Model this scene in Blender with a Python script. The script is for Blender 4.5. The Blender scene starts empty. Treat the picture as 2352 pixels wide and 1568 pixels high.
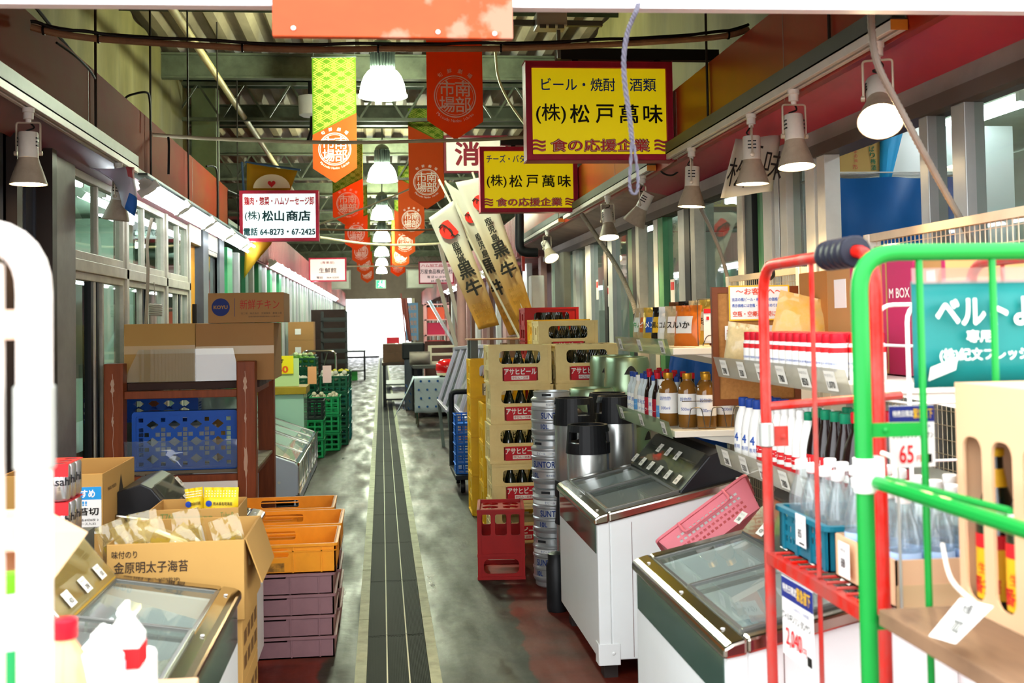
import bpy, math, random
from mathutils import Vector, Matrix
from mathutils.geometry import tessellate_polygon
random.seed(7)
S = bpy.context.scene
COL = S.collection
PI = math.pi
# ---------------------------------------------------------------- camera
F = 2613.0; HC = 1.53
YAW = math.radians(6.581); PIT = math.radians(2.0); ROLL = math.radians(1.0)
fw = Vector((math.sin(YAW)*math.cos(PIT), math.cos(YAW)*math.cos(PIT), math.sin(PIT)))
r0 = Vector((math.cos(YAW), -math.sin(YAW), 0)); u0 = r0.cross(fw)
rt = (r0*math.cos(ROLL) - u0*math.sin(ROLL)).normalized(); up = rt.cross(fw)
SY = -135.5
cam = bpy.data.cameras.new('camera'); camo = bpy.data.objects.new('camera', cam); COL.objects.link(camo)
camo.matrix_world = Matrix(((rt.x, up.x, -fw.x, 0), (rt.y, up.y, -fw.y, 0), (rt.z, up.z, -fw.z, HC), (0, 0, 0, 1)))
cam.sensor_width = 36.0; cam.lens = F/2352*36.0; cam.shift_y = SY/2352
cam.clip_start = 0.05; cam.clip_end = 300
cam.dof.use_dof = True; cam.dof.focus_distance = 7.0; cam.dof.aperture_fstop = 5.0
S.camera = camo
C0 = Vector((0, 0, HC))
def ray(px, py): return fw + rt*((px-1176)/F) - up*((py-784-SY)/F)
def W(px, py, Y):
    d = ray(px, py); return C0 + d*(Y/d.y)
def G(px, py, z=0.0):
    d = ray(px, py); return C0 + d*((z-HC)/d.z)
def XP(px, py, x):
    d = ray(px, py); return C0 + d*(x/d.x)
# ---------------------------------------------------------------- world, exposure
S.view_settings.view_transform = 'Standard'; S.view_settings.look = 'None'
S.view_settings.gamma = 1.0; S.view_settings.exposure = 0.78; S.view_settings.use_curve_mapping = False
w = bpy.data.worlds.new('sky'); S.world = w; w.use_nodes = True
bg = w.node_tree.nodes['Background']; bg.inputs[0].default_value = (0.93, 0.97, 1.0, 1); bg.inputs[1].default_value = 3.5
try:
    S.cycles.max_bounces = 8; S.cycles.diffuse_bounces = 4; S.cycles.glossy_bounces = 3; S.cycles.transmission_bounces = 4
    S.cycles.transparent_max_bounces = 12; S.cycles.caustics_reflective = False; S.cycles.caustics_refractive = False
    S.cycles.sample_clamp_indirect = 6.0
except Exception: pass

# ---------------------------------------------------------------- materials
def lin(h):
    if not isinstance(h, str): return tuple(h)[:3]
    h = h.lstrip('#'); o = []
    for i in (0, 2, 4):
        c = int(h[i:i+2], 16)/255; o.append(c/12.92 if c <= .04045 else ((c+.055)/1.055)**2.4)
    return tuple(o)
_M = {}
def M(name, col='#888888', rough=.5, metal=0., var=0., scale=6., dirt=None, bump=0., emit=0., ecol=None, trans=0., coat=0., stretch=None, spec=.28, ior=1.45):
    if name in _M: return _M[name]
    m = bpy.data.materials.new(name); m.use_nodes = True; nt = m.node_tree; p = nt.nodes['Principled BSDF']
    c = lin(col)
    p.inputs['Base Color'].default_value = (*c, 1); p.inputs['Roughness'].default_value = rough; p.inputs['Metallic'].default_value = metal
    p.inputs['Specular IOR Level'].default_value = spec; p.inputs['IOR'].default_value = ior
    if trans: p.inputs['Transmission Weight'].default_value = trans
    if coat: p.inputs['Coat Weight'].default_value = coat
    if emit:
        p.inputs['Emission Color'].default_value = (*lin(ecol or col), 1); p.inputs['Emission Strength'].default_value = emit
    if var or bump:
        tc = nt.nodes.new('ShaderNodeTexCoord'); mp = nt.nodes.new('ShaderNodeMapping')
        if stretch: mp.inputs['Scale'].default_value = stretch
        nz = nt.nodes.new('ShaderNodeTexNoise'); nz.inputs['Scale'].default_value = scale; nz.inputs['Detail'].default_value = 6; nz.inputs['Roughness'].default_value = .65
        nt.links.new(tc.outputs['Object'], mp.inputs[0]); nt.links.new(mp.outputs[0], nz.inputs['Vector'])
        if var:
            rp = nt.nodes.new('ShaderNodeValToRGB'); d = lin(dirt) if dirt else tuple(x*.35 for x in c)
            rp.color_ramp.elements[0].position = .34; rp.color_ramp.elements[1].position = .62
            k = min(1, var)
            rp.color_ramp.elements[0].color = (*[a*(1-k)+b*k for a, b in zip(c, d)], 1); rp.color_ramp.elements[1].color = (*c, 1)
            nt.links.new(nz.outputs[0], rp.inputs[0]); nt.links.new(rp.outputs[0], p.inputs['Base Color'])
        if bump:
            b = nt.nodes.new('ShaderNodeBump'); b.inputs['Strength'].default_value = bump; b.inputs['Distance'].default_value = .01
            nt.links.new(nz.outputs[0], b.inputs['Height']); nt.links.new(b.outputs[0], p.inputs['Normal'])
    _M[name] = m; return m
def MG(name, tint='#e8f2ee', refl=1.0, rough=.02, haze=0.0, hazecol='#ffffff'):
    """thin sheet glass: fresnel mix of clear and glossy, plus some diffuse dust"""
    if name in _M: return _M[name]
    m = bpy.data.materials.new(name); m.use_nodes = True; nt = m.node_tree; nt.nodes.clear()
    out = nt.nodes.new('ShaderNodeOutputMaterial'); t = nt.nodes.new('ShaderNodeBsdfTransparent'); g = nt.nodes.new('ShaderNodeBsdfGlossy')
    t.inputs[0].default_value = (*lin(tint), 1); g.inputs['Roughness'].default_value = rough
    fr = nt.nodes.new('ShaderNodeFresnel'); ge = nt.nodes.new('ShaderNodeNewGeometry'); mi_ = nt.nodes.new('ShaderNodeMath'); mi_.operation = 'MULTIPLY_ADD'; mi_.inputs[1].default_value = 1/1.5-1.5; mi_.inputs[2].default_value = 1.5; nt.links.new(ge.outputs['Backfacing'], mi_.inputs[0]); nt.links.new(mi_.outputs[0], fr.inputs[0])
    mu = nt.nodes.new('ShaderNodeMath'); mu.operation = 'MULTIPLY'; mu.inputs[1].default_value = refl; mu.use_clamp = True
    mx = nt.nodes.new('ShaderNodeMixShader'); nt.links.new(fr.outputs[0], mu.inputs[0]); nt.links.new(mu.outputs[0], mx.inputs[0])
    nt.links.new(t.outputs[0], mx.inputs[1]); nt.links.new(g.outputs[0], mx.inputs[2]); last = mx
    if haze:
        d = nt.nodes.new('ShaderNodeBsdfDiffuse'); d.inputs[0].default_value = (*lin(hazecol), 1)
        m2 = nt.nodes.new('ShaderNodeMixShader'); m2.inputs[0].default_value = haze
        nt.links.new(last.outputs[0], m2.inputs[1]); nt.links.new(d.outputs[0], m2.inputs[2]); last = m2
    nt.links.new(last.outputs[0], out.inputs[0]); _M[name] = m; return m

def MC(name, col, k=.45):
    """cloth that lets some light through"""
    if name in _M: return _M[name]
    m = M(name, col, .7, var=.12, scale=4); nt = m.node_tree; out = nt.nodes['Material Output']; p = nt.nodes['Principled BSDF']
    t = nt.nodes.new('ShaderNodeBsdfTranslucent'); t.inputs[0].default_value = (*lin(col), 1); mx = nt.nodes.new('ShaderNodeMixShader'); mx.inputs[0].default_value = k
    nt.links.new(p.outputs[0], mx.inputs[1]); nt.links.new(t.outputs[0], mx.inputs[2]); nt.links.new(mx.outputs[0], out.inputs[0]); return m
# ---------------------------------------------------------------- text outlines from the built-in font
_T = {}
def glyphs(body, bold=0., space=1.0):
    k = (body, bold, space)
    if k in _T: return _T[k]
    c = bpy.data.curves.new('t', 'FONT'); c.body = body; c.size = 1; c.offset = bold; c.resolution_u = 3; c.space_character = space
    o = bpy.data.objects.new('t', c); me = bpy.data.meshes.new_from_object(o)
    vs = [(v.co.x, v.co.y) for v in me.vertices]; fs = [tuple(p.vertices) for p in me.polygons]
    if not vs: vs = [(0, 0), (1, 0), (0, 1)]; fs = []
    bb = (min(v[0] for v in vs), max(v[0] for v in vs), min(v[1] for v in vs), max(v[1] for v in vs))
    bpy.data.objects.remove(o); bpy.data.curves.remove(c); bpy.data.meshes.remove(me)
    _T[k] = (vs, fs, bb); return _T[k]

# ---------------------------------------------------------------- mesh builder
def V(*a): return Vector(a)
class MB:
    def __init__(s): s.v = []; s.f = []; s.m = []; s.s = []
    def add(s, vs, fs, mi=0, sm=False):
        b = len(s.v); s.v += [tuple(v) for v in vs]
        for f in fs: s.f.append(tuple(i+b for i in f)); s.m.append(mi); s.s.append(sm)
        return s
    def box(s, x0, x1, y0, y1, z0, z1, mi=0):
        if x0 > x1: x0, x1 = x1, x0
        if y0 > y1: y0, y1 = y1, y0
        if z0 > z1: z0, z1 = z1, z0
        return s.add([(x0,y0,z0),(x1,y0,z0),(x1,y1,z0),(x0,y1,z0),(x0,y0,z1),(x1,y0,z1),(x1,y1,z1),(x0,y1,z1)],
                     [(0,3,2,1),(4,5,6,7),(0,1,5,4),(1,2,6,5),(2,3,7,6),(3,0,4,7)], mi)
    def obox(s, c, size, R, mi=0):
        c = Vector(c); h = [x/2 for x in size]; vs = []
        for z in (-1, 1):
            for x, y in ((-1,-1),(1,-1),(1,1),(-1,1)): vs.append(c + R @ Vector((x*h[0], y*h[1], z*h[2])))
        return s.add(vs, [(0,3,2,1),(4,5,6,7),(0,1,5,4),(1,2,6,5),(2,3,7,6),(3,0,4,7)], mi)
    def bar(s, a, b, w, h=None, mi=0, upv=(0,0,1)):
        a = Vector(a); b = Vector(b); d = b-a; L = d.length; d.normalize(); u = Vector(upv)
        if abs(d.dot(u)) > .99: u = Vector((1,0,0))
        x = d.cross(u).normalized(); z = x.cross(d)
        return s.obox((a+b)/2, (w, L, h or w), Matrix((x, d, z)).transposed(), mi)
    def tube(s, pts, r, n=8, mi=0, caps=True, closed=False):
        P = [Vector(p) for p in pts]; N = len(P)
        rr = r if isinstance(r, (list, tuple)) else [r]*N
        T = []
        for i in range(N):
            if closed: t = P[(i+1) % N]-P[i-1]
            else: t = P[min(i+1, N-1)]-P[max(i-1, 0)]
            T.append(t.normalized() if t.length > 1e-9 else Vector((0,0,1)))
        u = T[0].orthogonal().normalized(); vs = []
        for i in range(N):
            u = (u - T[i]*u.dot(T[i]))
            u = u.normalized() if u.length > 1e-6 else T[i].orthogonal().normalized()
            w = T[i].cross(u)
            for k in range(n):
                a = 2*PI*k/n; vs.append(P[i] + (u*math.cos(a) + w*math.sin(a))*rr[i])
        fs = []
        for i in range(N if closed else N-1):
            j = (i+1) % N
            for k in range(n):
                k2 = (k+1) % n; fs.append((i*n+k, i*n+k2, j*n+k2, j*n+k))
        s.add(vs, fs, mi, True)
        if caps and not closed:
            s.add(vs[:n], [tuple(reversed(range(n)))], mi); s.add(vs[-n:], [tuple(range(n))], mi)
        return s
    def lathe(s, prof, n=20, c=(0,0,0), mi=0, sm=True, R=None, close=False):
        vs = []; c = Vector(c)
        for r, z in prof:
            for k in range(n):
                a = 2*PI*k/n; p = Vector((r*math.cos(a), r*math.sin(a), z)); vs.append(c + (R @ p if R else p))
        b = len(s.v); s.v += [tuple(v) for v in vs]
        for i in range(len(prof)-1):
            mm = mi[i] if isinstance(mi, (list, tuple)) else mi
            for k in range(n):
                k2 = (k+1) % n; s.f.append((b+i*n+k, b+i*n+k2, b+(i+1)*n+k2, b+(i+1)*n+k)); s.m.append(mm); s.s.append(sm)
        if close:
            m0 = mi[0] if isinstance(mi, (list, tuple)) else mi; m1 = mi[-1] if isinstance(mi, (list, tuple)) else mi
            s.f.append(tuple(b+k for k in reversed(range(n)))); s.m.append(m0); s.s.append(False)
            q = b+(len(prof)-1)*n; s.f.append(tuple(q+k for k in range(n))); s.m.append(m1); s.s.append(False)
        return s
    def prism(s, poly, axis, a0, a1, mi=0):
        def P(p, a): return {'x': (a, p[0], p[1]), 'y': (p[0], a, p[1]), 'z': (p[0], p[1], a)}[axis]
        n = len(poly); vs = [P(p, a0) for p in poly] + [P(p, a1) for p in poly]
        fs = [tuple(reversed(range(n))), tuple(range(n, 2*n))] + [(i, (i+1) % n, n+(i+1) % n, n+i) for i in range(n)]
        return s.add(vs, fs, mi)
    def plate(s, outer, holes, t, O, U, Vv, mi=0):
        """flat plate of thickness t with holes; O origin, U / Vv in-plane unit vectors"""
        O = Vector(O); U = Vector(U); Vv = Vector(Vv); Nn = U.cross(Vv).normalized()
        loops = [list(outer)] + [list(h) for h in holes]
        tri = tessellate_polygon([[Vector((p[0], p[1], 0)) for p in l] for l in loops])
        flat = [p for l in loops for p in l]; n = len(flat)
        vs = [O+U*p[0]+Vv*p[1] for p in flat] + [O+U*p[0]+Vv*p[1]+Nn*t for p in flat]
        fs = []
        for a, b, c in tri: fs.append((a, b, c)); fs.append((c+n, b+n, a+n))
        o = 0
        for l in loops:
            k = len(l)
            for i in range(k): fs.append((o+i, o+(i+1) % k, o+(i+1) % k+n, o+i+n))
            o += k
        return s.add(vs, fs, mi)
    def quad(s, a, b, c, d, mi=0): return s.add([a, b, c, d], [(0,1,2,3)], mi)
    def sheet(s, fn, nu, nv, mi=0, t=0, mif=None):
        """curved sheet fn(u,v)->point, u,v in 0..1"""
        vs = [Vector(fn(i/nu, j/nv)) for j in range(nv+1) for i in range(nu+1)]; b = len(s.v)
        s.v += [tuple(v) for v in vs]; q = nu+1
        for j in range(nv):
            for i in range(nu):
                s.f.append((b+j*q+i, b+j*q+i+1, b+(j+1)*q+i+1, b+(j+1)*q+i)); s.m.append(mif(i, j) if mif else mi); s.s.append(True)
        return s
    def text(s, body, O, U, Vv, h, w=None, mi=0, bold=0., align='c', eps=.0015, space=1.0, arc=None, n=None):
        """letters of height h (fits into width w when given), centred on O"""
        vs, fs, bb = glyphs(body, 0., space); O = Vector(O); U = Vector(U).normalized(); Vv = Vector(Vv).normalized(); Nn = n or U.cross(Vv)
        k = h/max(.3, bb[3]-bb[2]); kx = k
        if w: kx = w/max(1e-4, (bb[1]-bb[0]))
        cx = (bb[0]+bb[1])/2 if align == 'c' else (bb[0] if align == 'l' else bb[1]); cy = (bb[2]+bb[3])/2
        P = []
        for x, y in vs:
            x = (x-cx)*kx; y = (y-cy)*k
            if arc:
                th = x/arc; x = math.sin(th)*(arc+y); y = math.cos(th)*(arc+y)
            P.append(O + U*x + Vv*y + Nn*eps)
        if bold > 0 and h > .012:       # heavier strokes: the same outline set again around a small circle
            m = 4 if bold <= .02 else 8
            for q in range(m):
                a = 2*PI*(q+.5)/m; d = U*(math.cos(a)*bold*kx) + Vv*(math.sin(a)*bold*k) + Nn*(.00002*(q+1)); s.add([p_+d for p_ in P], fs, mi)
        return s.add(P, fs, mi)
    def build(s, name, mats, parent=None, bevel=0., world=False, seg=2, label=None, ang=35):
        me = bpy.data.meshes.new(name)
        vs = s.v
        if world and parent is not None:
            l = parent.location if parent.parent is None else parent.parent.location + parent.location
            vs = [(v[0]-l.x, v[1]-l.y, v[2]-l.z) for v in vs]
        me.from_pydata(vs, [], s.f)
        if not isinstance(mats, (list, tuple)): mats = [mats]
        for m in mats: me.materials.append(m)
        me.polygons.foreach_set('material_index', s.m); me.polygons.foreach_set('use_smooth', s.s)
        if any(s.s):
            try: me.set_sharp_from_angle(angle=math.radians(ang))
            except Exception: pass
        me.update()
        o = bpy.data.objects.new(name, me); COL.objects.link(o)
        if parent is not None: o.parent = parent
        if bevel:
            b = o.modifiers.new('edge', 'BEVEL'); b.width = bevel; b.segments = seg; b.limit_method = 'ANGLE'; b.angle_limit = math.radians(40)
        if label: o['label'] = label
        return o
def tag(o, label, cat, group=None, kind=None):
    o['label'] = label; o['category'] = cat
    if group: o['group'] = group
    if kind: o['kind'] = kind
    return o
def thing(name, label, cat, loc=(0,0,0), rz=0, group=None):
    o = bpy.data.objects.new(name, None); COL.objects.link(o); o.empty_display_size = .05
    o.location = loc; o.rotation_euler = (0, 0, rz); return tag(o, label, cat, group)
def struct(name, mb, mats, bevel=0, parent=None):
    o = mb.build(name, mats, parent, bevel)
    if parent is None: o['kind'] = 'structure'
    return o
def dup(root, loc=None, rz=None, label=None, group=None, rot=None, scale=None):
    r = root.copy(); COL.objects.link(r)
    if loc is not None: r.location = loc
    if rz is not None: r.rotation_euler = (0, 0, rz)
    if rot is not None: r.rotation_euler = rot
    if scale is not None: r.scale = (scale, scale, scale) if not isinstance(scale, tuple) else scale
    if label: r['label'] = label
    if group: r['group'] = group
    for ch in list(root.children):
        c = ch.copy(); COL.objects.link(c); c.parent = r
        for g in list(ch.children):
            d = g.copy(); COL.objects.link(d); d.parent = c
    return r
def rrect(x0, x1, y0, y1, r, n=4):
    p = []
    for cx, cy, a0 in ((x1-r, y0+r, -90), (x1-r, y1-r, 0), (x0+r, y1-r, 90), (x0+r, y0+r, 180)):
        for i in range(n+1):
            a = math.radians(a0+90*i/n); p.append((cx+r*math.cos(a), cy+r*math.sin(a)))
    return p
def rect(x0, x1, y0, y1): return [(x0,y0),(x1,y0),(x1,y1),(x0,y1)]
def circ(cx, cy, r, n=16, ry=None): return [(cx+r*math.cos(2*PI*i/n), cy+(ry or r)*math.sin(2*PI*i/n)) for i in range(n)]
def arc_pts(pts, rad, n=6):
    """round the inner corners of a polyline"""
    P = [Vector(p) for p in pts]; out = [P[0]]
    for i in range(1, len(P)-1):
        a = (P[i-1]-P[i]); b = (P[i+1]-P[i]); r = min(rad, a.length*.49, b.length*.49)
        p0 = P[i]+a.normalized()*r; p2 = P[i]+b.normalized()*r
        for k in range(n+1):
            t = k/n; out.append(p0*(1-t)**2 + P[i]*2*t*(1-t) + p2*t*t)
    out.append(P[-1]); return out
def smooth_line(pts, n=8):
    P = [Vector(p) for p in pts]; out = []
    for i in range(len(P)-1):
        p0 = P[max(i-1, 0)]; p1 = P[i]; p2 = P[i+1]; p3 = P[min(i+2, len(P)-1)]
        for k in range(n):
            t = k/n
            out.append(.5*((2*p1)+(p2-p0)*t+(2*p0-5*p1+4*p2-p3)*t*t+(3*p1-p0-3*p2+p3)*t**3))
    out.append(P[-1]); return out
X_, Y_, Z_ = V(1,0,0), V(0,1,0), V(0,0,1)
RF, RW, LF, LW = 1.85, 2.2, -1.6, -1.72      # right fascia / window plane, left fascia / window plane
def point(name, loc, power, col, r=.05, parent=None, spot=None, rot=None):
    l = bpy.data.lights.new(name, 'SPOT' if spot else 'POINT'); l.energy = power; l.color = lin(col); l.shadow_soft_size = r
    if spot: l.spot_size = math.radians(spot); l.spot_blend = .6
    o = bpy.data.objects.new(name, l); COL.objects.link(o); o.location = loc
    if rot: o.rotation_euler = rot
    if parent: o.parent = parent
    return o
# ================================================================ the building
def floor_mat():
    m = bpy.data.materials.new('worn_floor'); m.use_nodes = True; nt = m.node_tree; p = nt.nodes['Principled BSDF']; L = nt.links.new
    tc = nt.nodes.new('ShaderNodeTexCoord'); sp = nt.nodes.new('ShaderNodeSeparateXYZ'); L(tc.outputs['Object'], sp.inputs[0])
    def noise(sc, det=6, st=None):
        n = nt.nodes.new('ShaderNodeTexNoise'); n.inputs['Scale'].default_value = sc; n.inputs['Detail'].default_value = det
        if st:
            mp = nt.nodes.new('ShaderNodeMapping'); mp.inputs['Scale'].default_value = st; L(tc.outputs['Object'], mp.inputs[0]); L(mp.outputs[0], n.inputs['Vector'])
        else: L(tc.outputs['Object'], n.inputs['Vector'])
        return n.outputs[0]
    def mth(op, a, b=None, cl=False):
        n = nt.nodes.new('ShaderNodeMath'); n.operation = op; n.use_clamp = cl
        for i, x in enumerate((a, b)):
            if x is None: continue
            if isinstance(x, (int, float)): n.inputs[i].default_value = x
            else: L(x, n.inputs[i])
        return n.outputs[0]
    def ramp(f, e):
        r = nt.nodes.new('ShaderNodeValToRGB'); L(f, r.inputs[0])
        while len(r.color_ramp.elements) < len(e): r.color_ramp.elements.new(.5)
        for q, (po, c) in zip(r.color_ramp.elements, e): q.position = po; q.color = (*lin(c), 1) if isinstance(c, str) else (c, c, c, 1)
        return r.outputs[0]
    def mix(f, a, b):
        n = nt.nodes.new('ShaderNodeMix'); n.data_type = 'RGBA'; L(f, n.inputs[0]); L(a, n.inputs[6]); L(b, n.inputs[7]); return n.outputs[2]
    n1 = noise(3.2, 8); n2 = noise(1.1, 5); n3 = noise(14, 6); ns = noise(2.0, 7, (3.0, .55, 1))
    conc = ramp(n3, [(.25, '#191a14'), (.5, '#27271e'), (.75, '#353428')])
    red = ramp(n1, [(.3, '#3a110a'), (.55, '#642214'), (.75, '#6e3020')])
    pink = ramp(n1, [(.3, '#2b2520'), (.6, '#463a34'), (.8, '#55473f')])
    dark = ramp(n3, [(.3, '#211b17'), (.7, '#3a302a')])
    x = sp.outputs[0]; y = sp.outputs[1]
    wob = mth('MULTIPLY', mth('SUBTRACT', n1, .5), .22)
    xr = mth('ADD', x, wob)
    # painted red-brown margin on the right, near end
    rmask = mth('MULTIPLY', mth('MULTIPLY', mth('SUBTRACT', xr, mth('ADD', .40, mth('MULTIPLY', y, .046))), 60, True), mth('MULTIPLY', mth('SUBTRACT', mth('ADD', 9.2, mth('MULTIPLY', wob, 4)), y), 8, True))
    lmask = mth('MULTIPLY', mth('SUBTRACT', -.27, xr), 50, True)
    lred = mth('MULTIPLY', mth('SUBTRACT', mth('ADD', 5.6, mth('MULTIPLY', wob, 3)), y), 3, True)
    far = mth('MULTIPLY', mth('SUBTRACT', y, mth('ADD', 9.3, mth('MULTIPLY', wob, 6))), 3, True)
    farp = mth('MULTIPLY', far, ramp(n2, [(.42, 0.0), (.55, 1.0)]))
    c = mix(farp, conc, pink); c = mix(lmask, c, mix(lred, dark, red)); c = mix(rmask, c, red)
    L(c, p.inputs['Base Color'])
    wet = ramp(ns, [(.30, .26), (.5, .5), (.72, .7)])
    L(wet, p.inputs['Roughness']); p.inputs['Specular IOR Level'].default_value = .25
    b = nt.nodes.new('ShaderNodeBump'); b.inputs['Strength'].default_value = .25; b.inputs['Distance'].default_value = .01; L(n3, b.inputs['Height']); L(b.outputs[0], p.inputs['Normal'])
    return m
mb = MB(); mb.box(-9, -.11, -8, 56, -.2, 0); mb.box(.215, 9, -8, 56, -.2, 0); mb.box(-.11, .215, -8, 56, -.2, -.03)
struct('floor', mb, floor_mat())
# kerbs of the drain channel
mk = M('kerb_concrete', '#a7ab8a', .6, var=.5, scale=9, dirt='#565a49', bump=.2)
for nm, xa, xb in (('trim_1', -.135, -.085), ('trim_2', .19, .238)):
    mb = MB(); y = -6.0
    while y < 54: mb.box(xa, xb, y, min(54, y+1.19), -.05, .006); y += 1.2
    struct(nm, mb, mk)
# drain covers: ribbed plates, three lanes
mgr = M('drain_cover_plastic', '#1d221d', .7, var=.5, scale=5, dirt='#0f120f', stretch=(1, .25, 1), spec=.15)
mseam = M('drain_seam', '#c3c5aa', .6)
yy = -1.5; first = None
for i in range(46):
    w_ = .145; a = [(-.084, .002), (.008, .098), (.104, .189)]
    mb = MB()
    for xa, xb in a:
        if i < 14:
            n = 12
            for k in range(n):
                x0 = xa+(xb-xa)*k/n; x1 = xa+(xb-xa)*(k+.62)/n; mb.box(x0, x1, 0, 1.19, -.028, 0)
        mb.box(xa, xb, 0, 1.19, -.03, -.006)
    for xs in (.0025, .0985): mb.box(xs, xs+.006, 0, 1.19, -.02, .004, 1)
    o = mb.build('drain_cover', [mgr, mseam]); o.location = (0, yy, 0)
    tag(o, 'ribbed dark grey-green drain cover section set end to end in the aisle channel', 'drain cover', 'drain covers along the aisle')
    yy += 1.2
    if yy > 53: break
# ---------- roof
mroof = M('roof_deck', '#94876a', .6, var=.75, scale=1.3, dirt='#332f24', stretch=(1, .3, 1))
mb = MB(); prof = []; x = -6.5
while x < 6.5:
    prof += [(x, 4.62), (x+.10, 4.62), (x+.15, 4.70), (x+.25, 4.70)]; x += .30
top = [(p[0], p[1]+.02) for p in prof]
n = len(prof); vs = [(p[0], 3.3, p[1]) for p in prof]+[(p[0], 54, p[1]) for p in prof]
mb.add(vs, [(i, n+i, n+i+1, i+1) for i in range(n-1)])
mb.box(-6.6, 6.6, 3.3, 54, 4.74, 4.8)
struct('ceiling', mb, mroof)
msteel = M('green_steel', '#6a725c', .5, var=.6, scale=3, dirt='#2c3028')
mpurl = M('purlin_steel', '#4b5a4c', .5, var=.5, scale=3, dirt='#22281f')
k = 3
for y in (6.6, 9.8, 12.9, 15.9, 18.7, 21.6, 24.6, 27.6, 31, 35, 39, 43, 47):
    mb = MB()
    # rolled beam: web and flanges
    mb.box(-6.4, 6.4, y-.06, y+.06, 4.30, 4.32); mb.box(-6.4, 6.4, y-.008, y+.008, 4.32, 4.56); mb.box(-6.4, 6.4, y-.06, y+.06, 4.56, 4.58)
    if k % 2 == 1:      # a light lattice truss a little further on
        yt = y+1.3; mb.box(-6.4, 6.4, yt-.03, yt+.03, 4.06, 4.10); mb.box(-6.4, 6.4, yt-.03, yt+.03, 4.5, 4.54)
        x = -3.6
        while x < 3.6:
            mb.bar((x, yt, 4.08), (x+.28, yt, 4.52), .025); mb.bar((x+.28, yt, 4.52), (x+.56, yt, 4.08), .025); x += .56
    struct('trim_%d' % k, mb, msteel); k += 1
for y in (4.6, 5.6, 7.6, 8.7, 10.9, 14.4, 17.3, 20.1, 23, 26, 29):
    mb = MB(); mb.box(-6.4, 6.4, y-.025, y+.025, 4.57, 4.62); mb.box(-6.4, 6.4, y-.025, y-.02, 4.5, 4.6)
    struct('trim_%d' % k, mb, mpurl); k += 1
# ---------- upper walls
mup = M('cream_sheet_wall', '#8c8350', .7, var=.6, scale=1.2, dirt='#4a4629', stretch=(1, 1, .35))
def wavy_wall(name, x, y0, y1, z0, z1, side):
    mb = MB(); n = int((y1-y0)/.06)
    def fn(u, v):
        y = y0+(y1-y0)*u; return (x+.014*math.sin(y*9.0)+.01*math.sin(y*3.1), y, z0+(z1-z0)*v)
    mb.sheet(fn, n, 1)
    mb.box(x-.06 if side < 0 else x+.03, x-.03 if side < 0 else x+.06, y0, y1, z0, z1)
    struct(name, mb, mup)
wavy_wall('wall_left_upper', -2.4, 3.3, 14.6, 2.9, 4.62, -1)
wavy_wall('wall_right_upper', 2.35, 3.3, 12.5, 2.9, 4.62, 1)
mb = MB(); mb.box(-6.5, -6.4, 14.6, 54, 0, 4.7); mb.box(6.4, 6.5, 12.5, 54, 0, 4.7); mb.box(-6.5, -2.4, 14.55, 14.65, 3.0, 4.7); mb.box(2.35, 6.5, 12.45, 12.55, 3.0, 4.7)
struct('wall_outer', mb, M('pinkish_plaster', '#8f7a68', .7, var=.5, scale=1.5, dirt='#5a4a40'))
mb = MB(); mb.box(-2.36, -2.05, 14.7, 15.0, 2.9, 4.6); struct('wall_column', mb, M('green_column', '#b4cc9a', .5, var=.3, scale=3), .01)
# ---------- red fascias with soffits
mred = M('red_fascia', '#a3281d', .3, var=.35, scale=1.6, dirt='#6e1611', spec=.6)
mredL = M('worn_red_fascia', '#7a2616', .8, var=.75, scale=1.3, dirt='#6e4422', stretch=(1, .5, 1), spec=.12)
msof = M('magenta_soffit', '#b23450', .4, var=.3, scale=2, dirt='#8c2038', spec=.5)
msofg = M('grey_soffit', '#a89089', .5, var=.5, scale=3, dirt='#6f5f5a')
mb = MB(); mb.box(RF, RF+.04, 3.2, 14.9, 2.52, 2.95); mb.box(RF, RF+.04, 14.86, 14.9, 2.2, 2.95)
mb.quad((RF+.02, 3.2, 2.53), (RW, 3.2, 2.44), (RW, 8.4, 2.46), (RF+.02, 8.4, 2.53), 1)
mb.quad((RF+.02, 8.4, 2.53), (RW, 8.4, 2.46), (RW, 14.9, 2.46), (RF+.02, 14.9, 2.53), 2); mb.box(RF, 2.4, 3.2, 14.9, 2.95, 2.97)
for y in (5.0, 6.9, 8.8, 10.7): mb.box(RF-.002, RF, y, y+.006, 2.52, 2.95, 2)
struct('wall_right_fascia', mb, [mred, msof, msofg])
mb = MB(); mb.box(LF-.04, LF, 3.2, 12.3, 2.56, 2.98); mb.box(-1.95, LF, 12.26, 12.3, 2.45, 2.98)
mb.quad((LF-.02, 3.2, 2.57), (LF-.02, 12.3, 2.57), (LW, 12.3, 2.44), (LW, 3.2, 2.44), 1); mb.box(-2.42, LF, 3.2, 12.3, 2.98, 3.0)
for y in (4.9, 6.5, 8.2, 10.0): mb.box(LF, LF+.002, y, y+.006, 2.56, 2.98, 2)
struct('wall_left_fascia', mb, [mredL, M('wine_soffit', '#6e1f24', .35, var=.3, scale=2, spec=.6), msofg])
# far shop fronts: rosy corrugated fascias
mpink = M('rosy_fascia', '#a1565a', .5, var=.4, scale=2, dirt='#5f3434')
for nm, xf, sg, y0 in (('wall_left_far_fascia', -1.62, -1, 15.4), ('wall_right_far_fascia', 1.85, 1, 15.4)):
    mb = MB(); y = y0
    while y < 53.5:
        mb.box(xf, xf+sg*.03, y, y+.09, 2.42, 2.98); mb.box(xf+sg*.02, xf+sg*.05, y+.09, y+.15, 2.42, 2.98); y += .15
    mb.box(xf+sg*.02, xf+sg*4.6, y0, 53.5, 2.96, 3.0); mb.box(xf+sg*.02, xf+sg*.5, y0, 53.5, 2.40, 2.43)
    struct(nm, mb, mpink)
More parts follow.
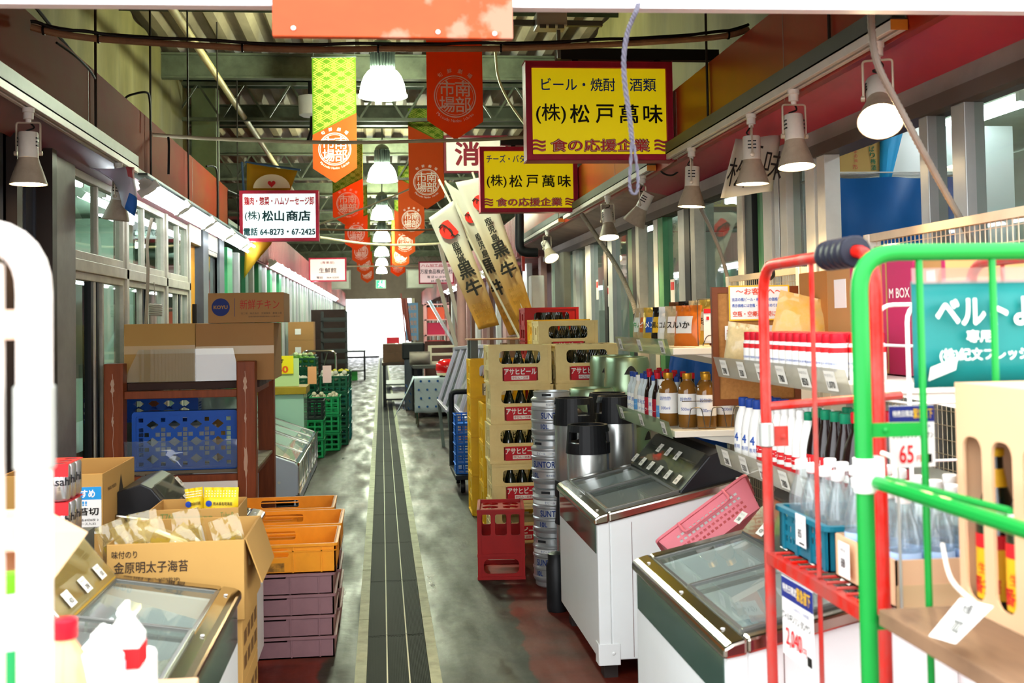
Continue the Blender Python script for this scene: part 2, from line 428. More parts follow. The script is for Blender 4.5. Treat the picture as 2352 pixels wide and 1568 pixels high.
# ---------- glazed fronts
malu = M('aluminium_frame', '#c2bcab', .45, metal=.1, var=.4, scale=5, dirt='#7c766a')
maluw = M('white_frame', '#c9c9c2', .45, var=.25, scale=4, dirt='#8d8c84')
mblk = M('black_gasket', '#17191a', .5)
mgrn = M('green_post', '#4f8a5c', .45, var=.3, scale=4)
mglass = MG('window_glass', '#dfeee6', 1.0)
mglassg = MG('greenish_glass', '#b9ddc5', 1.2, haze=.05)
wn = [0]
def window(x, y0, y1, z0, z1, fr, side, glass=mglass, parts=(), fw_=.05):
    wn[0] += 1; mb = MB(); t = .05
    mb.box(x-t/2, x+t/2, y0, y0+fw_, z0, z1); mb.box(x-t/2, x+t/2, y1-fw_, y1, z0, z1)
    mb.box(x-t/2, x+t/2, y0+fw_, y1-fw_, z0, z0+.05); mb.box(x-t/2, x+t/2, y0+fw_, y1-fw_, z1-.045, z1)
    for yp in parts: mb.box(x-t*.4, x+t*.4, yp-.02, yp+.02, z0+.05, z1-.045)
    o = struct('window_%d' % wn[0], mb, fr, .004)
    g = MB(); g.quad((x, y0+fw_, z0+.05), (x, y1-fw_, z0+.05), (x, y1-fw_, z1-.045), (x, y0+fw_, z1-.045)); g.build('pane', glass, o)
    return o
# left front: transoms over fixed panes
edges = [6.50, 7.86, 9.28, 10.36]
for i in range(3):
    window(LW, edges[i]+.03, edges[i+1]-.03, 1.93, 2.44, malu, -1, parts=(edges[i]+.62,))
    window(LW, edges[i]+.03, edges[i+1]-.03, .62, 1.86, malu, -1, parts=(edges[i]+.55, edges[i]+.75), glass=mglass)
mb = MB(); mb.box(LW-.05, LW+.04, 6.42, 10.4, 1.86, 1.93)
for y in edges: mb.box(LW-.05, LW+.04, y-.035, y+.035, .0, 2.44)
for y in (6.95, 7.1, 8.4, 8.55, 9.9): mb.box(LW-.03, LW+.02, y, y+.05, .6, 1.86, 1)
mb.box(LW-.06, LW+.03, 6.42, 12.3, 0, .62); mb.box(LW-.05, LW+.05, 6.12, 6.50, 0, 2.44, 2)
struct('wall_left', mb, [malu, mblk, M('grey_post', '#8e8c88', .5, var=.4, scale=4, dirt='#5c5a58')], .004)
# shutter housing and dark post nearer the street
mdk = M('slate_shutter', '#3f444d', .5, var=.4, scale=4, dirt='#24272c', stretch=(1, 1, .3))
mb = MB(); y = 3.3
while y < 6.1: mb.box(LW-.06, LW-.02, y, y+.11, 0, 2.46); mb.box(LW-.05, LW-.035, y+.11, y+.15, 0, 2.46); y += .15
mb.box(LW-.08, LW+.03, 5.55, 5.63, 0, 2.46, 1); mb.box(LW-.08, LW+.06, 6.02, 6.10, 0, 2.46, 1)
struct('wall_left_shutter', mb, [mdk, M('dark_brown_post', '#2a211d', .5)])
# orange-yellow door leaf and grey posts
mb = MB(); mb.box(LW-.06, LW-.02, 10.5, 10.98, .1, 2.3); o = struct('door_1', mb, M('ochre_board', '#c98a20', .5, var=.35, scale=3, dirt='#8a5a12'), .004)
h = MB(); h.box(LW-.02, LW+.02, 10.82, 10.86, 1.55, 1.75); h.build('door_handle', mblk, o)
window(LW, 11.42, 12.2, .62, 2.3, malu, -1, glass=mglassg)
mb = MB(); mb.box(LW-.05, LW+.05, 11.05, 11.38, 0, 2.46); mb.box(LW-.05, LW+.05, 12.15, 12.5, 0, 2.46); mb.box(LW-.05, LW+.03, 10.4, 12.3, 2.3, 2.46, 1)
struct('wall_left_pier', mb, [M('grey_pier', '#5e6266', .5, var=.3, scale=4), M('cream_lintel', '#bcb6a4', .6, var=.3, scale=4)], .004)
mb = MB(); y = 12.9; i = 0
while y < 52: 
    wdt = (.42, .16, .30, .14)[i % 4]; mb.box(LW-.05, LW+.03, y, y+wdt, 0, 2.42, 1 if i % 2 == 0 and y < 20 else (0 if i % 2 else 2)); y += wdt+.55; i += 1
struct('wall_left_far', mb, [maluw, M('bright_green_panel', '#3f9c63', .45, var=.25, scale=3), M('pale_post', '#a9b5a6', .5)])
mb = MB(); mb.quad((LW-.02, 12.5, .2), (LW-.02, 53, .2), (LW-.02, 53, 2.4), (LW-.02, 12.5, 2.4)); struct('window_60', mb, mglassg)
# rooms behind the left glass
mroom = M('mint_room_wall', '#c3dcc4', .6, var=.25, scale=1.5, dirt='#7f9a86')
mb = MB(); mb.box(-5.3, -5.2, 3.3, 30, 0, 2.7); mb.box(-5.3, -1.8, 3.2, 3.3, 0, 2.7); mb.box(-5.3, -2.6, 12.4, 12.5, 0, 2.7)
mb.box(-5.3, -1.76, 3.2, 53, 2.75, 2.8); mb.box(-5.3, -1.8, 29.9, 30, 0, 2.7)
struct('wall_left_room', mb, mroom)
# right front
mb = MB(); mb.box(RW-.04, RW+.06, 3.2, 14.9, 2.38, 2.46); mb.box(RW-.06, RW+.06, 3.2, 14.9, 2.32, 2.38, 1); mb.box(RW, RW+.06, 3.2, 14.9, 0, .7)
struct('wall_right', mb, [M('bronze_frame', '#8b8178', .4, metal=.4, var=.3, scale=4), M('brown_track', '#4a3f37', .5)])
def posts(lst):
    for (ya, yb, m_, x_) in lst:
        mb = MB(); mb.box(x_-.04, x_+.04, ya, yb, .7, 2.32); wn[0] += 1; struct('trim_%d' % (60+wn[0]), mb, m_, .003)
mgal = M('grey_aluminium', '#a3a3a0', .35, metal=.5, var=.2, scale=4)
posts([(3.98, 4.08, mgal, RW), (4.27, 4.34, mgal, RW), (5.30, 5.40, maluw, RW-.01), (5.44, 5.56, maluw, RW-.01), (5.86, 5.96, maluw, RW), (5.98, 6.05, mgal, RW), (6.10, 6.24, maluw, RW),
       (6.27, 6.36, mgrn, RW+.01), (6.37, 6.50, mblk, RW-.02), (6.51, 6.62, malu, RW-.03), (7.55, 7.66, malu, RW-.03), (7.72, 7.86, mblk, RW-.02), (7.90, 8.1, maluw, RW), (8.55, 8.7, mgrn, RW), (8.72, 8.86, maluw, RW),
       (9.25, 9.36, malu, RW-.03), (9.37, 9.55, mblk, RW-.02), (9.56, 9.8, mgrn, RW), (10.5, 10.7, maluw, RW), (10.75, 10.9, mblk, RW), (11.6, 11.9, maluw, RW), (12.5, 12.7, maluw, RW), (12.72, 13.4, M('concrete_pier', '#7a7568', .7, var=.3, scale=4), RW-.1)])
mgr2 = MG('right_glass', '#d2e2dc', 1.1, haze=.04)
for ya, yb in ((3.2, 3.98), (4.08, 4.27), (5.56, 5.86), (6.62, 7.55), (8.1, 8.55), (8.86, 9.25), (9.8, 10.5), (10.9, 11.6), (11.9, 12.5)):
    mb = MB(); wn[0] += 1; mb.quad((RW, ya, .7), (RW, yb, .7), (RW, yb, 2.34), (RW, ya, 2.34)); struct('window_%d' % wn[0], mb, mgr2)
# the shop behind the right glass
mb = MB(); mb.box(4.6, 4.7, 3.2, 15, 0, 2.7); mb.box(2.26, 4.7, 3.2, 3.3, 0, 2.7); mb.box(2.26, 4.7, 14.9, 15, 0, 2.7); mb.box(2.26, 4.7, 3.2, 15, 2.72, 2.8)
struct('wall_right_room', mb, M('pale_green_room', '#c9d6c4', .6, var=.35, scale=1.3, dirt='#5f6f62'))
# far right front
mb = MB(); y = 15.2; i = 0
while y < 52:
    mb.box(RW-.05, RW+.03, y, y+(.5 if i % 2 else .25), 0, 2.42, i % 3); y += 1.5; i += 1
struct('wall_right_far', mb, [M('pink_pier', '#b98f86', .6, var=.3, scale=3), maluw, M('brown_pier', '#6b4a3a', .6)])
mb = MB(); mb.box(3.4, 3.5, 15, 53, 0, 2.7); mb.box(RW-.02, 3.5, 15, 53, 2.7, 2.75); struct('wall_right_far_room', mb, M('rosy_room', '#a7807c', .6, var=.4, scale=1.2, dirt='#5f4644'))
# far end: opening to the daylight
mb = MB(); mb.box(-6.5, -1.75, 52.9, 53.1, 0, 4.7); mb.box(1.55, 6.5, 52.9, 53.1, 0, 4.7); mb.box(-1.75, 1.55, 52.9, 53.1, 2.72, 4.7)
mb.box(-1.75, -1.6, 52.8, 53.1, 0, 2.72, 1); mb.box(1.4, 1.55, 52.8, 53.1, 0, 2.72, 1)
struct('wall_back', mb, [M('taupe_end_wall', '#7d7168', .7, var=.3, scale=1.5), malu])
mb = MB(); mb.box(-6.5, 6.5, 53.1, 75, -.2, 0); struct('ground_outside', mb, M('yard_concrete', '#c9c9c4', .6))
# street facade above the entrance: lintel, shutter box
mwht = M('white_shutter_box', '#e9e9ee', .4, var=.08, scale=3)
mb = MB(); mb.box(-9, 9, 3.10, 3.30, 2.6, 6.0); struct('wall_front', mb, M('facade_panel', '#b5b0a6', .6))
mb = MB(); mb.box(-3.5, 3.5, 2.98, 3.10, 2.398, 2.9); mb.box(-3.5, 3.5, 2.94, 2.985, 2.353, 2.398); mb.box(-3.5, 3.5, 2.955, 2.985, 2.42, 2.43); mb.v = [(a, b, c+.0072*a) for a, b, c in mb.v]
struct('trim_front', mb, mwht, .003)
mb = MB(); mb.box(-9, -2.5, 3.1, 3.3, 0, 2.6); mb.box(2.6, 9, 3.1, 3.3, 0, 2.6); struct('wall_front_side', mb, M('facade_side', '#9a958c', .6))
# ================================================================ overhead: lamps, signs, banners, pipes
mwhite = M('white_plastic', '#e6e4dc', .4, var=.2, scale=5, dirt='#b5b0a2')
mbulbw = M('warm_bulb', '#fff0d0', .3, emit=26, ecol='#ffe2b0')
mshade = M('dusty_lamp_shade', '#b3a48e', .55, var=.6, scale=7, dirt='#7d6f5c')
mlampw = M('lamp_white', '#e2ded2', .45, var=.25, scale=9, dirt='#a39c8c')
mcord = M('black_cable', '#121212', .5)
# --- pendant high-bay lamps
mbowl = M('lit_bowl', '#f4ffe6', .3, emit=115, ecol='#f3ffe0'); mheat = M('lamp_heatsink', '#4a544e', .45, metal=.6); mfl = M('lamp_rim', '#eef8ea', .3, emit=3, ecol='#f0ffe8')
def pendant():
    t = thing('pendant_lamp', 'x', 'lamp')
    mb = MB(); mb.lathe([(.225,0),(.222,.05),(.21,.11),(.185,.18),(.145,.235),(.10,.262),(.09,.27)], 28); mb.build('bowl', mbowl, t)
    mb = MB(); mb.lathe([(.226,-.012),(.24,-.012),(.24,.006),(.226,.01),(.226,-.012)], 28); mb.build('rim', mfl, t)
    mb = MB()
    for k in range(22):
        a = 2*PI*k/22; R = Matrix.Rotation(a, 3, 'Z'); mb.obox(R @ V(.095, 0, .37), (.055, .008, .2), R)
    mb.lathe([(.09,.27),(.075,.275),(.075,.47),(.11,.475),(.11,.50),(.09,.53),(.05,.56),(.02,.57)], 22); mb.build('heat_sink', mheat, t)
    mb = MB(); mb.tube([(0,0,.56),(.004,0,.70),(0,0,.90)], .012); mb.build('hanger', mheat, t)
    return t
p0_ = pendant()
nms = ['first from the entrance', 'second from the entrance', 'third from the entrance', 'fourth from the entrance', 'fifth from the entrance', 'sixth from the entrance', 'last before the exit']
for i, Y in enumerate((11.1, 17.7, 24.1, 30.5, 36.9, 43.3, 49.5)):
    o = p0_ if i == 0 else dup(p0_); o.location = (.045, Y, 3.76); o['label'] = 'lit white bowl pendant lamp over the aisle, ' + nms[i]; o['group'] = 'pendant lamps over the aisle'
# --- light tracks
mtrk = M('track_grey', '#5d6662', .45, var=.2, scale=6); mtw = M('track_white', '#e4e2da', .4, var=.15, scale=8)
def track(xc, y0, y1, label):
    t = thing('light_track', label, 'light track', (xc, y0, 2.53), 0, 'light tracks under the red fascias'); L = y1-y0
    mb = MB(); mb.box(-.03, -.024, 0, L, .035, .105); mb.box(.024, .03, 0, L, .035, .105); mb.box(-.03, .03, 0, L, .035, .042); mb.build('channel', mtrk, t)
    mb = MB(); mb.box(-.03, -.008, 0, L, 0, .035); mb.box(.008, .03, 0, L, 0, .035); mb.box(-.008, .008, 0, L, .018, .035, 1); mb.build('rail', [mtw, mblk], t, .002)
    mb = MB(); mb.box(-.031, .031, -.004, .0, -.001, .036); mb.build('end_cap', M('orange_cap', '#d8933a', .5), t)
    return t
track(RF-.035, 3.77, 7.10, 'grey and white light track on the right red fascia, with four lit spotlights')
track(RF-.035, 7.45, 11.0, 'grey and white light track below the small yellow sign')
track(RF-.035, 11.3, 14.7, 'short light track beyond the small yellow sign')
track(LF+.035, 3.35, 7.5, 'grey and white light track on the left worn fascia')
# --- track spotlights
def spotlamp(lit=True):
    t = thing('track_spotlight', 'x', 'spotlight')
    mb = MB(); mb.lathe([(.02,0),(.026,0),(.026,-.02),(.022,-.022),(.022,-.05),(.012,-.052),(.012,-.066)], 16, close=True); mb.build('adapter', mwhite, t)
    mb = MB(); mb.tube(arc_pts([(-.052,0,-.21),(-.052,0,-.066),(.052,0,-.066),(.052,0,-.21)], .012, 4), .0045, 6)
    for sx in (-1, 1): mb.lathe([(.011,-.005),(.011,.008),(.004,.01)], 10, (sx*.052, 0, -.205), R=Matrix.Rotation(sx*PI/2, 3, 'Y'), close=True)
    mb.build('yoke', M('yoke_metal', '#c9bda8', .4, metal=.4), t)
    h = MB(); h.lathe([(.0,.095),(.040,.095),(.043,.09),(.043,-.02),(.040,-.022)], 20)
    for sx in (-1, 1):
        for k in range(3): h.box(sx*.03, sx*.0435, -.02, .02, .03+k*.017, .036+k*.017, 1)
    hd = h.build('lamp_head', [mlampw, mblk], t); hd.location = (0, 0, -.205)
    mb = MB(); mb.lathe([(.043,-.02),(.05,-.045),(.066,-.09),(.08,-.135),(.082,-.14),(.079,-.14),(.064,-.09),(.045,-.03)], 26); mb.build('shade', mshade, hd)
    mb = MB(); mb.lathe([(.073,-.128),(.06,-.134),(.03,-.139),(.0,-.140)], 22); mb.build('bulb', mbulbw if lit else M('dead_bulb', '#8d8578', .3), hd)
    mb = MB(); mb.tube(smooth_line([(.0,0,-.06),(.02,.02,-.085),(-.015,.02,-.10),(.0,0,-.112)], 5), .004, 5); mb.build('cord', mcord, t)
    return t
sp0 = spotlamp(); spd = spotlamp(False)
def place_spot(x, y, tilt, rz, label, lit=True, first=[True, True], power=30):
    k = 0 if lit else 1; src = sp0 if lit else spd
    o = src if first[k] else dup(src); first[k] = False
    o.location = (x, y, 2.53); o.rotation_euler = (0, 0, rz); o['label'] = label; o['group'] = 'track spotlights on the fascias'
    hd = [c for c in o.children if c.name.startswith('lamp_head')][0]; hd.rotation_euler = (tilt, 0, 0)
    if lit:
        d = Matrix.Rotation(rz, 3, 'Z') @ (Matrix.Rotation(tilt, 3, 'X') @ V(0, 0, -.16))
        a = Matrix.Rotation(rz, 4, 'Z') @ Matrix.Rotation(tilt, 4, 'X')
        point('spot_light', V(x, y, 2.53-.205)+d, power, '#ffd9a0', .05, spot=120, rot=a.to_euler())
place_spot(RF-.035, 3.95, -.75, -.38, 'lit spotlight tipped towards the street, beside the grey ribbed hose')
place_spot(RF-.035, 4.80, -.12, 0, 'lit spotlight hanging straight, second along the right track from the street')
place_spot(RF-.035, 5.38, 0, 1.3, 'lit spotlight with one broad yoke arm in front of the calligraphy paper')
place_spot(RF-.035, 6.46, .05, 1.2, 'lit spotlight by the lower corner of the big yellow sign')
place_spot(RF-.035, 7.72, .55, .9, 'unlit spotlight with a grimy head hanging askew below the rope', lit=False)
place_spot(RF-.035, 8.95, -.25, 0, 'lit spotlight glowing under the small yellow sign')
place_spot(RF-.035, 12.3, -.65, .45, 'lit spotlight tipped sideways near the black elbow pipe')
place_spot(LF+.035, 5.30, 0, 0, 'lit spotlight hanging from the left track, wide beige shade')
place_spot(LF+.035, 7.06, .12, 1.4, 'dull spotlight at the end of the left track by a printed cloth', lit=False)
place_spot(LF+.035, 4.42, -.3, -.5, 'lit spotlight on the left track cut by the picture edge')
# --- fluorescent fixtures on the left
mtube = M('fluorescent_tube', '#f3fbff', .3, emit=15, ecol='#eef8ff')
def fluor():
    t = thing('fluorescent_fixture', 'x', 'lamp')
    mb = MB(); mb.prism([(-.035,.03),(.035,.03),(.045,.0),(.03,-.02),(-.03,-.02),(-.045,.0)], 'y', 0, 1.23); mb.build('housing', mwhite, t)
    for y in (0, 1.19): mb = MB(); mb.box(-.07, .07, y, y+.035, -.05, .0); mb.box(-.025, .025, y-.0, y+.035, .0, .05); mb.build('bracket', mwhite, t)
    for sx in (-.048, .048):
        mb = MB(); mb.tube([(sx, .03, -.04), (sx, 1.2, -.04)], .0155, 10); mb.build('tube', mtube, t)
    return t
fl0 = fluor(); i = 0
for Y in [7.55, 8.85, 10.15, 11.45, 12.75]+[16.7+1.32*k for k in range(18)]:
    o = fl0 if i == 0 else dup(fl0); o.location = (LF+.10 if Y < 14 else LF+.03, Y, 2.455); o.rotation_euler = (0, -.6, 0)
    o['label'] = ('lit twin-tube fluorescent fixture below the worn red fascia, before the white backlit sign' if Y < 14 else 'lit twin-tube fluorescent fixture in the long far row on the left shop fronts')
    o['group'] = 'fluorescent fixtures of the near row' if Y < 14 else 'fluorescent fixtures of the far row'; i += 1
for Y in [16.4+1.7*k for k in range(9)]:
    o = dup(fl0); o.location = (RF-.06, Y, 2.40); o.rotation_euler = (0, .6, 0); o['label'] = 'lit twin-tube fluorescent fixture on the far right shop fronts'; o['group'] = 'fluorescent fixtures of the right side'
# steel strip that carries the near row
mb = MB(); mb.box(LF-.01, LF+.05, 7.5, 14.1, 2.53, 2.57); mb.box(LF+.06, LF+.12, 7.5, 14.1, 2.515, 2.53); struct('trim_left_rail', mb, mtrk)
# room lights behind the glass, several added to brighten the shops
for x, y, ro in ((-2.7, 6.8, 0), (-3.6, 7.6, 0), (-2.7, 8.6, 0), (-3.6, 10.2, 0), (-2.3, 7.7, 0), (-2.3, 9.6, 0), (-2.6, 10.95, 0), (3.0, 3.9, 0), (2.9, 7.2, 0), (2.9, 10.8, 0), (-3.2, 14.5, 0), (-3.2, 19, 0), (-3.4, 24, 0), (3.3, 5.4, 0), (3.3, 9.2, 0), (3.2, 12.6, 0)):
    o = dup(fl0); o.location = (x, y, 2.66); o.rotation_euler = (0, 0, 0); o['label'] = 'lit twin-tube fluorescent fixture inside a shop behind glass, several added as fill light'; o['group'] = 'fluorescent fixtures inside the shops'
for q in (fl0,): pass
# --- hanging banners
mor = MC('banner_orange', '#d2591c'); mgr_ = MC('banner_green', '#648f1e'); mye = M('banner_yellow_line', '#b4c044', .6); mwt = M('banner_white', '#f1e3d3', .6)
def banner(kind):
    t = thing('hanging_banner', 'x', 'banner'); w = .30; H = 1.72; a0, a1 = ((.66, .95) if kind == 0 else (1.42, 1.12))
    mb = MB(); poly = [(-w, H), (-w, .2), (0, 0), (w, .2), (w, H)]
    mb.plate(poly, [], .003, (0, .0015, 0), X_, Z_)
    # green field above a slanting edge
    mb.add([(-w, -.0045, H), (-w, -.0045, a0), (w, -.0045, a1), (w, -.0045, H)], [(0, 1, 2, 3)], 1)
    def inside(x, z): return abs(x) < w*.99 and a0+(a1-a0)*(x+w)/(2*w)+.015 < z < H-.005
    def line(x0, z0, x1, z1, wd=.004):
        n = max(1, int(math.hypot(x1-x0, z1-z0)/.02))
        for k in range(n):
            xa, za = x0+(x1-x0)*k/n, z0+(z1-z0)*k/n; xb, zb = x0+(x1-x0)*(k+1)/n, z0+(z1-z0)*(k+1)/n
            if inside(xa, za) and inside(xb, zb):
                L = math.hypot(xb-xa, zb-za); nx, nz = -(zb-za)/L*wd, (xb-xa)/L*wd
                mb.add([(xa+nx,-.006,za+nz),(xb+nx,-.006,zb+nz),(xb-nx,-.006,zb-nz),(xa-nx,-.006,za-nz)], [(3,2,1,0)], 2)
    cw, ch = .2, .116
    for k in range(-16, 30):
        for off in (-.014, .014):
            z0 = H+.0-k*ch*1.0; line(-w, z0+off, w, z0+off-ch/cw*2*w/1.0); line(-w, z0-2*w*ch/cw+off, w, z0+off)
    for r_ in range(14):
        for c_ in (-1, 0, 1, 2):
            cx = (c_-.5)*cw*1.0 + (cw/2 if r_ % 2 else 0); cz = H-r_*ch
            if inside(cx, cz):
                for q in range(6):
                    a = PI/3*q; b = a+PI/6; c = a+PI/3; R = .042; r2 = .022
                    line(cx+r2*math.cos(a), cz+r2*math.sin(a), cx+R*math.cos(b), cz+R*math.sin(b), .0035); line(cx+R*math.cos(b), cz+R*math.sin(b), cx+r2*math.cos(c), cz+r2*math.sin(c), .0035)
                    line(cx+.012*math.cos(a), cz+.012*math.sin(a), cx+.012*math.cos(c), cz+.012*math.sin(c), .003)
    mb.build('cloth', [mor, mgr_, mye], t)
    lg = MB(); cz = .46; R = .225; n = 40
    for ra, rb in ((R, R-.012), (R-.03, R-.024)):
        for k in range(n):
            a, b = 2*PI*k/n, 2*PI*(k+1)/n
            lg.add([(ra*math.cos(a),-.007,cz+ra*math.sin(a)),(ra*math.cos(b),-.007,cz+ra*math.sin(b)),(rb*math.cos(b),-.007,cz+rb*math.sin(b)),(rb*math.cos(a),-.007,cz+rb*math.sin(a))], [(0,1,2,3)])
    for ch_, x, z in (('市', -.085, .085), ('南', .085, .085), ('場', -.085, -.085), ('部', .085, -.085)):
        lg.text(ch_, (x, -.007, cz+z), X_, Z_, .165, .165, bold=.012)
    lg.text('旬 鮮 劇 場', (0, -.007, cz+.03), X_, Z_, .045, .30, arc=.27, bold=.01) if False else None
    for ch_, th in (('旬', -.62), ('鮮', -.21), ('劇', .21), ('場', .62)):
        u = V(math.cos(th), 0, -math.sin(th)); v = V(math.sin(th), 0, math.cos(th)); lg.text(ch_, V(0, -.007, cz)+v*.275, u, v, .048, .048, bold=.01)
    s_ = 'Matsudo Nanbu Ichiba'
    for k, ch_ in enumerate(s_):
        if ch_ == ' ': continue
        th = (k-(len(s_)-1)/2)*.082; u = V(math.cos(th), 0, math.sin(th)); v = V(-math.sin(th), 0, math.cos(th))
        vs, fs, bb = glyphs(ch_); kk = .045
        lg.add([V(0, -.008, cz) - v*.275 + u*((x-(bb[0]+bb[1])/2)*kk) + v*(y*kk) for x, y in vs], fs)
    lg.build('emblem', mwt, t)
    mb = MB(); mb.tube([(-.31, 0, H), (.31, 0, H)], .009, 8)
    for sx in (-.28, .28): mb.tube([(sx, 0, H), (sx, 0, H+.5)], .0025, 5)
    mb.build('hanging_rod', mtrk, t)
    return t
ban = [banner(0), banner(1)]; used = [0, 0]
ordn = ['first', 'second', 'third', 'fourth', 'fifth', 'sixth', 'seventh']
def zc_pos(px, py, zt):     # point at height zt seen at this pixel
    return G(px, py, zt)
for kind, lst in ((0, [(-.46, 12.0), (-.48, 17.4), (-.48, 23.1), (-.48, 28.9), (-.48, 34.6), (-.48, 41)]), (1, [(.62, 9.2), (.61, 14.8), (.555, 20.2), (.555, 25.8), (.54, 30.8), (.54, 36)])):
    for k, (x, y) in enumerate(lst):
        o = ban[kind] if k == 0 else dup(ban[kind]); o.location = (x, y, 3.02); o.scale = (.77, .77, .77); o.rotation_euler = (0, 0, (-.12 if kind == 0 else .1)*(1 if k == 0 else .6))
        o['label'] = 'pointed %s market banner hanging %s the lamps, %s from the entrance' % ('green over orange' if kind == 0 else 'orange with green corner', 'left of' if kind == 0 else 'right of', ordn[k])
        o['group'] = 'market banners left of the lamps' if kind == 0 else 'market banners right of the lamps'
# one banner close behind the orange board
o = dup(ban[0]); o.location = W(612, 62, 6.0); o.location.z -= .02; o.rotation_euler = (0, 0, .3); o.location = (-.33, 4.9, 2.86); o.scale = (.77, .77, .77)
o['label'] = 'orange banner edge showing behind the hanging orange board'; o['group'] = 'market banners left of the lamps'
# --- box signs
def boxsign(name, label, x0, x1, z0, z1, y, mats, lines, depth=.14, fr=.04, emit_face=None, bolts=True, cat='sign'):
    t = thing(name, label, cat, ((x0+x1)/2, y, z0))
    mb = MB(); mb.plate(rect(x0, x1, z0, z1), [rect(x0+fr, x1-fr, z0+fr, z1-fr)], depth, (0, y+depth, 0), X_, Z_); mb.box(x0, x1, y+depth-.01, y+depth, z0, z1)
    mb.build('frame', mats[0], t, .006, world=True)
    mb = MB(); mb.box(x0+fr, x1-fr, y+.02, y+.03, z0+fr, z1-fr); mb.build('face', mats[1], t, world=True)
    for k_, (s_, fx, fz, h, wd, mi, bold) in enumerate(lines):
        tx = MB(); tx.text(s_, (x0+(x1-x0)*fx, y+.018-.0006*k_, z0+(z1-z0)*fz), X_, Z_, h*(z1-z0), wd*(x1-x0) if wd else None, mi, bold); tx.build('lettering', mats[2:], t, world=True)
    return t
mmag = M('crimson_frame', '#b52440', .45, var=.4, scale=5, dirt='#6e1428'); myel = M('yellow_sign_face', '#f3dc10', .4, var=.12, scale=5, dirt='#cdb610', emit=.22, ecol='#f3dc10')  # faint glow added to the unlit yellow face to brighten it
mnavy = M('navy_letters', '#1a3fa0', .5); mbl = M('black_letters', '#15130f', .5); mrd = M('red_letters', '#cf1f30', .5); mpk = M('pale_outline', '#e9c3b0', .5); mdkr = M('dark_outline', '#7a1a22', .5)
def wave(tx_lines): pass
lowl = [('食の応援企業', .5, .155, .125, .67, 3, .045), ('食の応援企業', .5, .155, .118, .66, 4, .028), ('食の応援企業', .5, .155, .110, .65, 2, .006)]
def add_waves(t, x0, x1, z0, z1, y):
    for sx in (.085, .915):
        for wd, mi in ((.016, 0), (.0125, 1), (.0085, 2)):
            mb = MB()
            for k in range(3):
                cz = z0+(z1-z0)*(.155+(k-1)*.04); cx = x0+(x1-x0)*sx; hw = (x1-x0)*.045; pts = [(cx+hw*(2*i/12-1), cz+.006*math.sin(2*PI*i/12*1.0)) for i in range(13)]
                for i in range(12):
                    (xa, za), (xb, zb) = pts[i], pts[i+1]; mb.add([(xa, y+.0125-.0008*mi, za-wd/2), (xb, y+.0125-.0008*mi, zb-wd/2), (xb, y+.0125-.0008*mi, zb+wd/2), (xa, y+.0125-.0008*mi, za+wd/2)], [(0,1,2,3)])
            mb.build('wave_mark', (mdkr, mpk, mrd)[mi], t, world=True)
def yellow_sign(x0, x1, z0, z1, y, top, label):
    t = boxsign('shop_sign', label, x0, x1, z0, z1, y, [mmag, myel, mnavy, mbl, mrd, mdkr, mpk],
        top + [('(株)', .17, .475, .20, .20, 1, .012), ('松', .365, .475, .185, .13, 1, .018), ('戸', .535, .475, .185, .12, 1, .018), ('萬', .70, .475, .185, .13, 1, .018), ('味', .865, .475, .185, .13, 1, .018)] + lowl)
    add_waves(t, x0, x1, z0, z1, y)
    mb = MB(); mb.box(x0+.2, RF+.3, y+.03, y+.09, z1+.02, z1+.09); mb.box(x0+.3, x0+.34, y+.04, y+.08, z1, z1+.03); mb.box(RF+.02-.14, RF-.08, y+.04, y+.08, z1, z1+.03); mb.build('bracket', M('dark_steel', '#2a2c2b', .5, metal=.4), t, world=True)
    return t
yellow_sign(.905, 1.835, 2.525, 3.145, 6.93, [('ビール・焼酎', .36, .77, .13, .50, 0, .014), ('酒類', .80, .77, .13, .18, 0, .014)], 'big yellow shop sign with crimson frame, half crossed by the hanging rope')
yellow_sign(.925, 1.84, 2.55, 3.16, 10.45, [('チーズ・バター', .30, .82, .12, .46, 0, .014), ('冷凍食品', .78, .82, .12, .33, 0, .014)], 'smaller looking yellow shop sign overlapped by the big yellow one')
mcream = M('cream_sign_face', '#e6dfd2', .5, var=.12, scale=4, emit=.12, ecol='#e6dfd2'); mmar = M('maroon_letters', '#7a1626', .5); mmarf = M('maroon_frame', '#6a1524', .5, var=.3, scale=5)
boxsign('fire_hose_sign', 'cream sign with one big maroon character, behind the small yellow sign', .75, 1.5, 3.28, 3.72, 13.2, [mmarf, mcream, mmar], [('消', .36, .52, .62, .36, 0, .03)], fr=.025, depth=.08)
mlit = M('lit_sign_face', '#eef8f8', .4, emit=.42, ecol='#e9fbff'); mteal = M('dark_teal_letters', '#0d3f42', .5)
t = boxsign('shop_sign', 'white backlit shop sign with red line and telephone numbers, left side', -1.56, -.685, 2.485, 3.055, 12.95, [mmag, mlit, mrd, mteal, M('gold_stain', '#b98a2a', .6)],
  [('鶏肉・惣菜・ハムソーセージ卸', .5, .795, .16, .88, 0, .03), ('(株)', .16, .50, .20, .19, 1, .012), ('松山', .42, .50, .20, .27, 1, .03), ('商店', .74, .50, .20, .30, 1, .03), ('電話 64-8273・67-2425', .5, .19, .15, .9, 1, .03)], fr=.035)
mpks = M('pink_sign_face', '#e3c9c3', .5, emit=.35, ecol='#e3c9c3')
boxsign('shop_sign', 'pale pink shop sign far down on the left, small black name', -1.62, -.78, 2.53, 3.07, 26.2, [mmag, mpks, mmar, mbl], [('(青果部)', .5, .79, .12, .36, 0, .01), ('生鮮館', .5, .47, .22, .46, 1, .01), ('電話　364-5200', .5, .17, .10, .60, 1, .01)], fr=.03)
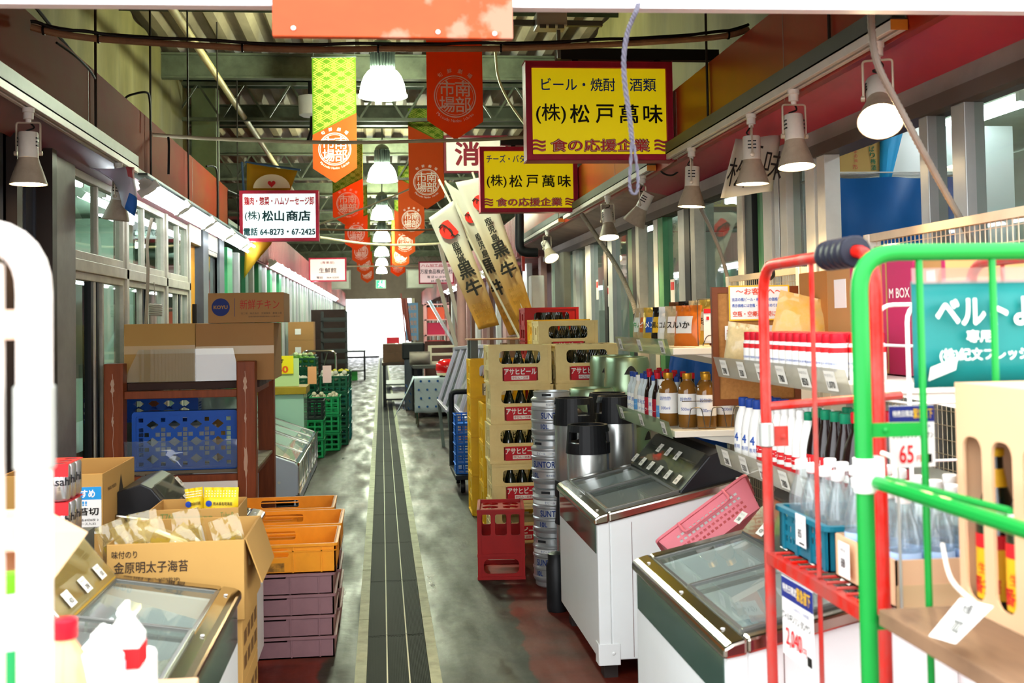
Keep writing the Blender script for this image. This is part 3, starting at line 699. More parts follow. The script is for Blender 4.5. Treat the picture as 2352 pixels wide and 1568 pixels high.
boxsign('shop_sign', 'pale pink shop sign far down on the right, red top line', .95, 1.83, 2.53, 3.09, 28.6, [mmag, mpks, mrd, mbl], [('ハム加工品惣菜', .5, .82, .14, .86, 0, .02), ('万星食品株式会社', .5, .55, .2, .92, 1, .015), ('電 話 61-0129店', .55, .31, .12, .62, 1, .01), ('64-3158事務所', .62, .13, .11, .55, 1, .01)], fr=.03)
mgrs = M('blank_sign_face', '#8e9089', .6, var=.2, scale=3)
for x0, x1, lb in ((-1.75, -1.0, 'blank grey sign board far down the aisle, left of the exit sign'), (.85, 1.75, 'blank grey sign board far down the aisle, right of the exit sign')):
    boxsign('blank_sign', lb, x0, x1, 2.72, 3.35, 38.0, [M('grey_sign_frame', '#6f7069', .5), mgrs, mbl], [], fr=.03)
t = thing('exit_sign', 'small green lit exit sign at the far end of the aisle', 'sign', (.02, 46, 2.98))
mb = MB(); mb.box(-.2, .2, 46.0, 46.08, 2.98, 3.32); mb.build('housing', M('exit_white', '#e8f5ea', .5), t, world=True)
mb = MB(); mb.box(-.18, .18, 45.99, 46.0, 3.0, 3.30); mb.build('face', M('exit_green', '#1fae63', .4, emit=1.6, ecol='#22b466'), t, world=True)
mb = MB(); mb.tube([(-.03,45.985,3.22),(-.03,45.985,3.13),(-.1,45.985,3.04)], .018, 6); mb.tube([(-.03,45.985,3.13),(.05,45.985,3.06)], .018, 6); mb.tube([(-.1,45.985,3.16),(-.03,45.985,3.2),(.05,45.985,3.13)], .014, 6); mb.lathe([(0,.03),(.03,0),(0,-.03)], 10, (-.02,45.985,3.26)); mb.box(.08,.15,45.98,45.99,3.03,3.28)
mb.build('running_figure', M('exit_mark', '#f4fff6', .5, emit=1.5), t, world=True)
mb = MB(); mb.tube([(0,46.04,3.32),(0,46.04,4.3)], .015); mb.build('stem', mtrk, t, world=True)
# --- orange board under the lintel
t = thing('wooden_board', 'weathered orange board hanging under the white lintel, three screws', 'board', W(900, 95, 2.93))
A, B, C_, D = W(628, 90, 2.93), W(1176, 96, 2.93), W(1176, 4, 2.93), W(630, 4, 2.93); xl, xr, zb, zt = A.x, B.x, (A.z+B.z)/2, 2.46
def board_mat():
    m = M('peeling_orange', '#b3481f', .5, var=.35, scale=6, dirt='#8e3415', stretch=(.5, 1, 1)); nt = m.node_tree; p = nt.nodes['Principled BSDF']; L = nt.links.new
    tc = nt.nodes.new('ShaderNodeTexCoord'); n = nt.nodes.new('ShaderNodeTexNoise'); n.inputs['Scale'].default_value = 4.5; n.inputs['Detail'].default_value = 8; L(tc.outputs['Object'], n.inputs['Vector'])
    r = nt.nodes.new('ShaderNodeValToRGB'); r.color_ramp.elements[0].position = .54; r.color_ramp.elements[1].position = .58; L(n.outputs[0], r.inputs[0])
    mx = nt.nodes.new('ShaderNodeMix'); mx.data_type = 'RGBA'; src = p.inputs['Base Color'].links[0].from_socket; L(r.outputs[0], mx.inputs[0]); L(src, mx.inputs[6]); mx.inputs[7].default_value = (*lin('#b0735c'), 1); L(mx.outputs[2], p.inputs['Base Color']); return m
mb = MB(); mb.box(xl, xr, 2.90, 2.925, zb, zt); mb.build('plank', board_mat(), t, .003, world=True)
for px, py in ((674, 65), (1006, 74), (1136, 78)):
    q = W(px, py, 2.90); mb = MB(); mb.lathe([(.0,.004),(.004,.0035),(.006,.001),(.006,0)], 12, (q.x, 2.898, q.z), R=Matrix.Rotation(PI/2, 3, 'X')); mb.build('screw', M('screw_white', '#f2efe8', .3), t, world=True)
# --- rope with a loop
mrope = M('grey_rope', '#5a5763', .7, var=.4, scale=60, bump=.3)
pts = [W(1466, 8, 2.95)]+[W(px, py, 2.90) for px, py in ((1461, 26), (1450, 50), (1440, 80), (1433, 130), (1434, 180), (1441, 235), (1448, 285), (1451, 320))]
P = smooth_line(pts, 10); mb = MB()
for ph in (0, 2*PI/3, 4*PI/3):
    q = []
    for i, p in enumerate(P): a = ph+i*.75; q.append(p + X_*math.cos(a)*.0036 + Y_*math.sin(a)*.0036)
    mb.tube(q, .0037, 6)
Lp = smooth_line([W(px, py, 2.90) for px, py in ((1451, 318), (1449, 370), (1446, 415), (1449, 438), (1457, 446), (1464, 436), (1465, 405), (1459, 355), (1453, 318))], 8)
for ph in (0, PI):
    q = [p + X_*math.cos(ph+i*.8)*.0022 + Y_*math.sin(ph+i*.8)*.0022 for i, p in enumerate(Lp)]; mb.tube(q, .0026, 6)
tag(mb.build('rope', mrope), 'grey twisted rope hanging from the lintel in front of the big yellow sign', 'rope')
# --- pipes across the aisle
mpipe = M('tan_conduit', '#a08468', .45, var=.6, scale=5, dirt='#5c4836'); mpip2 = M('cream_conduit', '#b7ad8e', .45, var=.4, scale=5, dirt='#7d7560')
def pipe(name, pts, r, mat, label, cables=True, n=10):
    t = thing(name, label, 'pipe', pts[len(pts)//2]); c = smooth_line(pts, 8)
    mb = MB(); mb.tube(c, r, n); mb.build('conduit', mat, t, world=True)
    if cables:
        mb = MB(); q = [p+Z_*(r+.008+.006*math.sin(i*.7)) for i, p in enumerate(c)]; mb.tube(q, .008, 6); mb.tube([p+Z_*(r+.014)+Y_*.012 for p in c], .006, 6); mb.build('cable', mcord, t, world=True)
        mb = MB()
        for i in range(4, len(c)-3, 9): mb.tube([c[i]-X_*.005, c[i]+X_*.005], r+.006, 10)
        mb.build('tie', mcord, t, world=True)
    return t
pipe('conduit_pipe', [W(70, 62, 5.3), W(150, 80, 5.35), W(300, 95, 5.5), W(640, 113, 5.6), W(900, 112, 5.65), W(1150, 111, 5.7), W(1400, 102, 5.75), W(1640, 86, 5.8), W(1720, 68, 5.8)], .016, mpipe, 'tan conduit with black cables strung across the aisle, nearest the entrance')
pipe('conduit_pipe', [V(-1.6, 8.3, 2.91), W(385, 312, 8.3), W(520, 320, 8.4), W(760, 327, 8.5), W(960, 324, 8.5), W(1120, 320, 8.5), W(1215, 316, 8.5), V(1.845, 8.5, 2.87)], .014, mpip2, 'pale conduit strung across the aisle below the second pendant lamp', False)
pipe('conduit_pipe', [W(700, 526, 16.4), W(860, 529, 16.6), W(1000, 527, 16.8), W(1090, 520, 17)], .014, M('brown_conduit', '#8a6a4a', .5), 'brown conduit across the aisle behind the pointed flags', False, 8)
pipe('conduit_pipe', [W(735, 545, 18.4), W(860, 561, 18.6), W(1000, 560, 18.8), W(1080, 548, 19)], .02, mpip2, 'sagging pale conduit across the aisle beyond the pointed flags', False, 8)
pipe('conduit_pipe', [W(770, 612, 27.6), W(860, 611, 27.8), W(960, 611, 28)], .014, mpip2, 'thin pale conduit far down the aisle beside the pink signs', False, 8)
pipe('conduit_pipe', [W(640, 540, 14.6), W(700, 525, 15), W(790, 495, 15.6), W(880, 460, 16), W(945, 432, 16.4)], .012, mpip2, 'loose pale cable slanting up beside the third pendant lamp', False, 6)
pipe('gas_pipe', [V(-1.64, y, 4.1) for y in (3.35, 6, 10, 14, 20, 28)], .035, M('cream_pipe', '#b3a56e', .45, var=.35, scale=4, dirt='#7b7048'), 'cream painted pipe running along under the roof on the left', False, 12)
# --- ribbed flexible hoses on the right
mflex = M('ribbed_grey_hose', '#8d8478', .5, var=.3, scale=10)
def hose(pts, r, label, mat=mflex):
    c = smooth_line(pts, 14); L = sum((c[i+1]-c[i]).length for i in range(len(c)-1)); N = int(L/.009); q = []; d = 0; i = 0; seg = L/N
    acc = [0]
    for k in range(len(c)-1): acc.append(acc[-1]+(c[k+1]-c[k]).length)
    rr = []; j = 0
    for k in range(N+1):
        s_ = min(k*seg, L-1e-6)
        while j < len(acc)-2 and acc[j+1] < s_: j += 1
        f = (s_-acc[j])/max(1e-9, acc[j+1]-acc[j]); q.append(c[j].lerp(c[j+1], f)); rr.append(r if k % 2 else r*.86)
    mb = MB(); mb.tube(q, rr, 10); return tag(mb.build('ribbed_hose', mat), label, 'hose')
hose([W(1996, -60, 3.42), W(2000, 20, 3.42), W(2003, 80, 3.42), W(2012, 135, 3.43), W(2030, 180, 3.45), W(2065, 245, 3.5), W(2110, 330, 3.55), W(2165, 430, 3.65), W(2215, 520, 3.75), W(2240, 580, 3.8)], .0125, 'grey ribbed hose dropping past the brightest spotlight down to the mesh fence')
hose([W(1336, 492, 10.2), W(1375, 550, 9.9), W(1418, 615, 9.6), W(1452, 690, 9.3), W(1460, 720, 9.25)], .022, 'grey ribbed hose slanting down the glass under the small yellow sign', M('smooth_grey_hose', '#97907f', .5))
hose([W(1588, 384, 6.9), W(1600, 455, 6.9), W(1630, 520, 6.85), W(1655, 580, 6.8), W(1672, 640, 6.8)], .0125, 'short grey ribbed hose against the right glass behind the fourth spotlight')
# --- suspension rods on the left
mrod = M('rusty_rod', '#2f2a24', .6)
for k, (px, x, z0, z1) in enumerate(((220, LF+.02, 2.6, 4.55), (346, LF+.03, 2.5, 4.55), (432, LF+.03, 2.5, 4.55), (500, LF+.02, 2.5, 4.55), (545, LF+.02, 2.5, 4.3))):
    p = XP(px, 300, x); mb = MB(); mb.tube([(x, p.y, z0), (x, p.y, z1)], .0075, 8)
    tag(mb.build('threaded_rod', mrod), 'thin dark hanging rod in front of the left fascia, %s from the street' % ordn[k], 'rod', 'hanging rods of the left fascia')
for k, (px, z0, z1) in enumerate(((1905, 2.62, 4.5), (1622, 2.62, 4.5))):
    p = XP(px, 60, RF-.01); mb = MB(); mb.tube([(RF-.012, p.y, z0), (RF-.012, p.y, z1)], .007, 8)
    tag(mb.build('threaded_rod', mrod), 'thin dark hanging rod on the right red fascia, %s from the street' % ordn[k], 'rod', 'hanging rods of the right fascia')
# long drooping cables
def cable(pts, r, label, mat=mcord):
    mb = MB(); mb.tube(smooth_line(pts, 8), r, 6); return tag(mb.build('cable', mat), label, 'cable')
cable([V(-2.3, 3.8, 4.45), V(-2.28, 6, 3.95), V(-2.2, 9, 3.5), V(-2.0, 12, 3.2), V(-1.7, 14.5, 3.15)], .012, 'black cable running down along the cream upper wall on the left')
cable([W(130, 98, 5.4), W(175, 130, 5.6), W(205, 160, 5.9), W(218, 180, 6.1)], .006, 'loop of thin black wire on the left fascia near the street')
cable([W(287, 226, 7.75), W(300, 218, 7.8), W(335, 212, 7.93), W(344, 230, 7.97), W(346, 300, 7.97)], .008, 'bent black cable joining the second rod on the left')
cable([W(474, 382, 11.1), W(490, 382, 11.2), W(499, 400, 11.23), W(500, 500, 11.23)], .011, 'bent black cable joining the fourth rod on the left')
cable([W(1138, 120, 10.6), W(1145, 180, 10.6), W(1170, 235, 10.55), W(1205, 285, 10.5)], .012, 'pale cable curving down behind the big yellow sign', M('pale_cable', '#b8b99a', .5))
cable([W(386, 312, 8.3), W(388, 335, 8.29), W(387, 400, 8.28)], .009, 'short black cable dropping from the second conduit')
cable([W(1515, 370, 7.4), W(1520, 395, 7.4), W(1545, 402, 7.4), W(1568, 380, 7.3), W(1570, 350, 7.2)], .006, 'drooping black wire below the big yellow sign')
cable([W(1320, 482, 10.9), W(1335, 498, 10.9), W(1352, 488, 10.8)], .008, 'drooping black wire below the small yellow sign')
# elbow pipe, black
c = arc_pts([W(1193, 470, 13.6), W(1193, 580, 13.6), W(1235, 580, 13.6)], .25, 6)
mb = MB(); mb.tube(c, .055, 12); mb.tube([c[0], c[0]+Z_*.7], .055, 12); tag(mb.build('downpipe', M('black_pipe', '#191a1c', .4)), 'black elbow downpipe at the end of the right fascia', 'pipe')
# junction box under the roof
t = thing('junction_box', 'pale plastic junction box under the roof, above the big yellow sign', 'box', W(1265, 50, 6.2))
q = W(1265, 48, 6.2); mb = MB(); mb.box(q.x-.085, q.x+.085, 6.15, 6.3, q.z-.04, q.z+.045); mb.build('case', M('milky_plastic', '#b9c0b2', .4), t, .008, world=True)
mb = MB()
for k in range(3): mb.box(q.x-.07+.05*k, q.x-.035+.05*k, 6.14, 6.15, q.z-.055, q.z-.035)
mb.bar((q.x, 6.25, q.z), (q.x, 6.25, 4.62), .02); mb.bar((q.x-.3, 6.25, q.z+.0), (q.x+.3, 6.25, q.z+.0), .03); mb.bar((q.x+.05, 6.25, q.z-.03), (q.x+.05, 6.25, q.z-.2), .02); mb.build('conduit', mtrk, t, world=True)
# white speaker box near the second pendant
q = W(712, 245, 13.6); t = thing('ceiling_speaker', 'white round ceiling speaker box beside the green banner', 'speaker', q)
mb = MB(); mb.lathe([(.09,-.12),(.13,-.1),(.14,.12),(.10,.13)], 20, q, close=True); mb.build('case', mwhite, t, world=True)
mb = MB(); mb.tube([q+V(0,0,.13), V(q.x, q.y, 4.5)], .02); mb.tube([q+V(0.03,-.02,-.12), q+V(.02,-.02,-.3), q+V(-.02,-.02,-.42)], .03, 8); mb.build('bracket', mcord, t, world=True)
# --- slanting beef flags
def flag_cloth_mat():
    m = bpy.data.materials.new('flag_cloth'); m.use_nodes = True; nt = m.node_tree; p = nt.nodes['Principled BSDF']; L = nt.links.new; p.inputs['Roughness'].default_value = .7
    at = nt.nodes.new('ShaderNodeAttribute'); at.attribute_name = 'fv'
    r = nt.nodes.new('ShaderNodeValToRGB'); L(at.outputs['Fac'], r.inputs[0]); e = r.color_ramp.elements
    e[0].position = .12; e[0].color = (*lin('#dba33c'), 1); e[1].position = .75; e[1].color = (*lin('#ddd8cc'), 1); k = e.new(.42); k.color = (*lin('#dfc79a'), 1)
    L(r.outputs[0], p.inputs['Base Color']); t = nt.nodes.new('ShaderNodeBsdfTranslucent'); L(r.outputs[0], t.inputs[0]); mx = nt.nodes.new('ShaderNodeMixShader'); mx.inputs[0].default_value = .4; L(p.outputs[0], mx.inputs[1]); L(t.outputs[0], mx.inputs[2]); L(mx.outputs[0], nt.nodes['Material Output'].inputs[0]); return m
mflag = flag_cloth_mat(); mink = M('flag_black_ink', '#23201c', .7); mfred = M('flag_red', '#cf2a20', .6); mgold = M('flag_gold_ink', '#a8792a', .6)
def nobori(bl, br, tl, tr, y, label, pole):
    """cloth given by its four corners (world)"""
    t = thing('slanted_flag', label, 'flag', pole[0], 0, 'beef shop flags on slanting poles'); nu, nv = 6, 26
    def fn(u, v):
        a = bl.lerp(br, u); b = tl.lerp(tr, u); p = a.lerp(b, v); return p + V(0, .03*math.sin(v*9+u*2)+.02*math.sin(u*5), 0)
    def on(u, v, e=.012): return fn(u, v) - Y_*e
    mb = MB(); mb.sheet(fn, nu, nv); o = mb.build('cloth', mflag, t, world=True)
    a = o.data.attributes.new('fv', 'FLOAT', 'POINT')
    a.data.foreach_set('value', [j/nv for j in range(nv+1) for i in range(nu+1)])
    o.modifiers.new('thick', 'SOLIDIFY').thickness = .002
    tx = MB(); U = (br-bl).normalized(); Vv = ((tl-bl)).normalized(); wd = (br-bl).length
    U = (U - Vv*U.dot(Vv)).normalized()
    for ch_, v, h, u in (('鹿', .69, .082, .5), ('児', .63, .082, .5), ('島', .57, .082, .5), ('黒', .485, .165, .5), ('牛', .335, .175, .52)):
        tx.text(ch_, on(u, v, .045), U, Vv, h, h*.95, 0, .03)
    for k in range(3): tx.text('農林水産大臣賞 受賞'[:8+k % 2], on(.5, .20-.045*k, .045), U, Vv, .045, wd*.75, 1, .01)
    tx.text('株式会社 黒牛', on(.55, .05, .045), U, Vv, .03, wd*.5, 1, .01)
    tx.build('lettering', [mink, mgold], t, world=True)
    mb = MB(); c = on(.5, .83, .03); R = wd*.46; n = 28
    mb.add([c]+[c+U*R*math.cos(2*PI*k/n)+Vv*R*math.sin(2*PI*k/n) for k in range(n)], [(0, k+1, (k+1) % n+1) for k in range(n)])
    mb.build('red_disc', mfred, t, world=True)
    mb = MB()       # brushed bull silhouette across the disc
    for pts, w_ in ((((-.9,.55),(-.5,.75),(-.2,.45),(0,.1)), .09), (((.0,.1),(.15,-.3),(.1,-.6),(.35,-.95)), .12), (((-.3,.5),(-.55,.2),(-.5,0)), .05), (((.1,-.6),(-.15,-.75)), .06), (((.3,-.9),(.6,-.8),(.75,-1.05)), .06)):
        P = smooth_line([c - Y_*.012 + U*R*a_ + Vv*R*b_ for a_, b_ in pts], 5)
        for i in range(len(P)-1):
            d = (P[i+1]-P[i]).normalized(); nn = d.cross(Y_).normalized()*w_*R*(1-.5*i/len(P)); mb.add([P[i]-nn, P[i+1]-nn, P[i+1]+nn, P[i]+nn], [(0,1,2,3)])
    mb.build('brush_mark', mink, t, world=True)
    mb = MB(); mb.tube([pole[0], pole[1]], .012, 8); mb.build('pole', M('flag_pole', '#cfc6ad', .4), t, world=True)
def nb(y, cs, label, pole): nobori(*[W(px, py, y) for px, py in cs], y, label, [W(px, py, y+.05) for px, py in pole])
nb(12.0, ((1100, 757), (1147, 746), (985, 500), (1040, 462)), 'cream and gold slanting flag with red disc, front one of three', ((1205, 800), (1008, 412)))
nb(12.5, ((1170, 770), (1200, 766), (1022, 415), (1100, 470)), 'cream and gold slanting flag mostly hidden between two others', ((1218, 800), (1022, 415)))
nb(12.25, ((1190, 735), (1224, 715), (1046, 418), (1120, 405)), 'cream and gold slanting flag beside the yellow sign, rearmost of three', ((1230, 790), (1085, 395)))
# --- gold heart flag behind the lit sign
t = thing('gold_flag', 'mustard gold flag with a red heart behind the white backlit sign', 'flag', W(560, 640, 13.4))
pa = [W(567, 374, 13.3), W(684, 393, 13.3), W(560, 640, 13.3), W(622, 560, 13.3)]
def fn(u, v):
    a = pa[0].lerp(pa[1], u); b = pa[2].lerp(pa[3], u); return a.lerp(b, v) + V(0, .05*math.sin(u*4+v*3), 0)
mb = MB(); mb.sheet(fn, 10, 14); mb.build('cloth', MC('mustard_cloth', '#c29422', .3), t, world=True).modifiers.new('thick', 'SOLIDIFY').thickness = .002
c = W(624, 432, 13.2); mb = MB(); R = .16
mb.add([c]+[c+V(R*1.3*math.cos(PI*k/16), 0, R*math.sin(PI*k/16)) for k in range(17)], [(0, k+2, k+1) for k in range(16)]); mb.build('white_arch', M('flag_white_print', '#eadfcb', .6), t, world=True)
hc = c+V(0, -.01, .05); pts = []
for k in range(24):
    a = 2*PI*k/24; pts.append(hc+V(.0028*16*math.sin(a)**3, 0, .0028*(13*math.cos(a)-5*math.cos(2*a)-2*math.cos(3*a)-math.cos(4*a))))
mb = MB(); mb.add([hc]+pts, [(0, k+1, (k+1) % 24+1) for k in range(24)]); mb.build('heart', M('heart_red', '#d0222c', .5), t, world=True)
mb = MB(); mb.text('新松戸店・いちば', c+V(0, -.02, .0), X_, Z_, .04, .36, arc=.2, bold=.01) if False else None
mb = MB(); mb.tube([W(563, 372, 13.35), W(690, 390, 13.35)], .012, 8); mb.tube([W(560, 440, 13.36), W(556, 372, 13.36)], .014, 8); mb.build('pole', M('blue_pole', '#3b5a86', .4), t, world=True)
# ================================================================ right side: crates, kegs, freezers, shelves
def cyl_text(mb, body, c, R, z, h, a0, mi=0, bold=.01, w=None, flat=False):
    """lettering wrapped round a vertical cylinder; a0 is the facing angle of its middle"""
    vs, fs, bb = glyphs(body); k = h/max(.3, bb[3]-bb[2]); kx = (w/(bb[1]-bb[0])) if w else k; cx = (bb[0]+bb[1])/2; cy = (bb[2]+bb[3])/2
    if h > .02:
        for q in range(4): a = PI/4+q*PI/2; mb.add([((R+.00003*q)*math.cos(a0+(x-cx+.025*math.cos(a))*kx/R)+c[0], c[1]+(R+.00003*q)*math.sin(a0+(x-cx+.025*math.cos(a))*kx/R), z+(y-cy+.025*math.sin(a))*k) for x, y in vs], fs, mi)
    return mb.add([(c[0]+R*math.cos(a0+(x-cx)*kx/R), c[1]+R*math.sin(a0+(x-cx)*kx/R), z+(y-cy)*k) for x, y in vs], fs, mi)
def atx(px, Y, py=900): return W(px, py, Y).x
mglassD = M('dark_bottle_glass', '#101a12', .12, spec=.7, coat=.4)
def beer_bottle_mesh():
    mb = MB(); mb.lathe([(.0,0),(.033,0),(.035,.006),(.035,.125),(.033,.145),(.022,.185),(.0145,.205),(.013,.24),(.0155,.242),(.0155,.252),(.013,.258),(0,.258)], 14)
    return mb
bb0 = None
def beer_bottle(loc, label, group):
    global bb0
    if bb0 is None: bb0 = beer_bottle_mesh().build('beer_bottle', mglassD); o = bb0
    else: o = bb0.copy(); COL.objects.link(o)
    o.location = loc; return tag(o, label, 'bottle', group)
CW, CD, CH = .43, .36, .274
def crate_body(w, d, h, hole=True, low=False):
    mb = MB(); t = .010; x, y = w/2, d/2
    win = [rrect(-w*.335, w*.335, h*.53, h*.86, .028)] if hole else [rrect(-w*.2, w*.2, h*.62, h*.8, .02)]
    mb.plate(rect(-x+t, x-t, .012, h-.012), win, t, (0, -y+t, 0), X_, Z_)
    mb.plate(rect(-x+t, x-t, .012, h-.012), win, t, (0, y, 0), X_, Z_)
    sw = [rrect(-d*.12, d*.12, h*.62, h*.82, .015), rrect(-d*.36, -d*.24, h*.45, h*.86, .012), rrect(d*.24, d*.36, h*.45, h*.86, .012), rrect(-d*.3, -d*.05, h*.1, h*.36, .012), rrect(d*.05, d*.3, h*.1, h*.36, .012)]
    mb.plate(rect(-y, y, .012, h-.012), sw, t, (x-t, 0, 0), Y_, Z_); mb.plate(rect(-y, y, .012, h-.012), sw, t, (-x, 0, 0), Y_, Z_)
    mb.box(-x+.004, x-.004, -y+.004, y-.004, 0, .012)
    for zz in (h-.014, .008):   # rims
        mb.plate(rect(-x-.006, x+.006, -y-.006, y+.006), [rect(-x+t, x-t, -y+t, y-t)], .014, (0, 0, zz), X_, Y_)
    mb.plate(rect(-x-.003, x+.003, -y-.003, y+.003), [rect(-x+t, x-t, -y+t, y-t)], .006, (0, 0, h*.46), X_, Y_)
    for sx in (-1, 1):
        for sy in (-1, 1): mb.box(sx*(x-.018), sx*(x+.005), sy*(y-.018), sy*(y+.005), .006, h-.004)
        mb.box(sx*x*.55-.006, sx*x*.55+.006, -y-.004, -y+.002, .012, h*.5)
    return mb
mbeige = M('beige_crate_plastic', '#ecd795', .5, var=.3, scale=7, dirt='#caa865'); myelc = M('yellow_crate_plastic', '#f0be1c', .45, var=.3, scale=7, dirt='#b98610'); mredc = M('red_crate_plastic', '#a31410', .45, var=.3, scale=7, dirt='#6c0e0b')
mlabel = M('crate_label_red', '#c51f2c', .5); mwl = M('white_letters', '#f3efe6', .5)
def crate_proto(kind):
    t = thing('beer_crate', 'x', 'crate')
    m = {'beige': mbeige, 'yellow': myelc, 'red': mredc}[kind]
    crate_body(CW, CD, CH if kind != 'yellow' else .309).build('body', m, t)
    # bottle dividers inside
    mb = MB()
    for k in range(1, 5): mb.box(-CW/2+.01+(CW-.02)*k/5-.002, -CW/2+.01+(CW-.02)*k/5+.002, -CD/2+.012, CD/2-.012, .012, .1)
    for k in range(1, 4): mb.box(-CW/2+.012, CW/2-.012, -CD/2+.01+(CD-.02)*k/4-.002, -CD/2+.01+(CD-.02)*k/4+.002, .012, .1)
    mb.build('divider', m, t)
    if kind != 'red':
        mb = MB(); mb.box(-.125, .125, -CD/2-.004, -CD/2, .026, .122); lp = mb.build('label_panel', mlabel if kind == 'beige' else M('kirin_panel', '#efe6cf', .5), t, .002)
        tx = MB()
        if kind == 'beige':
            tx.text('アサヒビール', (0, -CD/2-.0045, .092), X_, Z_, .042, .225, 0, .03); tx.box(-.062, .062, -CD/2-.0052, -CD/2-.004, .036, .062, 0); tx.text('中びん・20本', (0, -CD/2-.0055, .049), X_, Z_, .018, .112, 1, .015)
        else: tx.text('キリンビール', (0, -CD/2-.0045, .075), X_, Z_, .05, .22, 2, .03)
        tx.build('lettering', [mwl, mlabel, mbl], lp)
    return t
CP = {k: crate_proto(k) for k in ('beige', 'yellow', 'red')}; cused = {}
def place_crate(kind, x, yf, z, label, rz=0, bottles=0, cols=5, group=None, where=''):
    o = CP[kind] if kind not in cused else dup(CP[kind]); cused[kind] = 1
    o.location = (x, yf+CD/2, z); o.rotation_euler = (0, 0, rz); o['label'] = label
    if group: o['group'] = group
    R = Matrix.Rotation(rz, 3, 'Z')
    for r_ in range(bottles):
        for k in range(cols):
            p = R @ V(-CW/2+.01+(CW-.02)*(k+.5)/5, -CD/2+.01+(CD-.02)*(r_+.5)/4, .012)
            beer_bottle(p+V(x, yf+CD/2, z), 'dark beer bottle standing in ' + where, 'bottles in ' + where)
    return o
nth = ['lowest', 'second from the floor', 'third from the floor', 'fourth from the floor', 'topmost']
xs_ = .737+CW/2+.005
for k in range(5):
    w_ = 'the %s beige crate of the front stack' % nth[k]
    place_crate('beige', xs_+(.006 if k % 2 else -.004), 7.86, k*CH, 'beige beer crate with red katakana label, front stack by the aisle, %s' % nth[k], 0, 2 if k else 0, 5, 'front stack of beige crates', w_)
for k in range(5):
    w_ = 'the %s beige crate of the second stack' % nth[k]
    place_crate('beige', 1.17+CW/2+.03, 7.80, k*CH, 'beige beer crate right of the front stack, %s' % nth[k], 0, 4 if k == 4 else (1 if k == 3 else 0), 5, 'second stack of beige crates', w_)
# rows behind, each on the crates that carry it
def column(kind, x, yf, n, z0, h, label, top_label, bottles=2, where=''):
    for k in range(n):
        place_crate(kind, x, yf, z0+k*h, (top_label if k == n-1 else label + ', ' + ('at the floor', 'second from the floor', 'third from the floor', 'fourth from the floor', 'fifth from the floor')[k]), 0, bottles if k == n-1 else 0, 5, None, where)
column('beige', 1.14+CW/2, 8.22, 5, .165, CH, 'beige crate behind the two front stacks', 'beige beer crate whose top stands above the second stack, full of dark bottles', 4, 'the raised beige crate')
tag(MB().box(1.12, 1.60, 8.2, 8.6, 0, .16).build('pallet_block', M('wood_block', '#7a5a3a', .7, var=.3)), 'wooden block under the middle crate column', 'block')
column('yellow', 1.16+CW/2, 8.64, 5, 0, .309, 'yellow crate in the column behind the raised beige crate', 'yellow crate rim showing behind the raised beige crate', 0)
column('red', 1.15+CW/2, 9.08, 6, 0, CH, 'red crate in the rear column by the glass', 'red beer crate topmost at the rear by the glass, dark bottles inside', 3, 'the topmost red crate')
column('yellow', .70+CW/2, 9.05, 4, 0, .309, 'yellow crate of the tall column at the aisle edge', 'yellow crate topmost at the aisle edge with a pale label', 1, 'the tall yellow column')
column('yellow', .742+CW/2, 8.45, 3, 0, .309, 'yellow crate of the low column behind the front beige stack', 'yellow crate topmost of the low column behind the front beige stack', 1, 'the low yellow column')
# thin board lying on the far crates
tag(MB().box(.72, 1.28, 9.46, 9.9, 1.385, 1.395).build('board', M('thin_plywood', '#b98a62', .5, var=.3)), 'thin brown board lying flat behind the beige crates', 'board')
tag(MB().box(.74, .80, 9.5, 9.56, 0, 1.385).box(1.2, 1.26, 9.5, 9.56, 0, 1.385).box(.74, .8, 9.82, 9.88, 0, 1.385).box(1.2, 1.26, 9.82, 9.88, 0, 1.385).build('board_stand', mtrk), 'grey stand under the thin brown board', 'stand')
# red six-bottle sake crate
t = thing('sake_crate', 'tall red plastic crate for big bottles on the red floor, front of the beer crates', 'crate', (.712, 7.0, 0), -.10); mb = MB()
w_, d_, h_ = .27, .40, .415; x, y = w_/2, d_/2; tt = .009
fh = [rrect(-.115, -.06, .26, .385, .012), rrect(-.035, .035, .26, .385, .014), rrect(.06, .115, .26, .385, .012), rrect(-.105, .105, .035, .12, .03)]
for oy in (-y+tt, y): mb.plate(rect(-x, x, .0, h_), fh, tt, (0, oy, 0), X_, Z_)
sh = [rrect(-.17+.115*k, -.09+.115*k, .26, .385, .014) for k in range(3)]+[rrect(-.16, .16, .035, .12, .03)]
for ox in (x-tt, -x): mb.plate(rect(-y, y, 0, h_), sh, tt, (ox, 0, 0), Y_, Z_)
mb.box(-x, x, -y, y, .0, .01)
for zz in (.0, .135, h_-.02): mb.plate(rect(-x-.008, x+.008, -y-.008, y+.008), [rect(-x+.01, x-.01, -y+.01, y-.01)], .018, (0,0,zz), X_, Y_)
for sx in (-1, 1):
    for sy in (-1, 1): mb.box(sx*(x-.016), sx*(x+.006), sy*(y-.016), sy*(y+.006), 0, h_)
mb.build('body', mredc, t)
mb = MB(); mb.plate(rect(-x+.01, x-.01, -y+.01, y-.01), [circ(-.062+.124*i, -.125+.125*j, .05, 14) for i in range(2) for j in range(3)], .012, (0, 0, .385), X_, Y_); mb.build('bottle_grid', mredc, t)
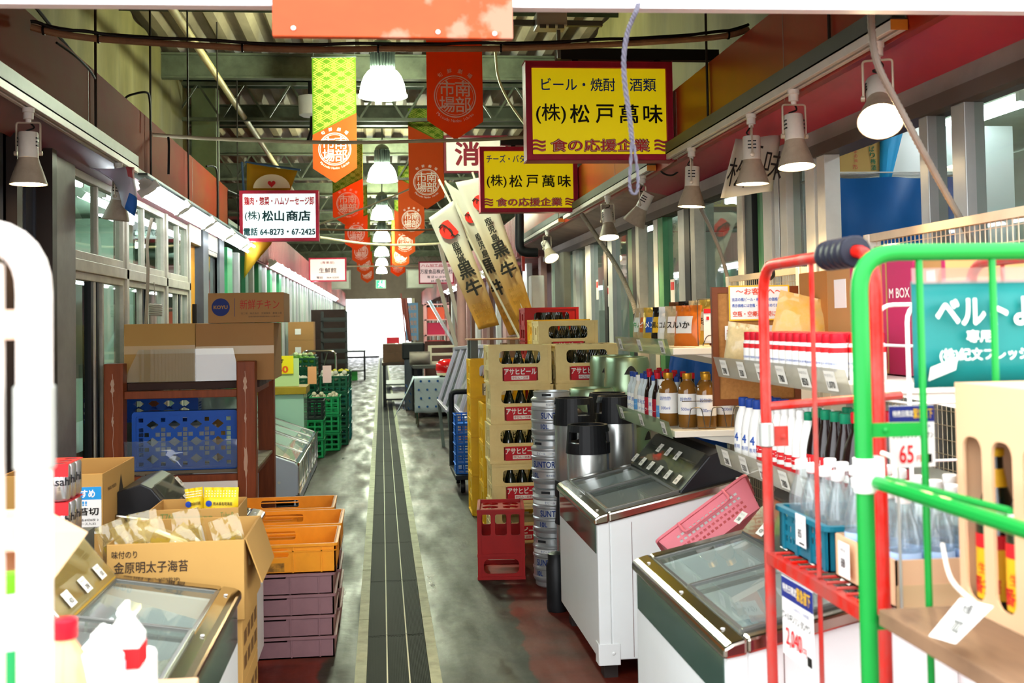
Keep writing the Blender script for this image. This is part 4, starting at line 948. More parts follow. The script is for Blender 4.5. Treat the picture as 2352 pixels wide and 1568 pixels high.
# ---------------------------------------------------------------- kegs
msteelk = M('keg_steel', '#bcc1c2', .3, metal=.6, var=.25, scale=7, dirt='#6c7070'); mblue = M('keg_blue_print', '#223a78', .5); mwb = M('keg_white_band', '#dfe1dd', .45); mgr3 = M('keg_green_ring', '#2c8a38', .5)
def keg_small(name='beer_keg', brand='SUNTORY'):
    t = thing(name, 'x', 'keg'); R = .122; h = .281
    mb = MB(); mb.lathe([(.0,.0),(.10,0),(.108,.008),(.108,.03),(.116,.04),(R,.052),(R,.06),(.117,.066),(.117,.10),(R,.106),(R,.116),(.117,.122),(.117,.17),(R,.176),(R,.186),(.117,.192),(.117,.222),(R,.228),(R,.236),(.112,.246),(.106,.25),(.106,.276),(.110,.281),(.099,.281),(.097,.25),(.06,.246),(.03,.25),(.0,.25)], 32)
    mb.build('body', msteelk, t)
    mb = MB(); mb.lathe([(.1175,.198),(.1175,.218)], 32); mb.build('label_band', mwb, t)
    mb = MB(); a = -1.95
    cyl_text(mb, brand, (0,0), .1178, .145, .034, a, 0, .03, .17); cyl_text(mb, '10L', (0,0), .1178, .082, .026, a-.55, 0, .02); cyl_text(mb, '生ビール', (0,0), .1185, .208, .014, a-.2, 0, .02); cyl_text(mb, '株式会社', (0,0), .1178, .082, .012, a+.3, 0, .01); cyl_text(mb, '生ビール', (0,0), .1185, .208, .011, a+.6, 0, .01)
    mb.build('lettering', mblue, t)
    mb = MB()
    for k in range(3):
        a = -2.4+k*2*PI/3
        for j in range(6): pass
        R_ = Matrix.Rotation(a, 3, 'Z'); mb.obox(R_ @ V(.1065, 0, .263), (.002, .055, .014), R_)
    mb.build('handle_hole_shade', M('hole_shade', '#26282a', .6), t)  # dark plates stand for the shade inside the handle holes
    return t
kg = keg_small()
def put_keg(x, y, z, rz, label, group, src=None, first=[True]):
    o = kg if first[0] else dup(kg); first[0] = False
    o.location = (x, y, z); o.rotation_euler = (0, 0, rz); o['label'] = label; o['group'] = group; return o
kx, ky = atx(1265, 6.62), 6.62
for k in range(4): put_keg(kx+.004*(k % 2), ky, k*.281, (0, .25, -.15, .4)[k], 'small silver beer keg in the front keg column, %s' % ['at the floor', 'second up', 'third up', 'on top'][k], 'front keg column')
kx2 = atx(1222, 7.35)
for k in range(4): put_keg(kx2+.09, 7.3, k*.25+.0 if False else k*.281*.88+0, 0, 'small silver keg in the column behind the front kegs, %s' % ['at the floor', 'second up', 'third up', 'on top'][k], 'rear keg column').scale = (.88, .88, .88)
# black-topped stainless kegs
mbr = M('brushed_steel', '#bfc2bf', .27, metal=.75, var=.15, scale=3, stretch=(8, 8, .3)); mrub = M('black_rubber', '#17181a', .45, var=.2, scale=8, dirt='#2c2e30')
def keg_tall():
    t = thing('stainless_keg', 'x', 'keg'); R = .112
    mb = MB(); mb.lathe([(.0,.03),(.10,.03),(R,.06),(R,.43),(.10,.46),(.0,.47)], 32); mb.build('body', mbr, t)
    mb = MB(); mb.lathe([(.0,.0),(R+.004,.0),(R+.006,.02),(R+.004,.09),(R,.095)], 32); mb.build('base_ring', mrub, t)
    mb = MB(); n = 36
    for k in range(n):      # collar with grip openings
        a, b = 2*PI*k/n, 2*PI*(k+1)/n; grip = (k % 12) in (3, 4, 5, 6)
        for za, zb in (((.40, .455), (.515, .55)) if grip else ((.40, .55),)):
            vs = []
            for r in (R+.007, R-.008):
                for z in (za, zb):
                    rr = r-.012*max(0, (z-.5)/.05)
                    vs += [(rr*math.cos(a), rr*math.sin(a), z), (rr*math.cos(b), rr*math.sin(b), z)]
            mb.add(vs, [(0,1,3,2),(5,4,6,7),(2,3,7,6),(1,0,4,5),(0,2,6,4),(3,1,5,7)])
    mb.lathe([(.0,.47),(.03,.49),(.05,.47),(.10,.46)], 24); mb.build('collar', mrub, t)
    mb = MB(); mb.lathe([(.016,.488),(.016,.505),(.0,.507)], 14); mb.build('valve', M('valve_cap_blue', '#3aa0c8', .4), t)
    return t
kt = keg_tall(); ktl = [(1318, 6.35, .55, 'black-topped stainless keg standing on another behind the first freezer'), (1415, 6.4, .55, 'black-topped stainless keg beside the steel shelf, on another keg'), (1348, 6.0, .43, 'black-topped stainless keg with a blue valve cap, closest to the freezer'), (1318, 6.35, .0, 'lower stainless keg mostly hidden behind the first freezer'), (1415, 6.4, 0., 'lower stainless keg hidden behind the freezer hood'), (1395, 6.72, .55, 'black-topped keg half hidden between two others')]
tag(MB().box(1.02, 1.32, 5.89, 6.12, 0, .43).build('plinth', mdk), 'dark box under the keg closest to the freezer', 'box')
for i, (px, y, z, lb) in enumerate(ktl):
    o = kt if i == 0 else dup(kt); o.location = (atx(px, y), y, z); o['label'] = lb; o.rotation_euler = (0, 0, .4*i)
o = dup(kt); o.location = (atx(1395, 6.72), 6.72, 0); o['label'] = 'lower keg hidden behind three others'
# pale silver kegs, green light on them put into the steel colour
mgk = M('green_lit_keg_steel', '#93a88a', .3, metal=.85, var=.2, scale=5)
def keg_wide():
    t = thing('wide_keg', 'x', 'keg'); R = .15
    mb = MB(); mb.lathe([(.0,0),(.14,0),(.145,.02),(.145,.05),(R,.065),(R,.30),(.145,.32),(.145,.42),(.135,.45),(.125,.455),(.125,.43),(.06,.40),(0,.40)], 36); mb.build('body', mgk, t)
    mb = MB()
    for k in range(3):
        a = -2.2+k*2*PI/3; vs = []; n = 10
        for j in range(n+1):
            th = a+(j/n-.5)*.62; zt = .345+.055*math.sin(PI*j/n); vs += [(.1465*math.cos(th), .1465*math.sin(th), .345), (.1465*math.cos(th), .1465*math.sin(th), zt)]
        mb.add(vs, [(2*j, 2*j+2, 2*j+3, 2*j+1) for j in range(n)])
    mb.build('grip_opening_shade', M('hole_shade', '#26282a', .6), t)  # dark patches laid on the body as shade of the grip openings
    mb = MB(); mb.lathe([(.1515,.06),(.1515,.085)], 32); mb.build('ring', mgr3, t); return t
kw = keg_wide(); i = 0
for px, y, z, lb in ((1405, 7.6, .84, 'wide silver keg with arched grips, high on the keg pile'), (1441, 7.25, .84, 'wide silver keg beside the shelf with green ring, high on the pile'), (1358, 6.99, .66, 'wide silver keg in front of the beige crates, its plain top visible'), (1405, 7.6, .42, 'wide keg in the middle of the pile'), (1441, 7.25, .42, 'wide keg in the middle of the pile by the shelf'), (1405, 7.6, 0, 'wide keg at the floor under the pile'), (1441, 7.25, 0, 'wide keg at the floor under the pile by the shelf')):
    o = kw if i == 0 else dup(kw); i += 1; o.location = (atx(px, y), y, z); o['label'] = lb; o.rotation_euler = (0, 0, .3*i)
tag(MB().box(atx(1358, 6.99)-.12, atx(1358, 6.99)+.12, 6.87, 7.11, 0, .66).build('plinth', mdk), 'dark box under the keg in front of the crates', 'box')
# ---------------------------------------------------------------- freezers
mfw = M('freezer_white', '#dfe3e2', .35, var=.12, scale=2.5, dirt='#c2bdae'); mchr = M('chrome_rim', '#b9b4a8', .16, metal=1., var=.1, scale=3); mliner = M('freezer_liner', '#c3cdc8', .5, var=.2, scale=4, dirt='#9aa8a4')
mstrip = M('dark_green_glass', '#2c453d', .08, spec=.8); mhood = M('black_hood', '#1b1c1f', .35, var=.15, scale=4); mclear = MG('clear_acrylic', '#f0f2ee', .8, haze=.03, hazecol='#c9cfc4'); mcard = M('price_card', '#e9e6da', .6); mlid = MG('freezer_lid_glass', '#dfe9e4', 1.3, haze=.10, hazecol='#cfd8d2')
def freezer(label, xf, y0, y1, sg, hoodcol=None, cards=8, zf=.69, rise=.15, dep=.68, hz=.245):
    """display freezer; xf aisle side, sg +1 extends to +x"""
    t = thing('display_freezer', label, 'freezer', (xf+sg*dep/2, (y0+y1)/2, 0))
    X = lambda d: xf+sg*d
    zt = lambda d: zf+rise*d/dep
    def pr(poly, a, b, mb, mi=0):
        q = [(X(d), z) for d, z in poly]
        mb.prism(q if sg < 0 else q, 'y', a, b, mi)
    mb = MB(); ins = .055
    pr([(0,.09),(ins,.09),(ins,zt(ins)-.02),(0,zf-.02)], y0, y1, mb); pr([(dep-.06,.09),(dep,.09),(dep,zt(dep)),(dep-.06,zt(dep))], y0, y1, mb)
    for a, b in ((y0, y0+ins), (y1-ins, y1)): pr([(ins,.09),(dep-.06,.09),(dep-.06,zt(dep)-.02),(ins,zt(ins)-.02)], a, b, mb)
    mb.box(X(ins), X(dep-.06), y0+ins, y1-ins, .09, .12)
    mb.build('cabinet', mfw, t, .006, world=True)
    mb = MB(); mb.box(X(ins), X(dep-.07), y0+ins, y1-ins, .40, .41); mb.build('basket_floor', mliner, t, world=True)
    mb = MB(); mb.box(X(-.003), X(.002), y0+.03, y1-.03, zf-.155, zf-.035); mb.build('front_window', mstrip, t, .002, world=True)
    # corner guard and panel seam on the near end
    yn = y0
    mb = MB(); mb.box(X(-.002), X(.09), yn-.004, yn, .07, .16); mb.box(X(-.004), X(0), yn, yn+.07, .07, .16); mb.lathe([(.008,.002),(.006,.004),(0,.004)], 10, (X(.06), yn-.004, .12), R=Matrix.Rotation(PI/2, 3, 'X')); mb.build('corner_guard', mfw, t, .004, world=True)
    mb = MB(); mb.box(X(.148), X(.150), yn-.0012, yn+.001, .1, zf-.02); mb.build('panel_seam', M('rust_seam', '#6a4a40', .7), t, world=True)
    # chrome frame round the top
    rw = .05; mb = MB()
    pr([(-.012,zf-.03),(rw,zf-.02),(rw,zt(rw)+.012),(.01,zf+.012),(-.012,zf)], y0-.012, y1+.012, mb)
    for a, b in ((y0-.012, y0+rw), (y1-rw, y1+.012)): pr([(rw,zt(rw)-.03),(dep,zt(dep)-.03),(dep,zt(dep)+.008),(rw,zt(rw)+.012)], a, b, mb)
    mb.build('rim', mchr, t, .008, world=True)
    mb = MB()
    for yb in (y0+.11, y1-.11, (y0+y1)/2): mb.lathe([(.006,0),(.006,.003),(0,.004)], 8, (X(.022), yb, zf+.016))
    mb.build('rivet', M('rivet_white', '#e8e6df', .3), t, world=True)
    # two sliding glass lids
    ga, gb = .055, dep*.545; ym = (y0+y1)/2
    for nm, a, b, dz in (('lid', y0+rw, ym+.03, .014), ('lid', ym-.03, y1-rw, .004)):
        mb = MB(); mb.quad((X(ga), a, zt(ga)+dz), (X(gb), a, zt(gb)+dz), (X(gb), b, zt(gb)+dz), (X(ga), b, zt(ga)+dz)); l = mb.build(nm, mlid, t, world=True)
        mb = MB()
        for yy in (a, b): mb.bar((X(ga), yy, zt(ga)+dz), (X(gb), yy, zt(gb)+dz), .016, .012)
        for d in (ga, gb): mb.bar((X(d), a, zt(d)+dz), (X(d), b, zt(d)+dz), .014, .012)
        mb.build('lid_frame', M('lid_frame_grey', '#6f706b', .3, metal=.5), l, .002, world=True) if False else None
        f = mb.build('lid_frame', M('lid_frame_grey', '#6f706b', .3, metal=.5), t, .002, world=True)
    # sloping black hood with clear ticket panel
    mb = MB(); hb, ht, zh = dep*.537, dep*.743, zf+hz; pr([(hb,zt(hb)),(hb+.01,zt(hb)+.02),(ht,zh),(dep*.823,zh+.02),(dep,zh-.01),(dep,zt(dep))], y0+.03, y1-.03, mb); mb.build('hood', hoodcol or mhood, t, .006, world=True)
    mb = MB(); pr([(hb+.002,zt(hb)+.022),(hb+.006,zt(hb)+.022),(ht,zh+.006),(ht-.004,zh+.006)], y0+.08, y1-.05, mb); mb.build('ticket_panel', mclear, t, world=True)
    for k in range(cards):
        row = 0 if k < cards*.6 else 1; kk = k if row == 0 else k-int(cards*.6); f0 = .18 if row == 0 else .68
        dd, dz = ht-hb-.003, zh+.006-zt(hb)-.022; d = hb+.005+dd*f0; z = zt(hb)+.022+dz*f0; yc = y0+.14+(y1-y0-.3)*(kk+.5*(row == 1))/max(1, cards*.6-1)
        e = V(sg*dd, 0, dz).normalized(); nn = V(-sg*e.z, 0, abs(e.x))
        c = V(X(d), yc, z)+nn*.006; mb = MB(); mb.quad(c-Y_*.032-e*.024, c+Y_*.032-e*.024, c+Y_*.032+e*.024, c-Y_*.032+e*.024)
        U = -Y_*sg if sg > 0 else Y_
        mb.text(('298', '150', '88', '420')[k % 4], c+nn*.001-e*.008, -Y_*sg, e, .014, None, 1, .01, n=nn); mb.text('アイス バー', c+nn*.001+e*.013, -Y_*sg, e, .007, .05, 1, .0, n=nn)
        mb.build('price_card', [mcard, mbl], t, world=True)
    for sx in (.06, dep-.1):
        for yy in (y0+.1, y1-.1):
            mb = MB(); mb.box(X(sx-.03), X(sx+.03), yy-.04, yy+.04, 0, .09); mb.build('foot', M('foot_dark', '#2b2320', .6), t, world=True)
    return t
freezer('white display freezer beside the keg column, its glass lids under a black ticket hood', .90, 4.80, 5.84, 1, cards=9)
freezer('white display freezer nearest the street, behind the red trolley', .868, 2.86, 3.92, 1, cards=7)
mhy = M('yellow_ticket_board', '#c39a3a', .5, var=.2, scale=3)
freezer('white display freezer on the left nearest the street, its ticket panel mustard yellow', -.472, 2.62, 3.775, -1, hoodcol=mhy, cards=10, zf=.678, rise=.11)
freezer('white display freezer on the left behind the big cardboard boxes', -.545, 4.76, 5.28, -1, cards=3, dep=.53, hz=.19, rise=.09)
# goods inside the freezers: frosty packs seen through the lids
def soft_pack(name, label, cat, loc, size, rot, mats, group=None, txt=None, tmi=1):
    """pillow pack: rounded bag with sealed ends"""
    w_, h_, d_ = size; mb = MB(); nu, nv = 14, 14
    for s_ in (-1, 1):
        def fn(u, v, s_=s_):
            vb = min(1, max(0, (v-.06)/.80)); a = (1-abs(2*u-1)**2.2)*(1-abs(2*vb-1)**2); x = (u-.5)*w_*(1-.08*a); z = v*h_
            if s_ > 0: x = -x; u = 1-u
            return (x, s_*d_/2*max(0, a)**.55 + .0025*math.sin(u*23+v*17)*(1-.5*a) + (.003*math.sin(u*40) if v > .86 else 0), z)
        mb.sheet(fn, nu, nv, 0)
    o = mb.build(name, mats[0] if isinstance(mats, (list, tuple)) else mats, None)
    o.location = loc; o.rotation_euler = rot; tag(o, label, cat, group)
    return o
mfz = [M('frosty_blue', '#a9bcc4', .5), M('frosty_white', '#dcdfdc', .5), M('frosty_cream', '#d6cdb4', .5)]
for (xf, y0, y1, sg, nm) in ((.868, 2.86, 3.92, 1, 'right freezer nearest the street'), (.90, 4.80, 5.84, 1, 'right freezer by the kegs'), (-.472, 2.62, 3.77, -1, 'left freezer nearest the street')):
    k = 0
    for i in range(6):
        for j in range(2):
            soft_pack('frozen_pack', 'frosty packet lying under glass in the '+nm, 'packet', (xf+sg*(.16+.2*j), y0+.15+(y1-y0-.3)*i/5, .412), (.15, .13, .05), (-.9, 0, .4*((i+j) % 3)-.3), mfz[(i+j) % 3], 'packets in the '+nm); k += 1
# dark gas bottle behind freezer, wood block
tag(MB().lathe([(0,0),(.05,0),(.055,.02),(.055,.24),(.045,.26),(.045,.30),(.02,.31),(.0,.31)], 18, (.905, 6.02, 0)).build('black_canister', mrub), 'small black canister on the floor between keg and freezer', 'canister')
# ---------------------------------------------------------------- pink shopping basket between the freezers
def shop_basket(label, mat, L=.46, W_=.30, H=.21, holes=True):
    t = thing('shopping_basket', label, 'basket'); bx, by = L*.42, W_*.40; tx_, ty = L/2, W_/2
    mb = MB()
    def side(p0, p1, q0, q1, nh):
        a, b, c, d = map(Vector, (p0, p1, q0, q1)); U = (b-a).normalized(); Ln = (b-a).length; m0 = (a+b)/2; m1 = (c+d)/2; Vv = (m1-m0); Hh = Vv.length; Vv.normalize(); LT = (d-c).length
        hs = []
        for r_ in range(4):
            z = Hh*(.26+.15*r_)
            for k in range(nh):
                x = (k-(nh-1)/2)*(Ln*.84/nh); hs.append(rect(x-Ln*.26/nh, x+Ln*.26/nh, z-Hh*.035, z+Hh*.035))
        mb.plate([(-Ln/2, 0), (Ln/2, 0), (LT/2, Hh), (-LT/2, Hh)], hs, .004, m0, U, Vv)
    side((-bx,-by,0),(bx,-by,0),(-tx_,-ty,H),(tx_,-ty,H), 15); side((bx,by,0),(-bx,by,0),(tx_,ty,H),(-tx_,ty,H), 15)
    side((bx,-by,0),(bx,by,0),(tx_,-ty,H),(tx_,ty,H), 9); side((-bx,by,0),(-bx,-by,0),(-tx_,ty,H),(-tx_,-ty,H), 9)
    mb.box(-bx, bx, -by, by, 0, .005); mb.plate(rrect(-tx_-.014, tx_+.014, -ty-.014, ty+.014, .03), [rrect(-tx_+.002, tx_-.002, -ty+.002, ty-.002, .02)], .016, (0,0,H-.014), X_, Y_)
    mb.build('body', mat, t)
    for sy in (-1, 1):
        mb = MB(); mb.tube(arc_pts([(-L*.26, sy*(ty+.016), H), (-L*.26, sy*(ty+.035), H-.085), (L*.26, sy*(ty+.035), H-.085), (L*.26, sy*(ty+.016), H)], .03, 5), .006, 8); mb.build('handle', mat, t)
    return t
bk = shop_basket('pink plastic shopping basket leaning between the two right freezers', M('pink_plastic', '#d9757f', .45, var=.12, scale=5))
bk.location = W(1672, 1222, 4.30); bk.rotation_euler = Matrix(((math.cos(.62), 0, -math.sin(.62)), (0, 1, 0), (math.sin(.62), 0, math.cos(.62)))).to_euler()
bk.rotation_euler = (math.radians(-38), math.radians(-35), math.radians(-4)); bk.scale = (.92, .66, .66)
bk.location = W(1668, 1246, 4.40)
# ---------------------------------------------------------------- shelf units
mshelf = M('shelf_cream', '#e0ddd0', .45, var=.15, scale=4, dirt='#b9b3a2'); mmesh = M('mesh_beige', '#cfc0a4', .45, var=.3, scale=6, dirt='#9c8a6c'); mrail = MG('price_rail_clear', '#cfe0c0', 1.2, haze=.35, hazecol='#b8c9a4'); mrailg = MG('price_rail_grey', '#d6d2c4', 1.2, haze=.5, hazecol='#bdb8a6')
def gondola(label, x0, x1, y0, y1, shelves, ztop, rail, rails, rtext, mesh_h):
    t = thing('display_shelf', label, 'shelf', ((x0+x1)/2, (y0+y1)/2, 0))
    mb = MB(); mb.box(1.62, x1, y0, y1, .0, .14); mb.build('plinth', mshelf, t, .004, world=True)
    for y in (y0+.02, y1-.06):
        mb = MB(); mb.box(x1-.05, x1, y, y+.04, .0, ztop); mb.build('upright', mshelf, t, .003, world=True)
    mb = MB(); k = 0; y = y0+.06
    while y < y1-.06: mb.tube([(x1-.03, y, .2), (x1-.03, y, ztop-.02)], .002, 4); y += .032
    z = .3
    while z < ztop: mb.tube([(x1-.028, y0+.03, z), (x1-.028, y1-.03, z)], .0022, 4); z += .05
    mb.box(x1-.045, x1-.015, y0, y1, ztop-.03, ztop); mb.build('back_mesh', mmesh, t, world=True)
    for zs in shelves:
        mb = MB(); mb.box(x0, x1-.05, y0, y1, zs-.03, zs); s_ = mb.build('shelf_board', mshelf, t, .003, world=True)
        for y in (y0+.01, y1-.03):
            mb = MB(); mb.prism([(x1-.05, zs-.03), (x0+.1, zs-.03), (x1-.05, zs-.14)], 'y', y, y+.012); mb.build('bracket', mshelf, t, world=True)
        if zs in rails:
            mb = MB(); mb.quad((x0-.008, y0, zs-.035), (x0-.028, y0, zs+.042), (x0-.028, y1, zs+.042), (x0-.008, y1, zs-.035)); mb.quad((x0-.004, y0, zs-.035), (x0-.008, y0, zs-.035), (x0-.008, y1, zs-.035), (x0-.004, y1, zs-.035)); mb.build('price_rail', rail, t, world=True)
            n = len(rtext)
            for k in range(n):
                yc = y1-.12-(y1-y0-.24)*k/(n-1); e = V(-.02, 0, .077).normalized(); c = V(x0-.0215, yc, zs+.004); mb = MB(); mb.quad(c+Y_*.04-e*.03, c-Y_*.04-e*.03, c-Y_*.04+e*.03, c+Y_*.04+e*.03)
                mb.text(rtext[k], c-X_*.001-e*.012, -Y_, e, .022, None, 1, .02); mb.text('サイズ プリン', c-X_*.001+e*.017, -Y_, e, .009, .06, 1)
                mb.build('price_card', [mcard, mbl], t, world=True)
    return t
gondola('cream display shelf unit with bagged snacks on top, between freezer and corkboard', 1.30, 1.95, 5.0, 6.15, (1.03, 1.40), 1.76, mrail, (1.03, 1.40), ['98', '128', '350'], .2)
gondola('cream display shelf unit behind the red trolley, rows of red-capped jars', 1.31, 1.95, 3.05, 4.32, (1.0, 1.34), 1.85, mrailg, (1.0, 1.34), ['298', '350', '755', '780', '850', '1,070'], .2)
# products ------------------------------------------------------
_bp = {}
def bottle(key, name, cat, body, bm, cap=None, cm=None, band=None, band_m=None, txt=None, txt_m=None, txt_z=0, txt_h=.012, n=16, ang=-2.2, band2=None, band2_m=None):
    """a kind of bottle, built once: body, cap, label band"""
    t = thing(name, 'x', cat); mb = MB(); mb.lathe(body, n); mb.build('body', bm, t)
    if cap: mb = MB(); mb.lathe(cap, n); mb.build('cap', cm, t)
    if band:
        mb = MB(); r, z0, z1 = band; mb.lathe([(r, z0), (r, z1)], n); lb = mb.build('label', band_m, t)
        if txt:
            mb = MB()
            for s_, dz, h in txt: cyl_text(mb, s_, (0,0), r+.0008, txt_z+dz, h, ang, 0, .015)
            mb.build('lettering', txt_m, lb)
    if band2: mb = MB(); r, z0, z1 = band2; mb.lathe([(r, z0), (r, z1)], n); mb.build('label', band2_m, t)
    _bp[key] = [t, True]; return t
def put(key, x, y, z, label, group=None, rz=0, sc=None):
    s_, f = _bp[key]; o = s_ if f else dup(s_); _bp[key][1] = False
    o.location = (x, y, z); o.rotation_euler = (0, 0, rz); o['label'] = label
    if group: o['group'] = group
    if sc: o.scale = (sc, sc, sc)
    return o
mcapr = M('red_cap', '#c9182a', .35); mcapb = M('blue_cap', '#22428f', .35); mcapw = M('white_cap', '#eceae6', .4); mcapg = M('green_cap', '#12805a', .35); mgoldc = M('gold_cap', '#c9952e', .3, metal=.6)
mjar = M('white_seasoning', '#e9e6e0', .3, coat=.4); mlab = M('label_white', '#eceae4', .5); mlr = M('label_red', '#cf2026', .5); mlb = M('label_blue', '#2b55a8', .5); mly = M('label_yellow', '#e8b521', .5); msoy = M('dark_sauce', '#1d0f0d', .12, coat=.4); mamb = M('amber_vinegar', '#7d5420', .1, coat=.4, spec=.4); mpet = MG('clear_pet', '#eaf1f2', 1.6, haze=.06)
bottle('jar', 'seasoning_jar', 'jar', [(0,0),(.026,0),(.027,.004),(.027,.10),(.025,.108),(.022,.112),(0,.112)], mjar, [(.0235,.110),(.0245,.112),(.0245,.138),(.023,.14),(0,.14)], mcapr, (.0275,.012,.082), mlab, [('化学調味料', .0, .008), ('うまみ', -.018, .010)], mlb, .05, ang=-2.6, band2=(.0276,.082,.098), band2_m=mlr)
jn = 0
for r_ in range(3):
    for k in range(14):
        y = 4.05-.0615*k
        put('jar', 1.345+.06*r_, y, 1.34, 'white seasoning jar with red cap in the jar rows behind the red trolley', 'red-capped seasoning jars', rz=.1*((k*7+r_*3) % 5-2)); jn += 1
bottle('tubeb', 'detergent_bottle', 'bottle', [(0,0),(.036,0),(.038,.006),(.036,.12),(.028,.165),(.018,.19),(.016,.20)], mlab, [(.018,.198),(.019,.20),(.019,.228),(.016,.232),(0,.232)], mcapb, (.0385,.03,.10), mlab, [('4', .02, .03), ('専用', -.015, .016)], mlb, .065, ang=-2.6)
bottle('tuber', 'sauce_tube', 'bottle', [(0,0),(.030,0),(.033,.006),(.031,.12),(.022,.17),(.013,.20)], mlab, [(.0135,.198),(.0145,.2),(.0145,.222),(.01,.226),(0,.226)], mcapw, (.0335,.05,.075), mlr, [('ソース', .0, .014)], mwl, .062, ang=-2.6, band2=(.0335,.015,.035), band2_m=mlr)
bottle('tubeg', 'sauce_tube', 'bottle', [(0,0),(.030,0),(.033,.006),(.031,.12),(.022,.17),(.013,.20)], mlab, [(.0135,.198),(.0145,.2),(.0145,.222),(.01,.226),(0,.226)], mcapg, (.0335,.05,.075), M('label_green', '#178a4c', .5), [('酢', .0, .016)], mwl, .062, ang=-2.6)
bottle('soy', 'sauce_bottle', 'bottle', [(0,0),(.033,0),(.035,.005),(.035,.11),(.03,.14),(.017,.19),(.014,.215)], msoy, [(.0155,.213),(.0165,.215),(.0165,.24),(.014,.243),(0,.243)], mcapg, (.0355,.04,.10), mlr, [('さしみ', .012, .018), ('醤油', -.014, .018)], mwl, .07, ang=-2.6)
bottle('soyr', 'sauce_bottle', 'bottle', [(0,0),(.045,0),(.048,.006),(.048,.10),(.04,.15),(.02,.20),(.017,.225)], msoy, [(.0175,.222),(.019,.225),(.019,.25),(.016,.254),(0,.254)], mcapr, (.0485,.02,.09), M('label_dark_red', '#7d141a', .5), [('濃縮', .01, .022), ('つゆ', -.018, .014)], mwl, .055, ang=-2.6)
y = 4.22
lst = ['tubeb']*3+['tuber']*6+['tubeg']+['soy']*4+['soyr']*4
cn = {}
for row in range(2):
    y = 4.24
    for k, kk in enumerate(lst):
        stp = {'tubeb': .082, 'tuber': .07, 'tubeg': .07, 'soy': .074, 'soyr': .1}[kk]; y -= stp/2
        if y < 3.1: break
        nmx = {'tubeb': 'white bottle with blue cap at the far end of the middle shelf', 'tuber': 'white squeeze tube with red band on the middle shelf', 'tubeg': 'white squeeze tube with green cap on the middle shelf', 'soy': 'dark sauce bottle with green cap and red label on the middle shelf', 'soyr': 'round dark sauce bottle with red cap on the middle shelf'}[kk]
        put(kk, 1.36+.1*row, y, 1.0, nmx, {'tubeb': 'blue-capped white bottles', 'tuber': 'red-banded squeeze tubes', 'tubeg': 'green-capped tubes', 'soy': 'green-capped sauce bottles', 'soyr': 'red-capped round sauce bottles'}[kk], rz=.12*((k*5) % 4-1.5)); y -= stp/2
# shelf by the corkboard: small bottles
bottle('shochu', 'sake_bottle', 'bottle', [(0,0),(.027,0),(.029,.005),(.029,.12),(.024,.15),(.012,.175),(.011,.20)], M('clear_sake', '#c9d3d2', .15, coat=.3), [(.0125,.196),(.0135,.2),(.0135,.222),(0,.224)], mcapb, (.0295,.02,.11), mlab, [('清酒', .015, .02), ('さかな', -.02, .014)], mlb, .065, ang=-2.4)
bottle('shochur', 'sake_bottle', 'bottle', [(0,0),(.028,0),(.03,.005),(.03,.12),(.025,.15),(.013,.185),(.012,.215)], msoy, [(.0135,.21),(.0145,.214),(.0145,.238),(0,.24)], mcapr, (.0305,.02,.11), M('label_crimson', '#a3182a', .5), [('一', .02, .02), ('ラー油', -.015, .016)], mwl, .065, ang=-2.4)
bottle('shochub', 'sake_bottle', 'bottle', [(0,0),(.028,0),(.03,.005),(.03,.11),(.024,.14),(.015,.165),(.014,.185)], M('cloudy_white', '#dcd8c9', .2), [(.016,.18),(.017,.184),(.017,.21),(0,.212)], mcapw, (.0305,.03,.085), M('label_sky', '#5c9ad0', .5), [('ドレッシング', 0, .010)], mwl, .06, ang=-2.4)
bottle('vinegar', 'vinegar_bottle', 'bottle', [(0,0),(.042,0),(.045,.006),(.045,.16),(.042,.18),(.03,.205),(.02,.215),(.02,.225)], mamb, [(.022,.222),(.023,.224),(.023,.248),(0,.25)], mgoldc, (.0455,.06,.155), mlab, [('穀物酢', .025, .018), ('500ml', -.02, .014)], mlb, .105, ang=-2.2)
y = 6.08
seq = ['shochu', 'shochu', 'shochub', 'shochu', 'shochu', 'shochur', 'shochu', 'shochur', 'shochub']
lbl = {'shochu': 'small clear bottle with blue cap on the lower snack shelf', 'shochur': 'dark bottle with red cap on the lower snack shelf', 'shochub': 'cloudy bottle with white cap on the lower snack shelf'}
for row in range(3):
    y = 6.08
    for k, kk in enumerate(seq):
        kk2 = kk if row == 0 else ['shochur', 'shochu'][(k+row) % 2]
        put(kk2, 1.35+.075*row, y, 1.03, lbl[kk2], 'small bottles on the lower snack shelf, '+kk2.replace('shochur', 'red caps').replace('shochub', 'white caps').replace('shochu', 'blue caps'), rz=.2*((k*3) % 4-1.5)); y -= .082
for k, (x, y) in enumerate(((1.345, 5.28), (1.41, 5.18), (1.47, 5.08), (1.53, 5.30), (1.57, 5.13))):
    put('vinegar', x, y, 1.03, 'big amber bottle with gold cap at the near end of the lower snack shelf', 'gold-capped amber bottles', rz=.15*k)
t = thing('wire_holder', 'thin wire product divider in front of the amber bottles', 'rack', (1.5, 5.02, 1.03)); mb = MB()
for x in (1.40, 1.50, 1.60, 1.70):
    mb.tube(arc_pts([(x-.035, 5.02, 1.04), (x-.02, 5.02, 1.13), (x+.03, 5.02, 1.13), (x+.045, 5.02, 1.04)], .015, 4), .0022, 5)
mb.tube([(1.34, 5.02, 1.04), (1.76, 5.02, 1.04)], .0022, 5); mb.tube([(1.34, 5.02, 1.16), (1.76, 5.02, 1.16)], .0022, 5); mb.build('wire', M('dark_wire', '#5b564c', .4, metal=.6), t, world=True)
